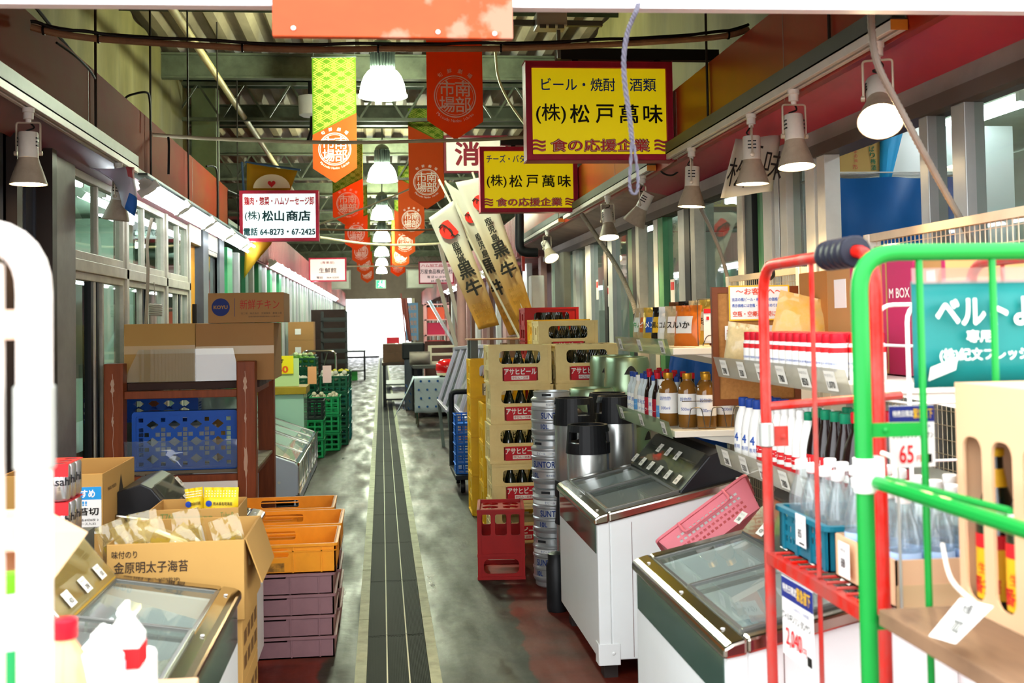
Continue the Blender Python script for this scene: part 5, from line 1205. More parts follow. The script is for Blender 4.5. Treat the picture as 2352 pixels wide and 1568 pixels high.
# snack bags on the top shelf
def snack_bag(label, loc, rz, cols, txt, size=(.15, .19, .06)):
    o = soft_pack('snack_bag', label, 'bag', loc, size, (-.12, 0, rz), cols[0], 'snack bags on the top shelf')
    w_, h_, d_ = size
    lb = MB()
    def fn(u, v):
        uu, vv = .18+.64*u, .30+.42*v; vb = (vv-.06)/.80; a = (1-abs(2*uu-1)**2.2)*(1-abs(2*vb-1)**2); return ((uu-.5)*w_*(1-.08*a), -d_/2*max(0, a)**.55-.005, vv*h_)
    lb.sheet(fn, 6, 5); l = lb.build('label', cols[1], o)
    tx = MB(); tx.text(txt, (0, -d_/2-.0085, h_*.50), X_, Z_, h_*.16, w_*.56, 0, .02); tx.build('lettering', cols[2], l)
    return o
mkim = M('pack_clear_tan', '#b9a883', .25, var=.5, scale=20, dirt='#6b5a3a'); mblkp = M('pack_black', '#1d1916', .25); morp = M('pack_orange', '#c96a22', .3); mwhp = M('pack_white', '#e2dfd8', .3); mgld = M('pack_gold', '#c8a94a', .25, metal=.4)
bags = [('white and green snack bag, far end of the top shelf', 6.02, mkim, M('label_leaf', '#dfe8d8', .5), M('letters_green', '#1d8a3a', .5), 'キムチ'), ('orange-labelled snack bag on the top shelf', 5.88, mkim, morp, mwl, 'ピリ辛'), ('gold snack bag with blue strip on the top shelf', 5.74, mgld, mlb, mwl, 'メンマ'), ('black snack bag on the top shelf', 5.60, mblkp, mly, mbl, '黒ごま'), ('white snack bag with katakana on the top shelf', 5.44, mwhp, mlab, mbl, 'コムタン'), ('tan snack bag with dark letters on the top shelf', 5.29, mkim, mwhp, mbl, 'スルメ'), ('orange striped snack bag near the card stand', 5.14, morp, mwhp, mbl, 'いか')]
for k, (lb, y, a, b, c, s_) in enumerate(bags): snack_bag(lb, (1.40, y, 1.405), -.95+.12*(k % 3), (a, b, c), s_)
for k in range(5): snack_bag('%s snack bag in the back row of the top shelf' % ['brown', 'black', 'tan', 'gold', 'dark red'][k], (1.58, 5.95-.2*k, 1.405), -.9, ((M('pack_brown', '#5b3a22', .3), mblkp, mkim, mgld, M('pack_wine', '#5e1a1e', .3))[k], mwhp, mbl), '珍味', (.16, .22, .06))
# card stand (its square code is left out)
t = thing('card_stand', 'white payment card with a red top in a wire stand on the snack shelf', 'sign', (1.52, 5.03, 1.40)); mb = MB(); mb.box(1.45, 1.585, 5.02, 5.025, 1.42, 1.575); mb.build('card', mlab, t, world=True)
mb = MB(); mb.box(1.45, 1.585, 5.017, 5.02, 1.555, 1.575); mb.box(1.462, 1.474, 5.017, 5.02, 1.525, 1.54); mb.text('お支払い', (1.52, 5.018, 1.533), X_, Z_, .012, .07, 1, .01); mb.build('print', [mlr, mbl], t, world=True)
mb = MB(); mb.tube(arc_pts([(1.44, 5.01, 1.41), (1.46, 5.01, 1.455), (1.575, 5.01, 1.455), (1.60, 5.01, 1.41)], .015, 4), .002, 5); mb.tube(arc_pts([(1.43, 5.05, 1.41), (1.43, 5.05, 1.62), (1.61, 5.05, 1.62), (1.61, 5.05, 1.41)], .01, 4), .002, 5); mb.build('wire', M('dark_wire', '#5b564c', .4, metal=.6), t, world=True)
# corkboard with notices
t = thing('corkboard', 'brown framed corkboard with handwritten notices hanging at the shelf end', 'notice board', (1.48, 4.40, 1.19)); mb = MB(); mb.box(1.32, 1.64, 4.40, 4.41, 1.20, 1.64); mb.build('cork', M('cork', '#b07a42', .8, var=.5, scale=60, dirt='#8a5a2c'), t, world=True)
mb = MB(); mb.plate(rect(1.303, 1.66, 1.185, 1.655), [rect(1.328, 1.635, 1.21, 1.63)], .02, (0, 4.412, 0), X_, Z_); mb.build('frame', M('board_frame_wood', '#7a3f1e', .5, var=.3, scale=6), t, .002, world=True)
mb = MB(); mb.box(1.60, 1.62, 4.30, 4.41, 1.312, 1.33); mb.build('hanger', mshelf, t, world=True)
mb = MB(); mb.box(1.37, 1.62, 4.386, 4.388, 1.52, 1.66); nt_ = mb.build('notice', mlab, t, world=True)
mb = MB(); mb.plate(rect(1.37, 1.62, 1.52, 1.66), [rect(1.376, 1.614, 1.526, 1.654)], .001, (0, 4.386, 0), X_, Z_, 2)
mb.text('〜お客様へ〜', (1.495, 4.385, 1.636), X_, Z_, .026, .19, 0, .02); mb.text('当店の瓶ビール・樽ビールの価格表示は', (1.495, 4.385, 1.604), X_, Z_, .014, .225, 1, .015); mb.text('表示価格には空瓶・空樽を含めております', (1.495, 4.385, 1.58), X_, Z_, .014, .225, 1, .015); mb.text('空瓶・空樽返却時に返金', (1.495, 4.385, 1.547), X_, Z_, .022, .22, 0, .02)
mb.build('lettering', [M('marker_red', '#dd4a2a', .6), M('marker_blue', '#2a5fb8', .6), M('border_yellow', '#e9b92a', .6)], t, world=True)
mb = MB(); mb.box(1.352, 1.63, 4.386, 4.388, 1.445, 1.50); mb.text('瓶ビール', (1.475, 4.3855, 1.472), X_, Z_, .038, .23, 1, .04); mb.build('paper_strip', [mlab, M('marker_crimson', '#b8203a', .6)], t, world=True)
# cardboard boxes on the jar shelf's back
mkr = M('cardboard', '#b98a54', .75, var=.15, scale=4, dirt='#9c7040'); mkr2 = M('cardboard_orange', '#c08040', .75, var=.15, scale=4); mtape = M('tape_magenta', '#b8285a', .5)
def carton(name, label, x0, x1, y0, y1, z0, z1, mat, extra=None, flaps=False, cat='box', rz=0, open_=False):
    t = thing(name, label, cat, ((x0+x1)/2, (y0+y1)/2, z0)); mb = MB(); tk = .005
    if not open_: mb.box(x0, x1, y0, y1, z0, z1)
    else:
        mb.box(x0, x1, y0, y0+tk, z0, z1); mb.box(x0, x1, y1-tk, y1, z0, z1); mb.box(x0, x0+tk, y0, y1, z0, z1); mb.box(x1-tk, x1, y0, y1, z0, z1); mb.box(x0, x1, y0, y1, z0, z0+tk)
    mb.build('carton', mat, t, .003, world=True)
    if not open_:
        mb = MB(); mb.box((x0+x1)/2-.025, (x0+x1)/2+.025, y0-.001, y1+.001, z1, z1+.001) if (y1-y0) > (x1-x0) else mb.box(x0-.001, x1+.001, (y0+y1)/2-.025, (y0+y1)/2+.025, z1, z1+.001)
        mb.build('tape', M('packing_tape', '#c3a274', .25), t, world=True)
    if rz: t.rotation_euler = (0, 0, rz)
    return t
c_ = carton('cardboard_box', 'open-topped orange cardboard box behind the jars, near the corkboard', 1.62, 1.88, 4.0, 4.28, 1.345, 1.70, mkr2)
for k, (y0, y1, lb) in enumerate(((3.72, 3.95, 'cardboard carton with white label and magenta tape, left of three behind the jars'), (3.47, 3.71, 'cardboard carton with white label, middle of three behind the jars'), (3.08, 3.26, 'cardboard carton with big white label behind the green trolley post'))):
    t = carton('cardboard_box', lb, 1.60, 1.86, y0, y1, 1.345, 1.72 if k < 2 else 1.70, mkr); mb = MB(); mb.box(1.598, 1.60, y0+.06, y1-.07, 1.56, 1.66); mb.build('shipping_label', mlab, t, world=True); mb = MB(); mb.box(1.5985, 1.60, y0-.0, y0+.02, 1.36, 1.71); mb.build('tape_strip', mtape, t, world=True)
t = carton('gift_box', 'magenta printed box between the cartons behind the jars', 1.60, 1.86, 3.28, 3.46, 1.345, 1.73, M('magenta_box', '#b01f56', .5)); mb = MB(); mb.text('M BOX', (1.599, 3.37, 1.60), -Y_, Z_, .03, .14, 0, .01); mb.build('lettering', mwl, t, world=True)
# big clear bag of yellow puffs
o = soft_pack('puff_bag', 'big clear bag of yellow puffs leaning behind the jars by the corkboard', 'bag', (1.53, 4.06, 1.36), (.25, .25, .07), (-.05, .25, -.1), M('yellow_puffs', '#d9a548', .45, var=.5, scale=22, dirt='#c9b48a', coat=.5))
o = soft_pack('clear_bag', 'cream paper-tagged clear bag hanging at the near edge of the corkboard', 'bag', (1.365, 4.25, 1.341), (.13, .17, .07), (0, .15, -.5), M('cream_snack', '#d8c08c', .35, var=.4, scale=15, coat=.5))
# little wire rack with white tube and gold bag behind the green post
t = thing('wire_rack', 'white wire rack behind the green trolley post', 'rack', (1.5, 2.93, 1.0)); mb = MB()
for y in (2.84, 3.02): mb.tube(arc_pts([(1.366, y, 1.0), (1.366, y, 1.56), (1.66, y, 1.56), (1.66, y, 1.0)], .05, 5), .006, 6)
for z in (1.15, 1.3, 1.45): mb.tube([(1.366, 2.84, z), (1.366, 3.02, z)], .004, 5); mb.tube([(1.366, 2.84, z), (1.66, 2.84, z)], .004, 5)
mb.build('wire', mwhite, t, world=True)
# hooks on the mesh
t = thing('black_hook', 'black loop hook on the mesh behind the snack shelf', 'hook', (1.9, 5.4, 1.74)); mb = MB(); mb.tube(smooth_line([(1.915, 5.5, 1.76), (1.90, 5.45, 1.80), (1.90, 5.38, 1.79), (1.90, 5.35, 1.74), (1.9, 5.4, 1.72)], 6), .008, 8); mb.build('hook', mcord, t, world=True)
# blue tarpaulin in the gap
def fn(u, v): return (1.62+.34*u+.03*math.sin(v*7), 6.35+.05*math.sin(u*9+v*4), .005+1.415*v)
tag(MB().sheet(fn, 12, 10).build('blue_tarp', M('blue_tarp', '#1c4fa0', .4, var=.3, scale=6)), 'crumpled blue tarpaulin hanging behind the snack shelf', 'tarpaulin').modifiers.new('thick', 'SOLIDIFY').thickness = .003
# calligraphy paper hanging under the right fascia
t = thing('calligraphy_paper', 'white calligraphy paper hanging behind the spotlights under the right fascia', 'paper', W(1720, 350, 5.6)); y = 5.6
a, b, c, d = W(1655, 455, y), W(1772, 440, y), W(1792, 312, y), W(1690, 318, y)
def fn(u, v): return a.lerp(b, u).lerp(d.lerp(c, u), v) + V(0, .04*math.sin(u*6), 0)
mb = MB(); mb.sheet(fn, 10, 6); mb.build('sheet', M('rice_paper', '#cbc8b8', .7, var=.15, scale=3), t, world=True).modifiers.new('thick', 'SOLIDIFY').thickness = .001
mb = MB()
for s_, u, v in (('松', .22, .40), ('戸', .42, .62), ('味', .85, .45)): mb.text(s_, fn(u, v)-Y_*.045, V(.85, 0, -.15), V(.25, 0, 1), .15, .10, 0, .0)
mb.build('brush_writing', mink, t, world=True)
# things behind the right glass
t = carton('plum_wine_box', 'tan plum wine carton with green brush characters behind the right window', 2.32, 2.60, 5.60, 5.92, 2.272, 2.47, M('tan_carton', '#c8a460', .75, var=.1, scale=4))
y = 5.595; mb = MB()
for k, s_ in enumerate('さっぱり梅酒'): mb.text(s_, (2.52+.003*k, y, 2.455-.032*k), X_, Z_, .027, .027, 0, .02)
for k, s_ in enumerate('わかやまの梅'): mb.text(s_, (2.44, y, 2.45-.024*k), X_, Z_, .017, .017, 1, .01)
mb.text('75', (2.435, y, 2.298), X_, Z_, .02, .026, 1, .01); mb.build('lettering', [M('box_green_ink', '#1f6f4c', .6), M('box_red_ink', '#c9604a', .6)], t, world=True)
t = thing('wire_shelf', 'white wire shelf inside the right window carrying the plum wine carton', 'shelf', (2.6, 5.75, 0)); mb = MB()
for x in (2.3, 3.0):
    for yy in (5.56, 6.0): mb.tube([(x, yy, 0), (x, yy, 2.5)], .010, 6)
for z in (2.265, 1.2):
    for k in range(9): mb.tube([(2.3, 5.56+.055*k, z), (3.0, 5.56+.055*k, z)], .004, 5)
    mb.tube([(2.3, 5.56, z), (2.3, 6.0, z)], .008, 5); mb.tube([(3.0, 5.56, z), (3.0, 6.0, z)], .008, 5)
mb.build('wire', mwhite, t, world=True)
def fn(u, v): return (2.30+.62*u, 5.50+.03*math.sin(u*11), 1.15+1.08*v)
tag(MB().sheet(fn, 24, 4).build('blue_curtain', M('blue_cloth', '#1a5a9a', .6, var=.25, scale=3)), 'deep blue cloth hanging inside the right window below the carton', 'cloth').modifiers.new('thick', 'SOLIDIFY').thickness = .004
def fn(u, v): return (2.56+.12*u*(.6+.6*v)+.01*v, 5.585-.02*math.sin(u*5), 2.235+.28*v)
tag(MB().sheet(fn, 6, 6).build('cyan_towel', M('cyan_plastic', '#2aa3dc', .5)), 'bright cyan sheet hanging beside the plum wine carton', 'sheet').modifiers.new('thick', 'SOLIDIFY').thickness = .003
tag(MB().box(2.3, 3.6, 6.1, 6.15, 0, 2.6).build('white_partition', M('white_partition', '#e6e8e6', .5)), 'white partition board inside the right window', 'partition')
# white notices and cabinet near the pier
t = thing('electric_box', 'pale grey electric cabinet on the pier beyond the red crate', 'cabinet', (1.88, 13.2, 1.5)); a = W(1222, 715, 12.6); b = W(1250, 632, 12.6); mb = MB(); mb.box(a.x, b.x, 12.6, 12.85, a.z, b.z); mb.build('case', mwhite, t, .01, world=True); mb = MB(); mb.box(a.x, a.x+.5, 12.70, 12.75, a.z-.4, a.z); mb.build('bracket', mtrk, t, world=True)
for k, (px, py, Y) in enumerate(((1372, 665, 10.9), (1398, 680, 10.2), (1520, 675, 8.35), (1545, 672, 8.2))):
    p = XP(px, py, RW-.035); mb = MB(); mb.box(p.x, p.x+.002, p.y-.06, p.y+.06, p.z-.1, p.z+.1); mb.box(p.x-.001, p.x, p.y-.05, p.y+.05, p.z+.02, p.z+.08, 1)
    tag(mb.build('window_sticker', [mlab, mlr]), 'small white and red notice stuck on the right glass', 'notice', 'small notices on the right glass')
# ================================================================ left side
mwood = M('brown_painted_timber', '#8a431f', .5, var=.45, scale=3, dirt='#542410', stretch=(6, 6, .6), bump=.15); mwoodd = M('dark_plank', '#3d241a', .6, var=.4, scale=4)
mscuff = M('pale_scuff', '#c3a188', .7)
# --- brown timber rack
YF, YB = 7.03, 8.2
xa, xb = W(238, 950, YF).x, W(587, 950, YF).x; zp = W(566, 829, YF).z; pw = .112
t = thing('timber_rack', 'brown timber rack with square posts carrying cardboard boxes', 'rack', ((xa+xb)/2, (YF+YB)/2, 0))
for i, (x, y) in enumerate(((xa, YF), (xb-pw, YF), (xa, YB), (xb-pw, YB))):
    mb = MB(); mb.box(x, x+pw, y, y+pw, 0, zp-(.0 if i < 2 else .05)); po = mb.build('post', mwood, t, .006, world=True)
    if i < 2:
        mb = MB()
        for k in range(14):     # long pale crack with a few rubbed patches
            z = .3+(zp-.36)*k/14; xx = x+pw*.48+.003*math.sin(k*3+i); x2 = x+pw*.48+.003*math.sin(k*3+3+i); mb.quad((xx-.0015, y-.0012, z), (xx+.0015, y-.0012, z), (x2+.0015, y-.0012, z+(zp-.36)/14), (x2-.0015, y-.0012, z+(zp-.36)/14))
        for z, hh, wv in ((.42, .05, .008), (.62+.1*i, .09, .011), (.98, .03, .006), (zp-.14, .05, .010)):
            xx = x+pw*.46; n_ = 14; mb.add([(xx+wv*math.cos(2*PI*q/n_)*(1+.4*math.sin(q*2.7+z*9)), y-.0013, z+hh*math.sin(2*PI*q/n_)*(1+.25*math.sin(q*4.1))) for q in range(n_)], [tuple(range(n_))])
        mb.build('scuff', mscuff, po if False else t, world=True)
def zpx(py, px=410, Y=YF): return W(px, py, Y).z
zr1, zr0 = zpx(880), zpx(915)
mb = MB(); mb.box(xa+pw, xb-pw, YF+.03, YF+.09, zr0, zr1-.045); mb.build('rail', mwood, t, .004, world=True)
mb = MB(); mb.box(xa+pw, xb-pw, YB+.02, YB+.08, zr0, zr1-.045); mb.build('rail', mwood, t, .004, world=True)
ztop = zr1
for k in range(6): 
    y0 = YF+.035+(YB-YF+.04)*k/6; mb = MB(); mb.box(xa+(pw if k in (0, 5) else 0.0), xb-(pw if k in (0, 5) else 0.0), y0+(.08 if k == 0 else 0), y0+(YB-YF+.04)/6-.006, zr1-.045, zr1); mb.build('plank', mwoodd, t, .003, world=True)
zl1, zl0 = zpx(1086), zpx(1112)
mb = MB(); mb.box(xa+pw, xb-pw, YF+.03, YF+.09, zl0, zl1-.02); mb.build('rail', mwood, t, .004, world=True)
for x in (xa+.03, xb-.085):
    for z0, z1 in ((zl0, zl1-.02), (zr0, zr1-.05)): mb = MB(); mb.box(x, x+.055, YF+pw, YB, z0, z1); mb.build('side_rail', mwood, t, .004, world=True)
for k in range(5):
    y0 = YF+.12+(YB-YF-.13)*k/5; mb = MB(); mb.box(xa+.01, xb-.01, y0, y0+(YB-YF-.13)/5-.01, zl1-.02, zl1); mb.build('plank', M('grey_plank', '#8a7a64', .7, var=.4, scale=4), t, .003, world=True)
# clear vinyl sheet fixed between the front posts
def fn(u, v): return (xa+pw+.003+(xb-xa-2*pw-.006)*u, YF+.022+.004*math.sin(u*9+v*5), zpx(1078)+(zpx(1012)-zpx(1078))*v)
tag(MB().sheet(fn, 10, 6).build('vinyl_sheet', MG('clear_vinyl', '#e6eef0', 1.6, haze=.14, hazecol='#b9cbd6')), 'clear vinyl sheet across the lower front of the timber rack', 'sheet')
mb = MB(); zq0, zq1 = zpx(878), zpx(802); mb.quad((xa+pw-.02, YF+.10, zq0), (xb-pw+.01, YF+.10, zq0), (xb-pw-.03, YF+.10, zq1), (xa+pw+.07, YF+.10, zq1))
tag(mb.build('acrylic_sheet', MG('clear_sheet', '#eef3ee', 2.2, haze=.10, hazecol='#d5e0dc')), 'clear upright sheet in front of the boxes on the timber rack', 'sheet')
# boxes on top
def tape_band(t, x0, x1, y, z, h=.05):
    mb = MB(); mb.box(x0, x1, y-.001, y, z-h/2, z+h/2); mb.build('tape', M('shiny_tape', '#cdb086', .15), t, world=True)
bx0, bxm, bx1 = W(285, 810, YF+.2).x, W(450, 810, YF+.2).x, W(630, 810, YF+.2).x; bt = W(450, 742, YF+.2).z
mkl = M('cardboard_light', '#bb9150', .75, var=.12, scale=4, dirt='#a07840'); mkb = M('cardboard_brown', '#a97d4c', .75, var=.12, scale=4, dirt='#8d6436')
t = carton('cardboard_box', 'long yellowish cardboard box on the timber rack, beside the window', bx0, bxm-.002, YF+.2, YF+.75, ztop+.001, bt, mkl); tape_band(t, bx0, bxm-.004, YF+.2, (bt+ztop)/2+.02)
t = carton('cardboard_box', 'brown cardboard box on the timber rack carrying the chicken carton', bxm+.002, bx1, YF+.18, YF+.72, ztop+.001, bt-.004, mkb); tape_band(t, bxm+.002, bx1, YF+.18, (bt+ztop)/2+.01)
kx0, kx1 = W(478, 710, YF+.15).x, W(652, 710, YF+.15).x; kt_ = W(560, 672, YF+.15).z
t = carton('chicken_carton', 'cardboard carton printed with a blue disc and red letters, topmost on the timber rack', kx0, kx1, YF+.15, YF+.6, bt-.002, kt_, mkb)
y = YF+.149; kw_, kh = kx1-kx0, kt_-bt; mb = MB(); c = V(kx0+kw_*.165, y, bt+kh*.52); R = kh*.30
mb.add([c]+[c+V(R*math.cos(2*PI*k/28), 0, R*math.sin(2*PI*k/28)) for k in range(28)], [(0, (k+1) % 28+1, k+1) for k in range(28)], 0)
mb.text('KOYU', c-Y_*.001, X_, Z_, R*.36, R*1.5, 2, .05); mb.box(kx0+kw_*.345, kx0+kw_*.35, y-.001, y, bt+kh*.2, bt+kh*.82, 0)
mb.text('新鮮チキン', (kx0+kw_*.68, y, bt+kh*.60), X_, Z_, kh*.33, kw_*.52, 1, .0); mb.text('加工場　株式会社　児湯食鳥　都城工場', (kx0+kw_*.70, y, bt+kh*.30), X_, Z_, kh*.07, kw_*.54, 3); mb.text('宮崎県都城市高城町桜木1105番地365', (kx0+kw_*.74, y, bt+kh*.19), X_, Z_, kh*.05, kw_*.42, 3)
mb.build('print', [M('disc_navy', '#1f2f6c', .6), M('carton_red_ink', '#b8352c', .6), mkb, M('carton_grey_ink', '#5a4a3c', .6)], t, world=True)
# blue mesh container lying on its side + second one behind
mblu = M('blue_container', '#1a56b8', .4, var=.2, scale=6, dirt='#123e88')
def mesh_container(label, x0, x1, y0, y1, z0, z1):
    t = thing('plastic_container', label, 'container', ((x0+x1)/2, (y0+y1)/2, z0)); w_, h_ = x1-x0, z1-z0; mb = MB(); hs = []
    nx, nz = 17, 10; px_, pz = (w_-.05)/nx, (h_-.05)/nz
    dia = []
    for r_ in range(3):
        for c_ in range(4): dia.append((x0+w_*(.18+.215*c_), z0+h_*(.2+.3*r_)))
    for i in range(nx):
        for j in range(nz):
            cx, cz = x0+.025+px_*(i+.5), z0+.025+pz*(j+.5)
            if any(abs(cx-a)/.062+abs(cz-b)/.052 < 1.25 for a, b in dia): continue
            hs.append(rect(cx-px_*.41, cx+px_*.41, cz-pz*.41, cz+pz*.41))
    for a, b in dia: hs.append([(a-.036, b), (a, b-.028), (a+.036, b), (a, b+.028)])
    mb.plate(rect(x0, x1, z0, z1), hs, .006, (0, y0+.006, 0), X_, Z_)
    mb.plate(rrect(x0-.012, x1+.012, z0-.0, z1+.012, .02), [rrect(x0+.012, x1-.012, z0+.02, z1-.012, .015)], .016, (0, y0+.008, 0), X_, Z_)
    for (a, b, O, U, Vv) in (((y0, y1), (z0, z1), (x0, 0, 0), Y_, Z_), ((y0, y1), (z0, z1), (x1-.006, 0, 0), Y_, Z_)):
        hh = [rect(a[0]+.03+(a[1]-a[0]-.06)*(k+.15)/6, a[0]+.03+(a[1]-a[0]-.06)*(k+.85)/6, b[0]+.03+(b[1]-b[0]-.06)*(j+.15)/5, b[0]+.03+(b[1]-b[0]-.06)*(j+.85)/5) for k in range(6) for j in range(5)]
        mb.plate(rect(*a, *b), hh, .006, O, U, Vv)
    mb.box(x0, x1, y0, y1, z0, z0+.006); mb.box(x0, x1, y0, y1, z1-.006, z1); mb.build('body', mblu, t, world=True); return t
mesh_container('blue plastic mesh container standing on its side on the timber rack', W(308, 1000, YF+.14).x, W(541, 1000, YF+.14).x, YF+.14, YF+.40, zl1+.001, W(420, 948, YF+.14).z)
mesh_container('small blue plastic container behind the mesh container', W(300, 940, YF+.9).x, W(460, 940, YF+.9).x, YF+.75, YF+1.05, zl1+.25, zl1+.40)
tag(MB().box(W(300, 940, YF+.9).x, W(460, 940, YF+.9).x, YF+.75, YF+1.05, zl1+.001, zl1+.249).build('grey_case', mtrk), 'grey case under the small blue container', 'case')
soft_pack('plastic_bag', 'crumpled clear bag on the timber rack shelf behind the container', 'bag', (W(505, 950, YF+.85).x, YF+.85, zl1+.002), (.24, .44, .15), (0, 0, .3), MG('bag_film', '#dfe9e4', 1.5, haze=.4, hazecol='#c4d2cc'))
soft_pack('paper_bag', 'tan paper bag standing on the timber rack shelf', 'bag', (W(490, 1000, YF+.62).x, YF+.62, zl1+.002), (.17, .30, .09), (0, 0, -.1), mkl)
for k, (xo, w_) in enumerate(((.06, .40), (.48, .30))): tag(MB().box(xa+pw+xo, xa+pw+xo+w_, YF+.5+.03*k, YF+.8, zl1+.001, zl1+.24).build('foam_box', mlab, None, .008), 'white foam box added to lighten the timber rack behind the mesh container, %s' % ('window side', 'aisle side')[k], 'box') if k == 0 else None  # white box added to brighten the dark space behind the mesh
# white board leaning below
x0, x1 = W(398, 1140, YF-.08).x, W(546, 1140, YF-.08).x
tag(MB().box(x0, x1, YF-.08, YF-.065, 0, W(470, 1106, YF-.08).z).build('white_board', mlab), 'blank white board standing on the floor in front of the timber rack', 'board')
# --- stack of cartons on a pallet
px0, px1 = -.90, -.47
t = thing('plastic_pallet', 'cream plastic pallet under the carton stack', 'pallet', (-.7, 4.1, 0)); mb = MB()
for k in range(5): mb.box(px0-.02, px1+.05, 3.86+.105*k, 3.86+.105*k+.075, .10, .125)
for x in (px0-.02, (px0+px1)/2-.04, px1-.04): mb.box(x, x+.09, 3.86, 4.36, .0, .10)
mb.build('deck', M('cream_pallet', '#b5ad86', .6, var=.4, scale=6, dirt='#857d5a'), t, .004, world=True)
for k, (z0, z1) in enumerate(((.126, .345), (.346, .565))):
    t = carton('cardboard_box', 'printed cardboard carton in the stack on the pallet, %s' % ('lowest' if k == 0 else 'under the open laver box'), px0, px1, 3.88, 4.33, z0, z1, mkl)
    mb = MB()
    for j in range(4):
        for i in range(2): mb.box(px1, px1+.001, 3.92+.1*j, 3.99+.1*j, z0+.04+.08*i, z0+.085+.08*i)
    mb.build('print', M('brown_ink', '#6b4a26', .7), t, world=True)
zt = W(420, 1243, 3.87).z
def open_box(label, x0, x1, y0, y1, z0, z1, mat, flapr=True):
    t = carton('cardboard_box', label, x0, x1, y0, y1, z0, z1, mat, open_=True); t.name = 'open_cardboard_box'
    if flapr:
        mb = MB(); mb.quad((x1, y0+.01, z1), (x1, y1-.01, z1), (x1+.05, y1-.03, z1-.15), (x1+.05, y0+.03, z1-.15)); o = mb.build('flap', mat, t, world=True); o.modifiers.new('thick', 'SOLIDIFY').thickness = .004
    return t
t = open_box('big open cardboard box of seasoned laver, dark printed characters on its front', px0+.0, px1+.012, 3.86, 4.34, .566, zt, mkl)
y = 3.859; bw = px1-px0; bh = zt-.566; mb = MB()
mb.text('味付のり', (px0+bw*.135, y, zt-bh*.13), X_, Z_, .024, .080, 0, .015); mb.text('金原明太子海苔', (px0+bw*.33, y, zt-bh*.29), X_, Z_, .038, .235, 0, .012)
mb.text('12袋入(1袋量:8切8枚3P)', (px0+bw*.35, y, zt-bh*.46), X_, Z_, .018, .165, 0, .0); mb.text('株式会社金原海苔店', (px0+bw*.37, y, zt-bh*.60), X_, Z_, .018, .13, 0, .01); mb.text('〒福岡県大牟田市新町86', (px0+bw*.40, y, zt-bh*.71), X_, Z_, .011, .15, 0)
bx, bz = px0+bw*.66, zt-bh*.80
mb.plate(rect(bx, bx+.112, bz, bz+.034), [rect(bx+.003, bx+.109, bz+.003, bz+.031)], .001, (0, y, 0), X_, Z_)
xx = bx+.008; random.seed(3)
while xx < bx+.10: w_ = random.choice((.0012, .002, .003)); mb.box(xx, xx+w_, y-.001, y, bz+.005, bz+.029); xx += w_+random.choice((.0014, .0022))
mb.build('print', M('carton_dark_ink', '#3a2c22', .7), t, world=True)
# packs of laver in it
mpackc = M('laver_pack_clear', '#d9d2b4', .22, var=.5, scale=14, dirt='#a8924a', coat=.5); mgoldt = M('gold_print', '#b99a3a', .3, metal=.4)
def laver(label, loc, rot):
    t = thing('laver_pack', label, 'packet', loc, 0, 'laver packets in the open box'); t.rotation_euler = rot
    w_, h_, d_ = .085, .17, .05; mb = MB(); mb.box(-w_/2, w_/2, -d_/2, d_/2, 0, h_*.68); mb.build('tray', M('laver_white', '#e4e0d2', .4), t, .008)
    mb = MB()
    for s_ in (-1, 1):
        def fn(u, v, s_=s_):
            x = (u-.5)*w_*(1.12+.1*v); k = 1 if v < .6 else max(0, (1-v)/.4); return ((x if s_ < 0 else -x), s_*(d_/2*k*1.08+.001)+.004*math.sin(u*14+v*9), h_*.02+h_*1.05*v)
        mb.sheet(fn, 8, 10)
    mb.build('film', MG('pack_film', '#f4edcf', 2.0, haze=.16, hazecol='#e0cf94'), t)
    mb = MB(); mb.box(-w_/2-.001, -w_/2, -d_*.4, d_*.4, .02, .10); mb.box(-w_*.46, w_*.46, -d_/2-.002, -d_/2, h_*.34, h_*.67); mb.box(-w_*.46, w_*.46, -d_*.48, d_*.48, h_*.675, h_*.69); mb.build('gold_label', mgoldt, t)
    mb = MB(); mb.box(-w_*.42, w_*.1, -d_/2-.002, -d_/2, .01, .05); mb.build('red_label', mlr, t); return t
zb = zt-.115
for k, (px, ang, yy, lb) in enumerate(((278, .38, 3.98, 'clear laver packet leaning at the window end of the open box'), (312, .35, 3.96, 'clear laver packet second from the window end of the open box'), (352, .3, 3.98, 'clear laver packet third along the open box'), (400, 1.15, 3.94, 'clear laver packet lying over the others with a red label'), (462, .75, 3.96, 'clear laver packet tilted beside the lying packet'), (522, .25, 3.98, 'clear laver packet upright at the aisle corner of the open box'), (430, .2, 4.14, 'clear laver packet in the back row of the open box'), (330, .2, 4.14, 'clear laver packet in the back row near the window end'))):
    x = W(px, 1200, yy).x; laver(lb, (x+.03, yy, zb+(.06 if ang > 1 else .0)), (.1, -ang, .15*(k % 3)-.1))
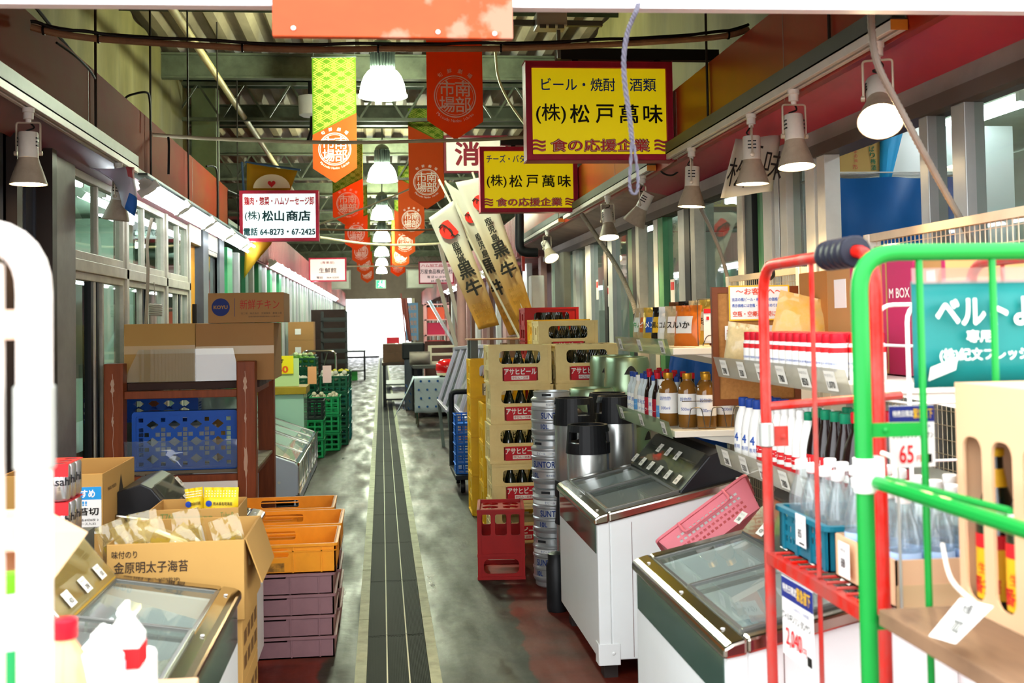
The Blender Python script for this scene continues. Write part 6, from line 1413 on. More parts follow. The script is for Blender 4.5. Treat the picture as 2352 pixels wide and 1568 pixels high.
# second open carton with yellow packs
q0, q1 = W(342, 1190, 4.46).x, W(549, 1190, 4.46).x; zq = W(450, 1163, 4.46).z
t = open_box('smaller open cardboard box with green print behind the laver box', q0, q1, 4.46, 4.73, .7165, W(450, 1168, 4.46).z, mkl, False)
mb = MB(); mb.text('T760', (q0+.07, 4.459, zq-.035), X_, Z_, .022, .055, 0, .01); mb.text('熊本県有明海産', (q0+.17, 4.459, zq-.045), X_, Z_, .02, .13, 0, .005); mb.text('Tube R', (q0+.29, 4.459, zq-.035), X_, Z_, .022, .05, 0); mb.build('print', M('faded_green_ink', '#7a8a4a', .7), t, world=True)
tag(MB().box(q0+.0, q1-.02, 4.47, 4.72, .0, .716).build('brown_case', mkb), 'tall brown case under the green printed box', 'case')
for k, (pa, pb, ry, lb) in enumerate(((437, 478, -.12, 'yellow laver pouch standing behind the other in the green printed box'), (466, 545, .03, 'yellow laver pouch with black characters and white dots in the green printed box'))):
    a, b = W(pa, 1150, 4.6-.05*k), W(pb, 1150, 4.6-.05*k); w_ = b.x-a.x; zt2 = W(pa, 1120, 4.6-.05*k).z; z0 = .725; h_ = zt2-z0; yy = 4.6-.05*k
    o = soft_pack('laver_pouch', lb, 'pouch', ((a.x+b.x)/2, yy, z0), (w_, h_, .05), (0, ry, 0), M('pouch_yellow', '#e8c81e', .35), 'yellow laver pouches')
    mb = MB(); mb.text('無限', (0, -.030, h_*.52), X_, Z_, h_*.15, w_*.42, 0, .02); mb.text('∞', (-w_*.32, -.027, h_*.52), X_, Z_, h_*.08, w_*.15, 0, .03); mb.text('∞', (w_*.32, -.027, h_*.52), X_, Z_, h_*.08, w_*.15, 0, .03); mb.text('熊本県有明海産', (w_*.08, -.030, h_*.68), X_, Z_, h_*.075, w_*.55, 0, .02)
    mb.lathe([(.0,.001),(.012,0)], 14, (-w_*.33, -.027, h_*.68), 1, R=Matrix.Rotation(PI/2, 3, 'X'))
    for r_ in range(3):
        for c_ in range(11): mb.lathe([(.0,.001),(.0022,0)], 6, (-w_*.42+w_*.084*c_, -.012-.004*(2-r_), h_*(.83+.05*r_)), 2, R=Matrix.Rotation(PI/2, 3, 'X'))
    mb.build('print', [mbl, mnavy, mwl], o)
# price ticket tied at the corner, orange card
t = thing('price_ticket', 'small paper price ticket hanging at the corner of the laver box', 'ticket', W(575, 1215, 4.36)); a = W(560, 1190, 4.36); b = W(572, 1185, 4.42); mb = MB(); mb.quad(a, b, W(590, 1240, 4.42), W(575, 1250, 4.36)); mb.text('298', (a+W(590, 1240, 4.42))/2, (b-a).normalized(), Z_, .02, .05, 1, .01); mb.build('card', [mcard, mbl], t, world=True)
# --- carton with the blue flyer
BY = 4.56; x0, x1 = -1.46, W(237, 1150, BY).x; zt = W(200, 1088, BY).z
t = open_box('open cardboard box with a blue and white laver flyer, by the beer cans', x0, x1, BY, 5.12, .56, zt, mkl, False)
tag(MB().box(x0, x1, BY, 5.12, 0, .559).build('grey_stand', mtrk), 'grey stand under the box with the blue flyer', 'stand')
fx0, fx1 = W(150, 1150, BY).x, W(233, 1150, BY).x; fz1, fz0 = W(200, 1118, BY).z, W(200, 1226, BY).z; y = BY-.001; fh = fz1-fz0
mb = MB(); mb.box(fx0, fx1, y-.001, y, fz0, fz1); mb.box(fx0, fx1, y-.002, y-.001, fz1-fh*.27, fz1, 1); c = (fx0+fx1)/2; w_ = fx1-fx0
mb.text('おすすめ', (c-.01, y-.003, fz1-fh*.14), X_, Z_, fh*.16, w_*.8, 0, .03); mb.text('!!!', (c, y-.002, fz1-fh*.35), X_, Z_, fh*.09, w_*.2, 1, .03); mb.text('海苔切', (c, y-.002, fz1-fh*.52), X_, Z_, fh*.16, w_*.85, 2, .03); mb.text('規格:8切8枚 3', (c+w_*.12, y-.002, fz0+fh*.30), X_, Z_, fh*.055, w_*.6, 2, .01); mb.text('ケース入:32', (c+w_*.1, y-.002, fz0+fh*.22), X_, Z_, fh*.055, w_*.5, 2, .01)
for k in range(12): mb.box(c+w_*.02+w_*.035*k, c+w_*.02+w_*.035*k+w_*.02, y-.002, y-.001, fz0+fh*.05, fz0+fh*.15, 2)
mb.build('flyer', [mlab, M('flyer_blue', '#1f8fd0', .5), mbl], t, world=True)
mb = MB(); c = V(x1+.001, 4.86, zt-.14)
mb.add([c+V(0, 0, -.10), c+V(0, .06, 0), c+V(0, 0, .10), c+V(0, -.06, 0)], [(0,1,2,3)]); mb.text('MARU MEISEN', c+V(.0, -.16, .07), Y_, Z_, .014, .14, 0); mb.build('print', M('carton_dark_ink', '#3a2c22', .7), t, world=True)
# --- beer cans in six-packs
mcan = M('can_silver', '#c6c8ca', .25, metal=.85); mcanb = M('can_print_black', '#1c1b20', .4)
def can():
    t = thing('beer_can', 'x', 'can'); mb = MB(); mb.lathe([(0,.004),(.024,.004),(.027,0),(.033,.01),(.033,.108),(.027,.121),(.0265,.119),(0,.118)], 20); mb.build('body', mcan, t)
    mb = MB(); cyl_text(mb, 'Asahi', (0,0), .0333, .064, .026, -1.35, 0, .03); cyl_text(mb, 'DRY', (0,0), .0333, .09, .012, -1.35, 1, .01); cyl_text(mb, '生', (0,0), .0333, .042, .012, -1.35, 0, .02); mb.build('print', [mcanb, mlr], t); return t
cn0 = can(); k = 0; cx, cy = -1.125, 3.98
for tier in range(2):
    for i in range(2):
        for j in range(3):
            o = cn0 if k == 0 else dup(cn0); k += 1; o.location = (cx+.068*i, cy-.068*j+.136 if False else cy+.068*j-.07, .846+.125*tier); o['label'] = 'silver beer can in the %s six-pack behind the white trolley' % ('lower', 'upper')[tier]; o['group'] = 'beer cans of the %s six-pack' % ('lower', 'upper')[tier]
    mb = MB(); mb.plate(rrect(cx-.035, cx+.103, cy-.105, cy+.10, .02), [circ(cx+.068*i, cy+.068*j-.07, .022, 12) for i in range(2) for j in range(3)], .0015, (0, 0, .8465+.125*tier+.1195), X_, Y_); mb.quad((cx-.035, cy-.105, .967+.125*tier), (cx+.103, cy-.105, .967+.125*tier), (cx+.103, cy-.106, .926+.125*tier), (cx-.0, cy-.106, .926+.125*tier))
    tag(mb.build('six_pack_carrier', mlr), 'red cardboard carrier over the %s six-pack of cans' % ('lower', 'upper')[tier], 'carrier')
tag(MB().box(-1.18, -1.0, 3.84, 4.12, 0, .845).build('can_stand', mtrk), 'grey stand under the beer cans', 'stand')
# --- stacked trays
mtro = M('orange_tray', '#ee981e', .42, var=.3, scale=5, dirt='#9a5a10'); mtrp = M('mauve_tray', '#8c676b', .5, var=.3, scale=5, dirt='#4e3236')
def tray(h, mat):
    t = thing('tray', 'x', 'tray'); w_, d_ = .65, .45; x, y = w_/2, d_/2; tk = .007; mb = MB(); hol = [rrect(-.11, .11, h*.55, h*.86, .012)] if h > .11 else [rrect(-.11, .11, h-.022, h-.012, .004)]
    for oy in (-y+tk, y): mb.plate(rect(-x, x, 0, h), hol, tk, (0, oy, 0), X_, Z_)
    for ox in (-x, x-tk): mb.box(ox, ox+tk, -y, y, 0, h)
    mb.box(-x, x, -y, y, 0, .006); mb.plate(rrect(-x-.010, x+.010, -y-.010, y+.010, .02), [rrect(-x+.008, x-.008, -y+.008, y-.008, .012)], .012, (0, 0, h-.012), X_, Y_)
    if h > .11: mb.plate(rrect(-x-.006, x+.006, -y-.006, y+.006, .02), [rrect(-x+.003, x-.003, -y+.003, y-.003, .012)], .006, (0, 0, h-.036), X_, Y_)
    for kx_ in (-.26, -.13, .13, .26): mb.box(kx_-.003, kx_+.003, -y-.006, -y, .004, h-.012)
    mb.build('body', mat, t)
    if h > .11:
        mb = MB(); mb.box(-.10, .09, -y-.0012, -y, .01, .05); mb.build('worn_label', M('worn_label', '#7a5320', .7, var=.9, scale=30, dirt='#c98a2a'), t)
    return t
tp, to_ = tray(.098, mtrp), tray(.135, mtro); X0 = -.235-.325
for k in range(4): o = tp if k == 0 else dup(tp); o.location = (X0-.004*(k % 2), 5.38+.225, k*.0965); o['label'] = 'mauve plastic tray in the stack under the orange tray, %s' % ['at the floor', 'second up', 'third up', 'uppermost'][k]; o['group'] = 'mauve tray stack'
o = to_; o.location = (X0+.01, 5.38+.225, .388); o['label'] = 'orange plastic tray with worn label on top of the mauve stack'
for j, (yy, n) in enumerate(((5.90, 4), (6.42, 4))):
    for k in range(4): o = dup(tp); o.location = (X0+.004-.06*j, yy+.225, k*.0965); o['label'] = 'mauve plastic tray hidden in the %s stack behind the front trays' % ('middle', 'rear')[j]; o['group'] = '%s tray stack' % ('middle', 'rear')[j]
    o = dup(to_); o.location = (X0+.012-.06*j, yy+.225, .388); o['label'] = 'orange plastic tray on the %s stack of trays' % ('middle', 'rear')[j]
# --- low white chest cabinets with sloping glass
def chest(label, y0, y1, xf=-.71):
    t = thing('chest_cabinet', label, 'freezer', (xf-.4, (y0+y1)/2, 0)); mb = MB(); pr = [(xf, .02), (xf, .34), (xf-.03, .38), (xf-.9, .70), (xf-.9, .02)]
    for a, b in ((y0, y0+.05), (y1-.05, y1)): mb.prism(pr, 'y', a, b)
    mb.box(xf-.9, xf-.03, y0, y1, .02, .08); mb.box(xf-.9, xf-.86, y0, y1, .02, .68); mb.box(xf-.03, xf, y0, y1, .02, .12)
    mb.build('body', M('cool_white', '#c9d0dc', .4, var=.1, scale=3), t, .008, world=True)
    mb = MB(); mb.quad((xf-.03, y0+.05, .385), (xf-.03, y1-.05, .385), (xf-.88, y1-.05, .70), (xf-.88, y0+.05, .70)); mb.quad((xf-.01, y0+.05, .12), (xf-.01, y1-.05, .12), (xf-.01, y1-.05, .36), (xf-.01, y0+.05, .36)); mb.build('glass', MG('chest_glass', '#dcebe2', 1.6, haze=.25, hazecol='#cfe0d4'), t, world=True)
    mb = MB()
    for a in (y0+.05, (y0+y1)/2, y1-.05): mb.bar((xf-.02, a, .38), (xf-.88, a, .705), .02, .014); mb.bar((xf, a, .1), (xf, a, .37), .02, .012)
    for z in (.12, .37): mb.bar((xf+.002, y0, z), (xf+.002, y1, z), .02, .02)
    mb.build('trim', mchr, t, .002, world=True)
    mb = MB(); mb.lathe([(.012,.002),(.010,.004),(0,.004)], 14, (xf-.16, y0-.0, .22), R=Matrix.Rotation(PI/2, 3, 'X')); mb.build('button', mwhite, t, world=True)
    mb = MB(); mb.sheet(lambda u, v: (xf-.08-.74*u, y0+.1+(y1-y0-.2)*v, .2+.24*u+.02*math.sin(u*14+v*23)), 10, 14); mb.build('film_cover', M('crumpled_film', '#bfc9bf', .25, coat=.4), t, world=True)
    return t
chest('low white chest cabinet with sloping glass behind the timber rack, the closer one', 9.75, 11.35); chest('low white chest cabinet with sloping glass, the farther one', 11.4, 12.6)
# green counter with yellow price poster
t = thing('green_counter', 'greenish glazed counter with mustard top above the white chest cabinets', 'counter', (-1.2, 13.0, 0)); mb = MB(); mb.box(-1.6, -.86, 12.75, 13.3, 0, .78); mb.build('body', M('green_glaze', '#9fc4ae', .2, coat=.3), t, .005, world=True); mb = MB(); mb.box(-1.62, -.83, 12.72, 13.33, .78, .86); mb.build('top', M('mustard_top', '#a08420', .5, var=.3), t, .004, world=True)
t = thing('price_poster', 'yellow price poster on a pale green board standing on the counter', 'poster', (-1.1, 12.9, .86)); mb = MB(); mb.box(-1.28, -.92, 12.9, 12.92, .861, 1.17); mb.build('board', M('pale_green_board', '#b9d69a', .5), t, world=True)
mb = MB(); mb.box(-1.18, -.98, 12.885, 12.9, 1.0, 1.2); mb.text('なす', (-1.13, 12.884, 1.14), X_, Z_, .05, .09, 1, .03); mb.text('60', (-1.1, 12.884, 1.05), X_, Z_, .07, .12, 2, .04); mb.build('poster_sheet', [M('poster_yellow', '#f0dc1e', .5), mbl, M('poster_orange', '#e0601a', .5)], t, world=True)
for k, x in enumerate((-.80, -.64)):
    p = MB(); p.box(x-.05, x+.05, 13.3+.2*k, 13.31+.2*k, .86, 1.06); tag(p.build('price_card', M('card_peach' if k == 0 else 'card_pink', '#e0a070' if k == 0 else '#e6c3c0', .5)), '%s price card by the produce crates' % ('peach', 'pale pink')[k], 'card')
# --- produce crates
mgc = M('green_crate_plastic', '#0d5a3c', .4, var=.3, scale=6, dirt='#083626'); mgc2 = M('bright_green_crate', '#1c9a58', .4, var=.2, scale=6); mgt = M('teal_crate', '#1c7a78', .4, var=.2, scale=6); mgk2 = M('black_crate', '#14211c', .4)
def produce_crate(mat):
    t = thing('produce_crate', 'x', 'crate'); w_, d_, h = .50, .36, .22; x, y = w_/2, d_/2; mb = MB()
    def hol(L, n): return [rect(-L/2+.02+(L-.04)*(k+.12)/n, -L/2+.02+(L-.04)*(k+.88)/n, .03+.06*j, .072+.06*j) for k in range(n) for j in range(3)]
    for oy in (-y+.006, y): mb.plate(rect(-x, x, 0, h), hol(w_, 6), .006, (0, oy, 0), X_, Z_)
    for ox in (-x, x-.006): mb.plate(rect(-y, y, 0, h), hol(d_, 4), .006, (ox, 0, 0), Y_, Z_)
    mb.box(-x, x, -y, y, 0, .006); mb.plate(rect(-x-.008, x+.008, -y-.008, y+.008), [rect(-x+.008, x-.008, -y+.008, y-.008)], .012, (0, 0, h-.012), X_, Y_); mb.build('body', mat, t); return t
pcs = {k: [produce_crate(m), True] for k, m in (('green', mgc), ('bright green', mgc2), ('teal', mgt), ('black', mgk2))}
def pc(kind, x, y, z, where, rz=PI/2):
    s_, f = pcs[kind]; o = s_ if f else dup(s_); pcs[kind][1] = False; o.location = (x, y, z); o.rotation_euler = (0, 0, rz); o['label'] = '%s produce crate %s' % (kind, where); return o
col_ = [('bright green', -.86, 13.0+.62, 2, 'closest column'), ('bright green', -.70, 14.35, 3, 'second column'), ('green', -.62, 15.0, 4, 'third column'), ('teal', -.60, 15.7, 3, 'fourth column'), ('green', -.62, 16.5, 4, 'fifth column'), ('green', -1.1, 14.6, 4, 'wall side'), ('green', -1.05, 15.6, 5, 'wall side farther on'), ('green', -1.15, 17.0, 5, 'wall side, last')]
ups = ['at the floor', 'second up', 'third up', 'fourth up', 'fifth up']
tops = []
for kind, x, y, n, wh in col_:
    for k in range(n): pc(kind, x, y, k*.2205, 'in the %s of crates, %s' % (wh, ups[k]))
    tops.append((x, y, n*.2205))
pc('black', -.86, 13.62, .4415, 'open on top of the bright green ones, closest to the entrance'); pc('black', -1.24, 13.62, 0, 'on the floor at the wall side of the closest column')
# vegetables heaped in the top crates
mmush = M('mushroom_white', '#d9cdb4', .6, var=.3, scale=12, dirt='#a98f66'); mgarl = M('garlic_white', '#e6e0cc', .5); mlf = M('leaf_green', '#6fae3a', .5); myv = M('flower_yellow', '#d9c91e', .5)
vb = {}
def veg(key, nm, mat, x, y, z, r, label, group):
    if key not in vb:
        mb = MB(); mb.lathe([(0, -r*.8), (r*.7, -r*.55), (r, 0), (r*.75, r*.6), (r*.3, r*.85), (0, r)], 9); vb[key] = mb.build(nm, mat); o = vb[key]
    else: o = vb[key].copy(); COL.objects.link(o)
    o.location = (x, y, z); o.rotation_euler = (random.random()*3, random.random()*3, 0); tag(o, label, nm.replace('_', ' '), group)
random.seed(11)
for (ix, key, nm, mat, r, n, lb) in ((2, 'g', 'garlic_bulb', mgarl, .035, 26, 'white garlic bulb heaped in the third crate column'), (1, 'm', 'mushroom', mmush, .03, 26, 'pale mushroom heaped in the second crate column'), (5, 'w', 'radish', mgarl, .035, 18, 'white radish heaped in the wall side crate'), (4, 'y', 'yellow_pepper', myv, .035, 14, 'yellow pepper heaped in the fifth crate column'), (6, 'l', 'cabbage', mlf, .05, 10, 'green cabbage heaped in the farther wall side crate'), (7, 'c', 'cabbage', M('pale_cabbage', '#b8c68a', .5), .05, 10, 'pale cabbage heaped in the last wall side crate')):
    x, y, z = tops[ix]
    for k in range(n): veg(key, nm, mat, x-.12+.08*(k % 4)+random.uniform(-.02, .02), y-.18+.36*((k//4) % 5)/4+random.uniform(-.02, .02), z-.02+.05*(k//20)+random.uniform(-.015, .02), r, lb, lb.replace('heaped ', '')+' heap')
# --- farther left: cartons, trolley handle, tables
for k in range(5):
    carton('cardboard_box', 'brown carton with white labels in the tall far stack, %s' % ups[k], -1.62, -1.18, 20.2, 20.7, .001+.32*k, .32+.32*k, mkb)
    if k > 1: tag(MB().box(-1.5, -1.4, 20.19, 20.2, .1+.32*k, .2+.32*k).build('shipping_label', mlab), 'white label on a far brown carton, %s' % ups[k], 'label')
for k in range(3): carton('cardboard_box', 'dark carton in the stack by the far exit, %s' % ups[k], -1.45, -.75, 24.0, 24.8, .001+.62*k, .62+.62*k, M('dark_carton', '#3a2c24', .7, var=.3))
t = thing('wire_rack', 'dark slatted rack of trays beside the dark cartons', 'rack', (-.9, 22.2, 0)); mb = MB()
for z in [.2+.2*k for k in range(8)]: mb.box(-1.15, -.66, 22.0, 22.5, z, z+.02); mb.box(-1.15, -.66, 21.99, 22.0, z+.02, z+.08)
for x in (-1.15, -.69):
    for y in (22.0, 22.47): mb.box(x, x+.03, y, y+.03, 0, 1.8)
mb.build('frame', M('rack_dark', '#3b3f3c', .5, metal=.3), t, world=True)
t = thing('hand_truck', 'silver hand truck handle rising behind the green crates', 'hand truck', (-1.0, 18.2, 0)); mb = MB(); mb.tube(arc_pts([(-1.25, 18.2, .1), (-1.25, 18.2, 1.13), (-.72, 18.2, 1.13), (-.72, 18.2, .1)], .1, 5), .018, 8); mb.tube([(-1.25, 18.2, .5), (-.72, 18.2, .5)], .012, 6); mb.tube([(-1.0, 18.2, .5), (-.85, 18.2, 1.1)], .012, 6); mb.box(-1.3, -.67, 17.9, 18.25, .05, .1); mb.build('frame', mchr, t, world=True)
t = thing('black_table', 'black metal table near the bright far exit, left of the aisle', 'table', (-.9, 32, 0)); mb = MB(); mb.box(-1.3, -.45, 31.6, 32.4, .78, .82); mb.build('top', mdk, t, world=True)
for x in (-1.28, -.5):
    for y in (31.62, 32.35): mb = MB(); mb.box(x, x+.04, y, y+.04, 0, .78); mb.build('leg', mrub, t, world=True)
mb = MB(); mb.box(-1.28, -.46, 31.62, 31.65, .25, .28); mb.build('stretcher', mrub, t, world=True)
for x, y, c_, lb in ((-1.1, 32, '#c0262a', 'red crate on the floor under the black table'), (-.8, 32, '#2e8a3a', 'green bin under the black table')): tag(MB().box(x-.1, x+.12, y-.15, y+.15, .0, .24).build('bin', M('bin'+c_[1:], c_, .5)), lb, 'bin')
# cloth hung under the first dull spotlight
def fn(u, v): return (-1.62+.10*v+.16*u-.05*math.sin(v*3), 7.0+.45*u, 2.27-.12*u*(1-v)-.0*v+.22*v)
a, b, c, d = W(262, 420, 7.0), W(305, 497, 6.95), W(318, 385, 6.95), W(215, 385, 6.9)
def fn(u, v): return a.lerp(b, u).lerp(d.lerp(c, u), v)+V(.02*math.sin(u*7+v*4), .05*math.sin(u*6), 0)
mb = MB(); mb.sheet(fn, 14, 8, mif=lambda i, j: 2 if i > 10 and j < 3 else (1 if i > 9 and j > 5 else 0)); tag(mb.build('printed_cloth', [M('lilac_cloth', '#c9c5d6', .6), M('faded_red', '#c05a60', .6), M('print_blue', '#2a66b8', .6)]), 'crumpled lilac cloth with red and blue print by the dull spotlight', 'cloth').modifiers.new('thick', 'SOLIDIFY').thickness = .003
# inside the left shop
soft_pack('plastic_bag', 'white translucent plastic bag hanging behind the lower left window', 'bag', (-1.98, 7.45, 1.22), (.5, .62, .25), (0, 0, 1.1), M('white_bag', '#dfe6e2', .5))
tag(MB().box(-1.84, -1.838, 7.62, 7.84, .95, 1.36).build('calendar', M('calendar_paper', '#d3d99a', .6)), 'yellowish calendar sheet behind the lower left window', 'calendar')
t = thing('telephone', 'pale push-button telephone behind the left window', 'telephone', (-1.95, 6.95, 0)); mb = MB(); mb.box(-2.1, -1.84, 6.8, 7.1, .8, .86); mb.box(-1.86, -1.84, 6.86, 7.08, .86, 1.0); mb.build('case', mwhite, t, world=True); mb = MB()
for i in range(3):
    for j in range(4): mb.box(-1.838, -1.832, 6.9+.045*i, 6.93+.045*i, .87+.03*j, .89+.03*j)
mb.build('button', mtrk, t, world=True)
tag(MB().box(-2.4, -1.8, 6.6, 9.6, 0, .8).build('desk', M('shop_desk', '#8a9a90', .5)), 'long pale desk inside the left shop below the windows', 'desk')
cable([W(349, 500, 7.9)-X_*.0, W(338, 560, 7.9), W(340, 620, 7.9), W(337, 700, 7.9), W(334, 745, 7.9)], .012, 'grey cable hanging down the left window frame to the boxes', M('grey_cable', '#a39a88', .5))
t = thing('coiled_cord', 'grey coiled cord hanging from the left window rail', 'cord', W(357, 710, 8.3)); c = W(357, 712, 8.3); mb = MB(); mb.tube([c+V(.045*math.cos(k*.7), .03*math.sin(k*.7), -.04+.0016*k*.9) for k in range(60)], .005, 5); mb.tube([c+Z_*.05, W(354, 648, 8.3)], .004, 5); mb.build('coil', M('grey_cable', '#a39a88', .5), t, world=True)
# ================================================================ farther right: table, cases, dark stands
mcl = M('pale_cloth', '#c5d3da', .6, var=.08, scale=3)
t = thing('folding_table', 'folding table under a pale blue patterned cloth beside the channel', 'table', (.9, 17.2, 0)); mb = MB(); mb.box(.50, 1.35, 16.9, 17.6, .70, .72); mb.build('top', mtrk, t, world=True)
for x in (.52, 1.30):
    for y in (16.95, 17.55): mb = MB(); mb.tube([(x, y, 0), (x, y, .7)], .018, 8); mb.build('leg', mchr, t, world=True)
mb = MB(); mb.tube([(.52, 16.95, .14), (1.3, 16.95, .14)], .015, 6); mb.build('stretcher', mchr, t, world=True)
mb = MB(); mb.sheet(lambda u, v: (.47+.9*u, 16.88+.01*math.sin(u*20)*(1-v), .22+.505*v), 30, 6); mb.sheet(lambda u, v: (.47+.9*u, 16.88+.75*v, .726), 6, 6)
mb.sheet(lambda u, v: (.47-.30*(1-v)*(1-.6*u), 16.88+.6*u, .726-.58*(1-v)*(1-.45*u)+.02*math.sin(u*9)), 12, 8)
o = tag(mb.build('tablecloth', mcl), 'pale cloth printed with small blue ladles draped over the folding table', 'tablecloth'); o.modifiers.new('thick', 'SOLIDIFY').thickness = .002
mb = MB()
for i in range(7):
    for j in range(4):
        c = V(.54+.125*i+.03*(j % 2), 16.863, .30+.125*j); mb.bar(c, c+V(.05, 0, -.045), .012, .001); mb.lathe([(0,.001),(.018,0)], 8, c+V(-.005, 0, .008), R=Matrix.Rotation(PI/2, 3, 'X'))
for j in range(4):
    for i in range(2): c = V(.42-.07*i-.05*(3-j)*.3, 16.95+.12*i, .30+.11*j); mb.bar(c, c+V(.02, .03, -.045), .012, .002)
p_ = mb.build('printed_ladle', M('ladle_blue', '#2a62a8', .6)); p_.parent = o
t = thing('red_dome', 'shiny red dome on a cream base standing on the patterned tablecloth', 'scale', (.98, 17.15, .728)); mb = MB(); mb.lathe([(.165,.06),(.185,.12),(.175,.19),(.13,.245),(.07,.268),(0,.272)], 28, (.98, 17.15, .728)); mb.build('dome', M('glossy_red', '#d8141c', .12, coat=.8), t, world=True)
mb = MB(); mb.lathe([(.15,.02),(.16,.03),(.168,.062),(.1,.07)], 28, (.98, 17.15, .728)); mb.box(.86, 1.1, 17.02, 17.28, .729, .755, 1); mb.build('base', [M('cream_base', '#e0d2ae', .4), mrub], t, world=True)
# slanting glass lids with frames
mgl2 = MG('case_glass', '#dfe6ee', 1.8, haze=.16, hazecol='#c6ccd8'); mlil = M('lilac_frame', '#b9b2c4', .35, metal=.2)
def glass_lid(label, A, B, C_, D):
    t = thing('glass_lid', label, 'glass lid', (A+C_)/2); mb = MB(); mb.quad(A, B, C_, D); mb.build('pane', mgl2, t, world=True); mb = MB()
    for p, q in ((A, B), (B, C_), (C_, D), (D, A), ((A+B)/2, (C_+D)/2)): mb.bar(p, q, .05, .04)
    mb.build('frame', mlil, t, .004, world=True)
    mb = MB(); mb.bar(C_, V(C_.x+.05, C_.y, 0), .04); mb.bar(D, V(D.x+.05, D.y, 0), .04); mb.build('stay', mtrk, t, world=True)
glass_lid('tilted glass case lid with lilac frame, farther of two beside the table', W(1048, 800, 14.2), W(1078, 797, 13.0), W(1030, 945, 13.0), W(1008, 920, 14.2))
glass_lid('tilted glass case lid with lilac frame, closer of two behind the yellow crates', W(1082, 797, 12.9), W(1118, 795, 11.7), W(1075, 965, 11.7), W(1042, 930, 12.9))
# dark pipe cart with blue crates on it
t = thing('pipe_cart', 'black pipe cart behind the yellow crates carrying blue crates', 'cart', (.88, 10.6, 0)); x0 = W(1046, 950, 10.4).x; mb = MB(); zt = W(1060, 908, 10.4).z
mb.tube(arc_pts([(x0, 11.0, .16), (x0, 11.0, zt), (x0+.35, 11.0, zt), (x0+.35, 11.0, .16)], .05, 4), .028, 8); mb.box(x0-.02, x0+.42, 10.2, 11.02, .13, .17); mb.build('frame', mrub, t, .003, world=True)
for x in (x0+.05, x0+.36):
    for y in (10.3, 10.9): mb = MB(); mb.lathe([(.0,-.02),(.06,-.02),(.065,0),(.06,.02),(0,.02)], 14, (x, y, .065), R=Matrix.Rotation(PI/2, 3, 'Y')); mb.build('wheel', mrub, t, world=True)
mbc = M('blue_crate_plastic', '#1f6fd0', .4, var=.2, scale=6); tb = produce_crate(mbc); tb.scale = (.8, .78, .40)
for k in range(6): o = tb if k == 0 else dup(tb); o.location = (x0+.19, 10.42, .172+k*.0885); o.rotation_euler = (0, 0, 0); o['label'] = 'flat blue crate stacked on the pipe cart, %s' % (ups+['on top'])[k]
# pink pipe column, pale posts with lean-to boards
mpp = M('pink_pipe', '#d9a59c', .45, var=.2, scale=3)
p = W(1060, 700, 15.0); mb = MB(); mb.tube([(p.x, 15, 0), (p.x, 15, 2.9)], .06, 14); tag(mb.build('pink_pipe_column', mpp), 'pink painted vertical pipe beyond the slanting flags', 'pipe')
for k, (pa, pb, Y) in enumerate((((1005, 640), (1050, 800), 16.2), ((985, 690), (1043, 790), 20.42), ((1010, 560), (1075, 830), 15.6))):
    a, b = W(*pa, Y), W(*pb, Y); mb = MB(); mb.bar(a, b, .10 if k != 1 else .2, .05); mb.bar(b, V(b.x, b.y, 0), .05); tag(mb.build('leaning_board', M('pale_board', '#d6c8b8', .5) if k != 1 else MG('slant_glass', '#cfeaf0', 2, haze=.3)), ['pale leaning board under the far pink sign', 'slanting pale glass panel near the red shelf', 'long pale board leaning beyond the flags'][k], 'board')
# red-lit shelf of goods, pink light put into its frame colour; posters
t = thing('steel_rack', 'pink lit steel rack with red boxes far on the right', 'rack', (1.1, 26, 0)); x0, x1 = W(975, 740, 25.8).x, W(1032, 740, 25.8).x; mb = MB()
for x in (x0, x1-.05):
    for y in (25.8, 26.4): mb.box(x, x+.05, y, y+.05, 0, 2.0)
for z in (.85, 1.25, 1.6, 1.95): mb.box(x0, x1, 25.8, 26.45, z, z+.03)
mb.build('frame', M('pink_lit_metal', '#d59a98', .5), t, world=True)
for k, (z, c_, lb) in enumerate(((.88, '#c23a3c', 'red box on the low level of the pink lit rack'), (1.28, '#b02a4a', 'crimson box on the middle level of the pink lit rack'), (1.63, '#d0543a', 'red-orange box on the upper level of the pink lit rack'))): tag(MB().box(x0+.07, x1-.1, 25.85, 26.3, z+.001, z+.27).build('box', M('rk'+c_[1:], c_, .5)), lb, 'box')
t = thing('poster', 'light blue poster with orange characters beside the bright exit', 'poster', W(945, 740, 36)); a, b = W(932, 782, 36), W(960, 695, 36); mb = MB(); mb.box(a.x, b.x, 36, 36.03, a.z, b.z); mb.build('sheet', M('poster_sky', '#7fb2dc', .5), t, world=True); mb = MB(); 
for k in range(5): mb.text('大安売', ((a.x+b.x)/2, 35.99, b.z-.15-.24*k), X_, Z_, .15, (b.x-a.x)*.7, 0, .02)
mb.build('lettering', M('poster_peach', '#e8b08a', .5), t, world=True); mb = MB(); mb.box((a.x+b.x)/2-.03, (a.x+b.x)/2+.03, 36.03, 36.06, 0, b.z); mb.build('post', mtrk, t, world=True)
a, b = W(921, 685, 33), W(938, 785, 33); mb = MB(); mb.sheet(lambda u, v: (a.x+.18*u*(1-.5*v)+.2*v, 33+.1*math.sin(u*6), a.z+(b.z-a.z)*v), 6, 8); mb.tube([(a.x, 33.02, 2.42), (b.x+.02, 33.02, 0)], .02, 6); tag(mb.build('rolled_flag', M('dull_red_flag', '#8a4a42', .6)), 'rolled dull red flag on a pole right of the bright exit', 'flag')
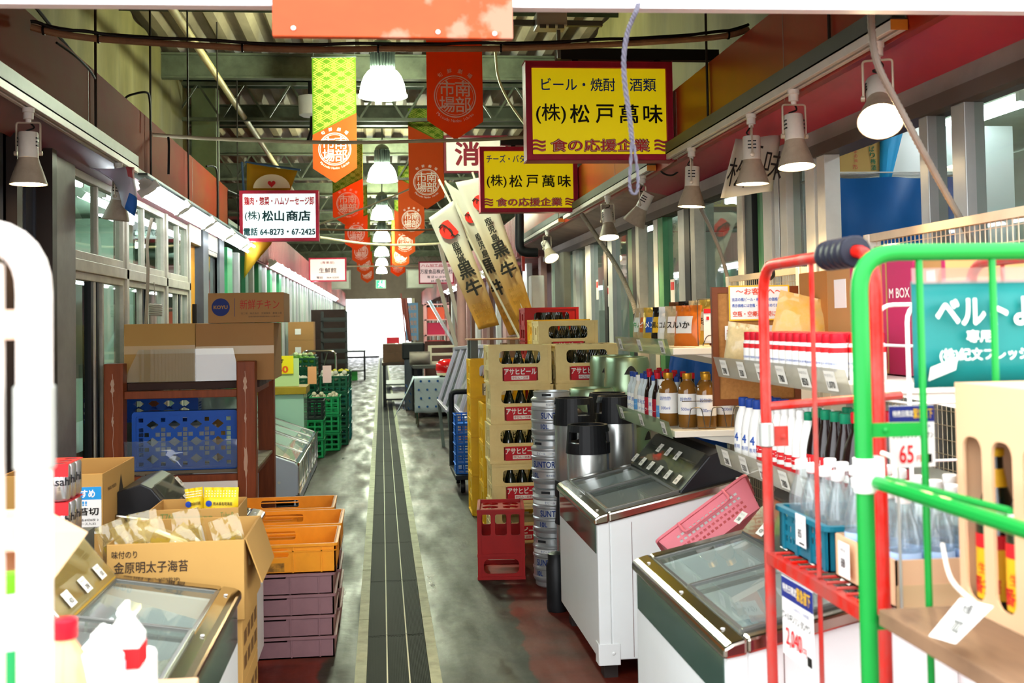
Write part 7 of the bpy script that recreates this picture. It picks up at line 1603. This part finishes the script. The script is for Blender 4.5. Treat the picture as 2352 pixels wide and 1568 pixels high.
# dark tables and machines beside the channel
mdb = M('dark_wood_table', '#3a2a22', .5, var=.3, scale=3)
def table(name, label, x0, x1, y0, y1, h, top, leg, cat='table'):
    t = thing(name, label, cat, ((x0+x1)/2, (y0+y1)/2, 0)); mb = MB(); mb.box(x0, x1, y0, y1, h-.05, h); mb.build('top', top, t, .004, world=True)
    for x in (x0+.02, x1-.07):
        for y in (y0+.02, y1-.07): mb = MB(); mb.box(x, x+.05, y, y+.05, 0, h-.05); mb.build('leg', leg, t, world=True)
    mb = MB(); mb.box(x0+.05, x1-.05, y0+.1, y1-.1, .12, .15); mb.build('low_shelf', leg, t, world=True); return t
table('dark_table', 'dark table by the channel carrying brown cartons, beyond the tablecloth', .0, .62, 21.2, 23.0, .82, mdb, mrub)
for k in range(2): carton('cardboard_box', 'dark brown carton on the dark table by the channel, %s' % ('lower', 'upper')[k], .02, .55, 21.4, 22.3, .821+.17*k, .99+.17*k, M('dark_carton2', '#5a4230', .7, var=.3))
table('white_table', 'whitish table by the channel close to the bright exit', .02, .75, 26.5, 28.5, 1.0, mlab, mtrk)
tag(MB().box(.12, .42, 27.2, 27.6, 1.0, 1.22).build('red_case', M('red_case', '#b01a2a', .4), None, .01), 'red case on the whitish table near the exit', 'case')
table('grey_stand', 'dark stand between the tablecloth and the dark table', .5, 1.5, 18.6, 20.2, .85, M('stand_grey', '#4a4a48', .5), mrub)
t = thing('box_fan', 'black bulky machine standing on the dark stand', 'machine', (.62, 19.4, .85)); mb = MB(); mb.box(.40, .72, 20.3, 20.6, .0, 1.13); mb.build('pedestal', mdk, t, .02, world=True); mb = MB(); mb.box(.36, .76, 20.28, 20.62, .9, 1.2); mb.build('head', mrub, t, .03, world=True); t.location.z = 0; t['label'] = 'black bulky machine standing behind the dark stand'
for c in t.children: 
    for v in c.data.vertices: v.co.z += .85
t = thing('cream_rack', 'cream open frame resting on the dark stand behind the red dome', 'frame', (1.1, 19, .85)); mb = MB()
mb.plate(rect(.78, 1.45, .851, 1.16), [rect(.82, 1.41, .89, 1.0), rect(.82, 1.41, 1.03, 1.13)], .04, (0, 18.9, 0), X_, Z_); mb.plate(rect(.78, 1.45, .851, 1.16), [rect(.82, 1.41, .89, 1.0), rect(.82, 1.41, 1.03, 1.13)], .04, (0, 19.4, 0), X_, Z_); mb.build('frame', M('cream_metal', '#cfc4ac', .5), t, world=True)
soft_pack('sack', 'grey lumpy sack on the dark stand beside the cream frame', 'sack', (.62, 18.8, .855), (.34, .22, .2), (0, 0, 0), M('grey_sack', '#8a8076', .7))
soft_pack('sack', 'dark brown sack beyond the cream frame', 'sack', (1.15, 21.4, 0), (.7, 1.2, .4), (0, 0, 0), M('brown_sack', '#4a2e28', .7))
for k in range(3): tag(MB().box(1.62, 1.8, 13.5+.9*k, 13.8+.9*k, 0, 1.45-.1*k).build('timber_post', M('timber_post', '#7a5238', .6, var=.3)), 'brown timber post beyond the red crate column, %s' % ['closest', 'middle one', 'farthest'][k], 'post')
# ================================================================ roll cages at the entrance and what they hold
mrt = M('red_cage_paint', '#c4180a', .32, var=.55, scale=9, dirt='#7c6a62', stretch=(1, 1, .5)); mgt2 = M('green_cage_paint', '#128c36', .3, var=.1, scale=6); mwt2 = M('white_cage_paint', '#ece4dc', .35, var=.3, scale=4, dirt='#c9a890'); mzn = M('zinc', '#b9beb8', .35, metal=.5)
def U(mb, x0, y0, x1, y1, z0, z1, r, rad=.09, n=12): mb.tube(arc_pts([(x0, y0, z0), (x0, y0, z1), (x1, y1, z1), (x1, y1, z0)], rad, 7), r, n)
# --- red cage
RX, RY0, RY1, RX1 = .965, 2.14, 2.80, 1.52
t = thing('roll_cage', 'red worn roll cage with a sloping shelf, black grip on top', 'roll cage', ((RX+RX1)/2, (RY0+RY1)/2, 0))
mb = MB(); U(mb, RX, RY1, RX, RY0, .14, 1.662, .0135); mb.build('side_frame', mrt, t, world=True)
mb = MB(); U(mb, RX1, RY1, RX1, RY0, .14, 1.662, .0135); mb.build('side_frame', mrt, t, world=True)
for k, y in enumerate((2.47,)): mb = MB(); mb.tube([(RX, y, .95), (RX, y, 1.655)], .0055, 6); mb.build('bar', mrt, t, world=True)
for y in (2.3, 2.47, 2.64): mb = MB(); mb.tube([(RX1, y, .14), (RX1, y, 1.655)], .0055, 6); mb.build('bar', mrt, t, world=True)
mb = MB(); mb.tube([(RX, RY1+.0, 1.305), (RX+.36, RY1, 1.325)], .011, 8); mb.build('crossbar', mrt, t, world=True)
mb = MB(); mb.tube([(RX, RY1, .5), (RX1, RY1, .5)], .01, 8); mb.tube([(RX, 2.47, .14), (RX, 2.47, .94)], .0055, 6); mb.build('crossbar', mrt, t, world=True)
mb = MB(); mb.box(RX-.012, RX+.012, RY0+.01, RY1-.01, .915, .942); mb.box(RX1-.012, RX1+.012, RY0+.01, RY1-.01, .915, .942)
for k in range(12): y = RY0+.02+.054*k; mb.tube([(RX, y, .945), (RX1, y, .945)], .004, 6)
for k in range(5): x = RX+.08+.1*k; mb.tube([(x, RY0, .938), (x, RY1, .938)], .005, 6)
mb.build('wire_shelf', mrt, t, world=True)
mb = MB(); mb.box(RX-.01, RX1+.01, RY0, RY1, .11, .14); mb.build('base', mrt, t, world=True)
for x in (RX+.05, RX1-.05):
    for y in (RY0+.06, RY1-.06): mb = MB(); mb.lathe([(0,-.018),(.05,-.018),(.054,0),(.05,.018),(0,.018)], 16, (x, y, .054), R=Matrix.Rotation(PI/2, 3, 'Y')); mb.build('wheel', mrub, t, world=True)
mb = MB(); mb.lathe([(.017,-.03),(.019,-.028),(.019,.028),(.017,.03)], 14, (RX, RY1, 1.235)); mb.build('clamp', mzn, t, world=True)
mb = MB(); mb.box(RX+.015, RX+.055, RY1-.005, RY1+.005, 1.205, 1.255); mb.lathe([(.007,.006),(0,.008)], 8, (RX+.04, RY1-.005, 1.23), R=Matrix.Rotation(PI/2, 3, 'X')); mb.build('bracket', mrt, t, world=True)
mb = MB()
for k in range(5): mb.lathe([(.0145,-.014),(.031,-.013),(.033,-.01),(.033,.01),(.031,.013),(.0145,.014)], 18, (RX, 2.36-.031*k, 1.662), R=Matrix.Rotation(PI/2, 3, 'X'))
mb.build('grip', M('black_grip', '#20222e', .45), t, world=True)
# --- green cage
GX, GY = .885, 2.03
t = thing('roll_cage', 'bright green roll cage closest on the right, wooden shelf board and latch bar', 'roll cage', (1.25, 1.6, 0))
mb = MB(); U(mb, GX, GY, GX+.74, GY, .14, 1.648, .0165, .075); mb.build('end_frame', mgt2, t, world=True)
mb = MB(); U(mb, GX+.02, 1.14, GX+.74, 1.14, .14, 1.648, .0165, .075); mb.build('end_frame', mgt2, t, world=True)
for k in range(4): mb = MB(); mb.tube([(GX+.118+.145*k, GY, .3), (GX+.118+.145*k, GY, 1.64)], .007, 8); mb.build('bar', mgt2, t, world=True)
for z in (1.318, .965, .45): mb = MB(); mb.box(GX+.012, GX+.118, GY-.004, GY+.004, z-.013, z+.013); mb.lathe([(.005,.004),(0,.006)], 8, (GX+.04, GY-.004, z), R=Matrix.Rotation(PI/2, 3, 'X')); mb.build('tie_plate', mgt2, t, world=True)
mb = MB(); mb.tube([(GX+.012, GY-.03, 1.225), (GX+.02, 1.6, 1.222), (GX+.02, 1.14, 1.22)], .0125, 10); mb.tube([(GX+.03, GY-.03, 1.232), (GX+.035, 1.6, 1.238)], .006, 8); mb.build('latch_bar', mgt2, t, world=True)
mb = MB(); mb.lathe([(.0175,-.032),(.02,-.03),(.02,.03),(.0175,.032)], 16, (GX, GY, 1.235)); mb.box(GX+.015, GX+.03, GY-.02, GY+.01, 1.21, 1.27); mb.tube(arc_pts([(GX+.02, GY-.03, 1.28), (GX+.045, GY-.03, 1.27), (GX+.045, GY-.03, 1.22), (GX+.02, GY-.03, 1.215)], .015, 4), .004, 6); mb.build('clamp', M('pale_clamp', '#dfe8dd', .4), t, world=True)
mb = MB(); mb.box(GX+.01, GX+.73, 1.15, GY-.02, .965, .995); mb.build('shelf_board', M('worn_board', '#8a6c52', .6, var=.5, scale=5, dirt='#5a4436', stretch=(4, .7, 1)), t, .003, world=True)
mb = MB(); mb.box(GX, GX+.74, 1.14, GY, .11, .14); mb.build('base', mgt2, t, world=True)
for x in (GX+.06, GX+.68):
    for y in (1.2, GY-.06): mb = MB(); mb.lathe([(0,-.018),(.05,-.018),(.054,0),(.05,.018),(0,.018)], 16, (x, y, .054), R=Matrix.Rotation(PI/2, 3, 'Y')); mb.build('wheel', mrub, t, world=True)
# teal sheet with white characters hung inside the green cage
t = thing('teal_banner_sheet', 'teal plastic sheet with white characters behind the green bars', 'sheet', (1.3, 2.075, 1.42)); x0, x1 = 1.01, 1.60
mb = MB(); mb.sheet(lambda u, v: (x0+(x1-x0)*u, 2.078+.006*math.sin(u*14), 1.39+.205*v), 24, 4); mb.build('sheet', M('teal_vinyl', '#187a78', .4, var=.25, scale=5, dirt='#0f5f5e'), t, world=True).modifiers.new('thick', 'SOLIDIFY').thickness = .002
mb = MB(); mb.sheet(lambda u, v: (x0+(x1-x0)*u, 2.076+.006*math.sin(u*14), 1.59+.03*v), 24, 1); mb.build('clear_hem', MG('clear_hem', '#ecd6d4', 1.4, haze=.35, hazecol='#d9b5b0'), t, world=True)
mb = MB(); mb.text('ベルトよろし', (x0+.04, 2.062, 1.535), X_, Z_, .052, .30, 0, .03, align='l'); mb.text('専用', (1.135, 2.062, 1.488), X_, Z_, .022, .05, 0, .03); mb.text('(株)紀文フレッシュシステム', (x0+.045, 2.062, 1.452), X_, Z_, .026, .30, 0, .02, align='l'); mb.build('lettering', mwl, t, world=True)
mb = MB(); mb.quad((1.03, 2.06, 1.405), (1.085, 2.06, 1.425), (1.09, 2.06, 1.45), (1.035, 2.06, 1.43)); mb.build('torn_tape', mcard, t, world=True)
# big carton with slots, beer bottles inside
mpale = M('pale_cardboard', '#dbb28c', .7, var=.1, scale=3, dirt='#c79a76'); t = thing('bottle_carton', 'tall pale cardboard carton with slots showing beer bottles, on the green cage board', 'box', (1.25, 1.72, .996)); x0, x1, y0, y1, z0, z1 = 1.05, 1.46, 1.36, 2.0, .996, 1.405
mb = MB(); sl = []
for k in range(6): yc = 1.945-.098*k; sl.append(rrect(yc-.033, yc+.033, 1.02, 1.31, .025))
mb.plate(rect(y0, y1, z0, z1), sl, .006, (x0, 0, 0), Y_, Z_)
for (a, b, c, d) in ((x0+.006, x1, y0, y0+.006), (x0+.006, x1, y1-.006, y1), (x1-.006, x1, y0+.006, y1-.006)): mb.box(a, b, c, d, z0, z1)
mb.box(x0+.006, x1, y0, y1, z0, z0+.006); mb.box(x0+.006, x1, y0, y1, z1-.006, z1); mb.build('carton', mpale, t, world=True)
bottle('bigbeer', 'beer_bottle', 'bottle', [(0,0),(.034,0),(.0365,.006),(.0365,.15),(.032,.18),(.017,.225),(.0135,.25),(.013,.275)], mglassD, [(.0145,.272),(.0155,.275),(.0155,.285),(0,.287)], mly, (.037,.02,.11), M('label_gold', '#e0a820', .45), [('一番搾り', -.02, .03), ('生', .01, .02)], mlr, .065, ang=-2.9, band2=(.0372,.11,.135), band2_m=mlr)
b0 = _bp['bigbeer'][0]; mb = MB(); mb.lathe([(.0355,.145),(.0325,.18),(.031,.185)], 16); mb.build('shoulder_label', mlab, b0); mb = MB(); mb.lathe([(.0195,.218),(.0145,.25)], 16); mb.build('neck_label', M('label_gold', '#e0a820', .45), b0)
for k in range(5): put('bigbeer', x0+.044, 1.945-.098*k, 1.003, 'dark beer bottle with gold label seen through a slot of the pale carton', 'beer bottles in the pale carton', rz=.1*(k % 3))
t = thing('price_card', 'white price card tied to the front of the pale carton', 'card', W(2205, 1430, 1.72)); a, b, c, d = W(2133, 1460, 1.76), W(2195, 1478, 1.66), W(2282, 1392, 1.62), W(2205, 1373, 1.74); mb = MB(); mb.quad(a, b, c, d); mb.build('card', M('card_white', '#f2f1ee', .5), t, world=True)
Uv = (c-d).normalized(); Vv = (d-a).normalized(); Vv = (Vv-Uv*Vv.dot(Uv)).normalized(); o_ = (a+b+c+d)/4; nn = Uv.cross(Vv)
mb = MB(); mb.text('1 大瓶', o_+Vv*.022+nn*.001, Uv, Vv, .018, .05, 0, .02); mb.text('1,702', o_-Vv*.012+nn*.001, Uv, Vv, .024, .05, 0, .02); mb.build('lettering', mbl, t, world=True); mb = MB(); mb.tube(smooth_line([W(2240, 1385, 1.7), W(2185, 1330, 1.8), W(2165, 1250, 1.93)], 6), .004, 6); mb.build('string', M('white_string', '#e9e0d2', .6), t, world=True)
# magenta carton below the board
t = carton('gift_box', 'magenta striped carton on the base of the green cage', 1.02, 1.40, 1.72, 2.0, .141, .85, M('magenta_carton', '#c02a62', .5)); mb = MB()
for k in range(6): mb.box(1.05+.02*k, 1.06+.02*k, 1.719, 1.72, .3, .75)
mb.build('stripe', M('peach_ink', '#e2a080', .6), t, world=True)
# --- on the red cage: teal basket of water, tray of bottles
t = thing('plastic_basket', 'teal plastic basket of small water bottles on the red cage shelf', 'basket', (1.12, 2.66, .95)); bx0, bx1, by0, by1, h = 1.0, 1.24, 2.50, 2.82, .105; mb = MB(); z0 = .9505
def hol(L, n, o): return [rect(o+.012+(L-.024)*(k+.2)/n, o+.012+(L-.024)*(k+.8)/n, z0+.02+.026*j, z0+.036+.026*j) for k in range(n) for j in range(3) if (k*3+j) % 4 != 1]
for yy in (by0+.004, by1): mb.plate(rect(bx0, bx1, z0, z0+h), hol(bx1-bx0, 9, bx0), .004, (0, yy, 0), X_, Z_)
for xx in (bx0, bx1-.004): mb.plate(rect(by0, by1, z0, z0+h), hol(by1-by0, 12, by0), .004, (xx, 0, 0), Y_, Z_)
mb.box(bx0, bx1, by0, by1, z0, z0+.004); mb.plate(rrect(bx0-.012, bx1+.012, by0-.012, by1+.012, .02), [rrect(bx0+.003, bx1-.003, by0+.003, by1-.003, .015)], .012, (0, 0, z0+h-.012), X_, Y_)
for k in range(4): y = by0+.02+.088*k; mb.box(bx0-.004, bx0, y-.008, y+.008, z0, z0+h)
mb.build('body', M('teal_basket', '#146a7e', .4, var=.15, scale=6), t, world=True)
mwl2 = M('pet_label_blue', '#a9c4e8', .4); mpl = M('pet_label_pink', '#e3b9b4', .4)
bottle('petp', 'water_bottle', 'bottle', [(0,0),(.029,0),(.032,.008),(.032,.05),(.030,.055),(.032,.06),(.032,.125),(.026,.15),(.014,.185),(.0125,.20)], mpet, [(.0145,.196),(.0155,.198),(.0155,.216),(.013,.218),(0,.218)], mcapw, (.0322,.02,.06), mpl, None, n=18)
bottle('petb', 'water_bottle', 'bottle', [(0,0),(.029,0),(.032,.008),(.032,.05),(.030,.055),(.032,.06),(.032,.125),(.026,.15),(.014,.185),(.0125,.20)], mpet, [(.0145,.196),(.0155,.198),(.0155,.216),(.013,.218),(0,.218)], mcapw, (.0325,.05,.10), mwl2, [('天然水', 0, .02)], mlb, .07, n=18, ang=-2.3)
for i in range(3):
    for j in range(4): put('petp', bx0+.045+.075*i, by0+.045+.077*j, z0+.0045, 'clear water bottle with white cap in the teal basket', 'water bottles in the teal basket')
tx0, tx1, ty0, ty1 = 1.005, 1.30, 2.17, 2.475
t = thing('cardboard_tray', 'cardboard tray of water bottles on the red cage shelf behind the green post', 'box', (1.15, 2.3, .95)); mb = MB(); z1 = 1.045
for (a, b, c, d) in ((tx0, tx1, ty0, ty0+.004), (tx0, tx1, ty1-.004, ty1), (tx0, tx0+.004, ty0, ty1), (tx1-.004, tx1, ty0, ty1)): mb.box(a, b, c, d, z0, z1)
mb.box(tx0, tx1, ty0, ty1, z0, z0+.004); mb.build('carton', mpale, t, world=True); mb = MB(); mb.box(tx0, tx1, ty0-.001, ty0, z0+.0, z0+.045); mb.build('tape', M('shiny_tape', '#cdb086', .15), t, world=True)
for i in range(4):
    for j in range(4): put('petb', tx0+.04+.071*i, ty0+.042+.073*j, z0+.0045, 'clear water bottle with blue label in the cardboard tray', 'water bottles in the cardboard tray')
def pcard(label, pxs, Y, lines, mats=None):
    t = thing('price_card', label, 'card', W(*pxs[0], Y)); a, b, c, d = [W(x, y, Yv) for (x, y), Yv in zip(pxs, Y if isinstance(Y, tuple) else (Y,)*4)]; mb = MB(); mb.quad(a, b, c, d); U_ = (b-a).normalized(); V2 = (d-a).normalized(); V2 = (V2-U_*V2.dot(U_)).normalized(); w_ = (b-a).length; h_ = (d-a).length; nn = U_.cross(V2)
    tx = MB()
    for (s_, fx, fz, fh, fw_, mi) in lines:
        o_ = a.lerp(b, fx).lerp(d.lerp(c, fx), fz)
        if s_ == '#': tx.quad(*[a.lerp(b, fx+sx*fw_/2).lerp(d.lerp(c, fx+sx*fw_/2), fz+sz*fh/2)+nn*.0006 for sx, sz in ((-1,-1),(1,-1),(1,1),(-1,1))], mi)
        else: tx.text(s_, o_+nn*.0006, U_, V2, fh*h_, fw_*w_, mi, .02)
    mb.build('card', M('card_white', '#f2f1ee', .5), t, world=True); tx.build('print', mats or [mbl, mlr, M('card_navy', '#24307c', .5), mly], t, world=True)
pcard('white price card on the teal basket', ((1853, 1275), (1889, 1285), (1895, 1215), (1858, 1208)), (2.70, 2.62, 2.62, 2.70), [('ミネラル水', .5, .72, .12, .6, 0), ('85', .5, .35, .22, .4, 0), ('#', .6, .06, .05, .5, 0)]) if False else None
def on_side(x, y0, y1, z0, z1, lines, label, mats=None, tilt=0):
    """card hanging on an aisle-side face (plane x), reading from the aisle"""
    t = thing('price_card', label, 'card', (x, (y0+y1)/2, z0)); dz = (tilt*(y0-y1)); a, b, c, d = V(x, y1, z0), V(x, y0, z0+dz), V(x, y0, z1+dz), V(x, y1, z1); U_ = (b-a).normalized(); V2 = Z_; w_ = (b-a).length; h_ = z1-z0; nn = V(-1, 0, 0)
    mb = MB(); mb.quad(a, b, c, d); mb.build('card', M('card_white', '#f2f1ee', .5), t, world=True); tx = MB()
    for (s_, fx, fz, fh, fw_, mi) in lines:
        o_ = a.lerp(b, fx).lerp(d.lerp(c, fx), fz)+nn*(.001 if s_ == '#' else .002)
        if s_ == '#': tx.quad(*[a.lerp(b, fx+sx*fw_/2).lerp(d.lerp(c, fx+sx*fw_/2), fz+sz*fh/2)+nn*.001 for sx, sz in ((-1,-1),(1,-1),(1,1),(-1,1))], mi)
        else: tx.text(s_, o_, U_, V2, fh*h_, fw_*w_, mi, .02, n=nn)
    tx.build('print', mats or [mbl, mlr, M('card_navy', '#24307c', .5), mly, mwl], t, world=True); return t
on_side(.985, 2.60, 2.665, .985, 1.06, [('ミネラル水', .5, .78, .13, .7, 0), ('85', .5, .42, .26, .35, 0), ('#', .6, .1, .06, .5, 0)], 'white price card clipped to the teal basket')
on_side(.99, 2.36, 2.42, .965, 1.04, [('天然水', .5, .78, .13, .6, 0), ('88', .5, .42, .26, .35, 0)], 'white price card clipped to the cardboard tray')
ad = [('#', .5, .86, .26, 1.0, 2), ('特売日限定', .3, .87, .10, .45, 4), ('緊急値下', .74, .87, .16, .42, 3), ('スーパーには並ばない強炭酸', .5, .66, .05, .8, 2), ('ウィルキンソン タンサン', .5, .52, .11, .9, 0)]
on_side(.945, 2.46, 2.66, .73, .915, ad+[('2,040', .4, .25, .24, .5, 1), ('円', .75, .2, .10, .1, 1), ('#', .86, .12, .12, .14, 0)], 'sale card with blue header and red price hanging below the red cage shelf', tilt=-.02)
# second sale card standing on cartons behind the green post
t = carton('cardboard_box', 'open brown carton with dark print behind the green post', 1.16, 1.48, 2.52, 2.80, 1.062, 1.36, mkr2) if False else None
carton('cardboard_box', 'brown carton standing on the floor behind the cages, under another', 1.06, 1.30, 2.835, 2.855, 0, .01, mkr) if False else None
t = carton('cardboard_box', 'brown printed carton stacked at the back of the red cage shelf', 1.32, 1.50, 2.20, 2.46, .9505, 1.36, mkr); mb = MB()
for k in range(3): mb.box(1.34+.045*k, 1.37+.045*k, 2.199, 2.2, 1.2, 1.34)
mb.box(1.32, 1.50, 2.199, 2.2, 1.352, 1.36, 1); mb.build('print', [M('carton_dark_ink', '#3a2c22', .7), mlr], t, world=True)
a0 = W(2042, 1068, 2.16); a1 = W(2146, 1068, 2.16); zz0, zz1 = W(2090, 1072, 2.16).z, W(2090, 930, 2.16).z
t = thing('price_card', 'sale card with blue header and red 65 behind the green tie plate', 'card', (1.1, 2.15, zz0)); w_ = a1.x-a0.x; h_ = zz1-zz0; y = 2.155; mb = MB(); mb.quad((a0.x, y, zz0), (a1.x, y, zz0), (a1.x, y, zz1), (a0.x, y, zz1)); mb.build('card', M('card_white', '#f2f1ee', .5), t, world=True); tx = MB()
for (s_, fx, fz, fh, fw_, mi) in ad+[('65', .35, .22, .28, .3, 1), ('円', .62, .14, .10, .09, 1), ('#', .85, .14, .14, .14, 0)]:
    c = V(a0.x+w_*fx, y-(.001 if s_ == '#' else .002), zz0+h_*fz)
    if s_ == '#': tx.quad(c+V(-fw_*w_/2, 0, -fh*h_/2), c+V(fw_*w_/2, 0, -fh*h_/2), c+V(fw_*w_/2, 0, fh*h_/2), c+V(-fw_*w_/2, 0, fh*h_/2), mi)
    else: tx.text(s_, c, X_, Z_, fh*h_, fw_*w_, mi, .02)
tx.build('print', [mbl, mlr, M('card_navy', '#24307c', .5), mly, mwl], t, world=True)
mb = MB(); mb.tube([(a0.x+.02, y+.01, .9505), (a0.x+.02, y+.01, zz1)], .003, 6); mb.build('holder', mzn, t, world=True)
# --- white cage on the left
t = thing('roll_cage', 'white roll cage cut by the left picture edge, closest of all', 'roll cage', (-.8, 1.45, 0)); LX = -.413
mb = MB(); U(mb, LX, 1.42, LX-.72, 1.42, .14, 1.645, .0205, .07, 16); mb.build('end_frame', mwt2, t, world=True)
mb = MB(); U(mb, LX-.02, 2.40, LX-.72, 2.40, .14, 1.645, .0165, .07); mb.build('end_frame', mwt2, t, world=True) if False else None
mb = MB(); mb.tube([(LX-.046, 1.42, .14), (LX-.046, 1.42, 1.61)], .012, 10); mb.build('bar', mwt2, t, world=True)
for z0, z1 in ((1.52, 1.555), (1.27, 1.31)): mb = MB(); mb.box(LX-.045, LX, 1.415, 1.43, z0, z1); mb.build('tie_plate', M('rusty_white', '#d9b8a0', .5, var=.4, scale=12, dirt='#a06a4a'), t, world=True)
mb = MB(); mb.lathe([(.0215,-.05),(.024,-.048),(.024,.048),(.0215,.05)], 16, (LX, 1.42, 1.415)); mb.build('clamp', mzn, t, world=True)
mb = MB(); mb.box(LX-.7, LX+.05, 1.5, 2.3, .825, .85); mb.build('shelf_board', mpale, t, .003, world=True)
mb = MB()
for x in (LX-.68, LX): mb.box(x-.01, x+.01, 1.45, 2.35, .795, .825)
mb.box(LX-.7, LX+.03, 1.42, 2.35, .11, .14)
for x in (LX-.68, LX): mb.box(x-.012, x+.012, 2.33, 2.35, .11, .825)
mb.build('base', mwt2, t, world=True)
for x in (LX-.64, LX-.05):
    for y in (1.5, 2.28): mb = MB(); mb.lathe([(0,-.018),(.05,-.018),(.054,0),(.05,.018),(0,.018)], 16, (x, y, .054), R=Matrix.Rotation(PI/2, 3, 'Y')); mb.build('wheel', mrub, t, world=True)
# goods on its board
t = carton('cardboard_box', 'pale cardboard box with an open flap behind the white cage post', -1.03, -.655, 2.02, 2.28, .851, 1.19, mpale); a, b, c, d = V(-.655, 2.02, 1.19), V(-.655, 2.28, 1.19), V(-.565, 2.27, 1.14), V(-.565, 2.03, 1.10)
mb = MB(); mb.quad(a, b, c, d); mb.quad((-1.03, 2.02, 1.19), (-.655, 2.02, 1.19), (-.68, 1.98, 1.27), (-1.0, 1.98, 1.27)); mb.build('flap', mpale, t, world=True).modifiers.new('thick', 'SOLIDIFY').thickness = .004
mb = MB(); mb.box(-.72, -.69, 2.018, 2.02, .93, .96); mb.build('print', M('brown_ink', '#6b4a26', .7), t, world=True)
bottle('redcap', 'sauce_bottle', 'bottle', [(0,0),(.036,0),(.04,.006),(.04,.13),(.03,.175),(.017,.195),(.016,.205)], M('peach_drink', '#dba070', .2, coat=.4), [(.019,.20),(.02,.202),(.02,.228),(.017,.23),(0,.23)], mcapr, (.0405,.03,.12), M('peach_label', '#e6b088', .45), None)
put('redcap', W(148, 1425, 1.86).x, 1.86, .851, 'peach-coloured bottle with red cap at the lower left')
bottle('greencap', 'drink_bottle', 'bottle', [(0,0),(.03,0),(.033,.006),(.033,.12),(.02,.17),(.014,.19)], M('pale_drink', '#a9bfae', .2, coat=.3), [(.016,.185),(.017,.188),(.017,.215),(0,.217)], M('lime_cap', '#5fc41c', .4), (.0335,.04,.10), M('label_green', '#178a4c', .5), None)
x = W(20, 1240, 1.9).x; put('greencap', x, 1.9, .851+.08, 'bottle with lime green cap behind the white cage bars'); tag(MB().box(x-.06, x+.05, 1.84, 1.96, .851, .9305).build('small_carton', mpale), 'small pale carton under the lime-capped bottle', 'box')
def gable(label, x0, x1, y0, y1, z0, h, m, band, txt):
    t = thing('drink_carton', label, 'carton', ((x0+x1)/2, (y0+y1)/2, z0)); xm = (x0+x1)/2; hh = h*.76; mb = MB(); mb.prism([(x0, z0), (x1, z0), (x1, z0+hh), (xm+.004, z0+h*.92), (xm+.004, z0+h), (xm-.004, z0+h), (xm-.004, z0+h*.92), (x0, z0+hh)], 'y', y0, y1); mb.build('pack', m, t, .002, world=True)
    mb = MB(); mb.box(x0-.001, x1+.001, y0-.001, y1+.001, z0+hh*.72, z0+hh*.92); mb.build('band', band, t, world=True)
    mb = MB(); mb.text(txt, (xm, y0-.002, z0+hh*.4), X_, Z_, .02, (x1-x0)*.7, 0, .01); mb.build('lettering', mnavy, t, world=True)
x = W(228, 1500, 1.88).x; gable('white drink carton with faint blue print at the lower left', x-.035, x+.03, 1.85, 1.92, .851, .205, mlab, M('carton_faint', '#d9dbe6', .5), '純米酒')
x = W(285, 1500, 1.98).x; gable('white and red drink carton next to the plain white one', x-.03, x+.03, 1.95, 2.01, .851, .22, mlab, mlr, '牛乳')
t = thing('drink_can', 'silver can with an orange lid at the lower left', 'can', (W(322, 1540, 1.82).x, 1.82, .851)); mb = MB(); mb.lathe([(0,0),(.03,0),(.033,.006),(.033,.115),(.029,.122),(.028,.119),(0,.119)], 22); mb.build('body', M('can_silver', '#c6c8ca', .25, metal=.85), t); mb = MB(); mb.lathe([(.026,.1195),(.02,.124),(0,.126)], 18); mb.build('lid', M('orange_lid', '#e08a1c', .4), t)
t = thing('tissue_pack', 'white plastic pack with red corner behind the can', 'packet', (-.44, 2.05, .851)); mb = MB(); mb.box(-.47, -.412, 1.98+.06, 2.16, .8515, .955); mb.build('pack', mlab, t, .012, world=True); mb = MB(); mb.box(-.473, -.409, 2.037, 2.04, .90, .93); mb.build('print', mlr, t, world=True)
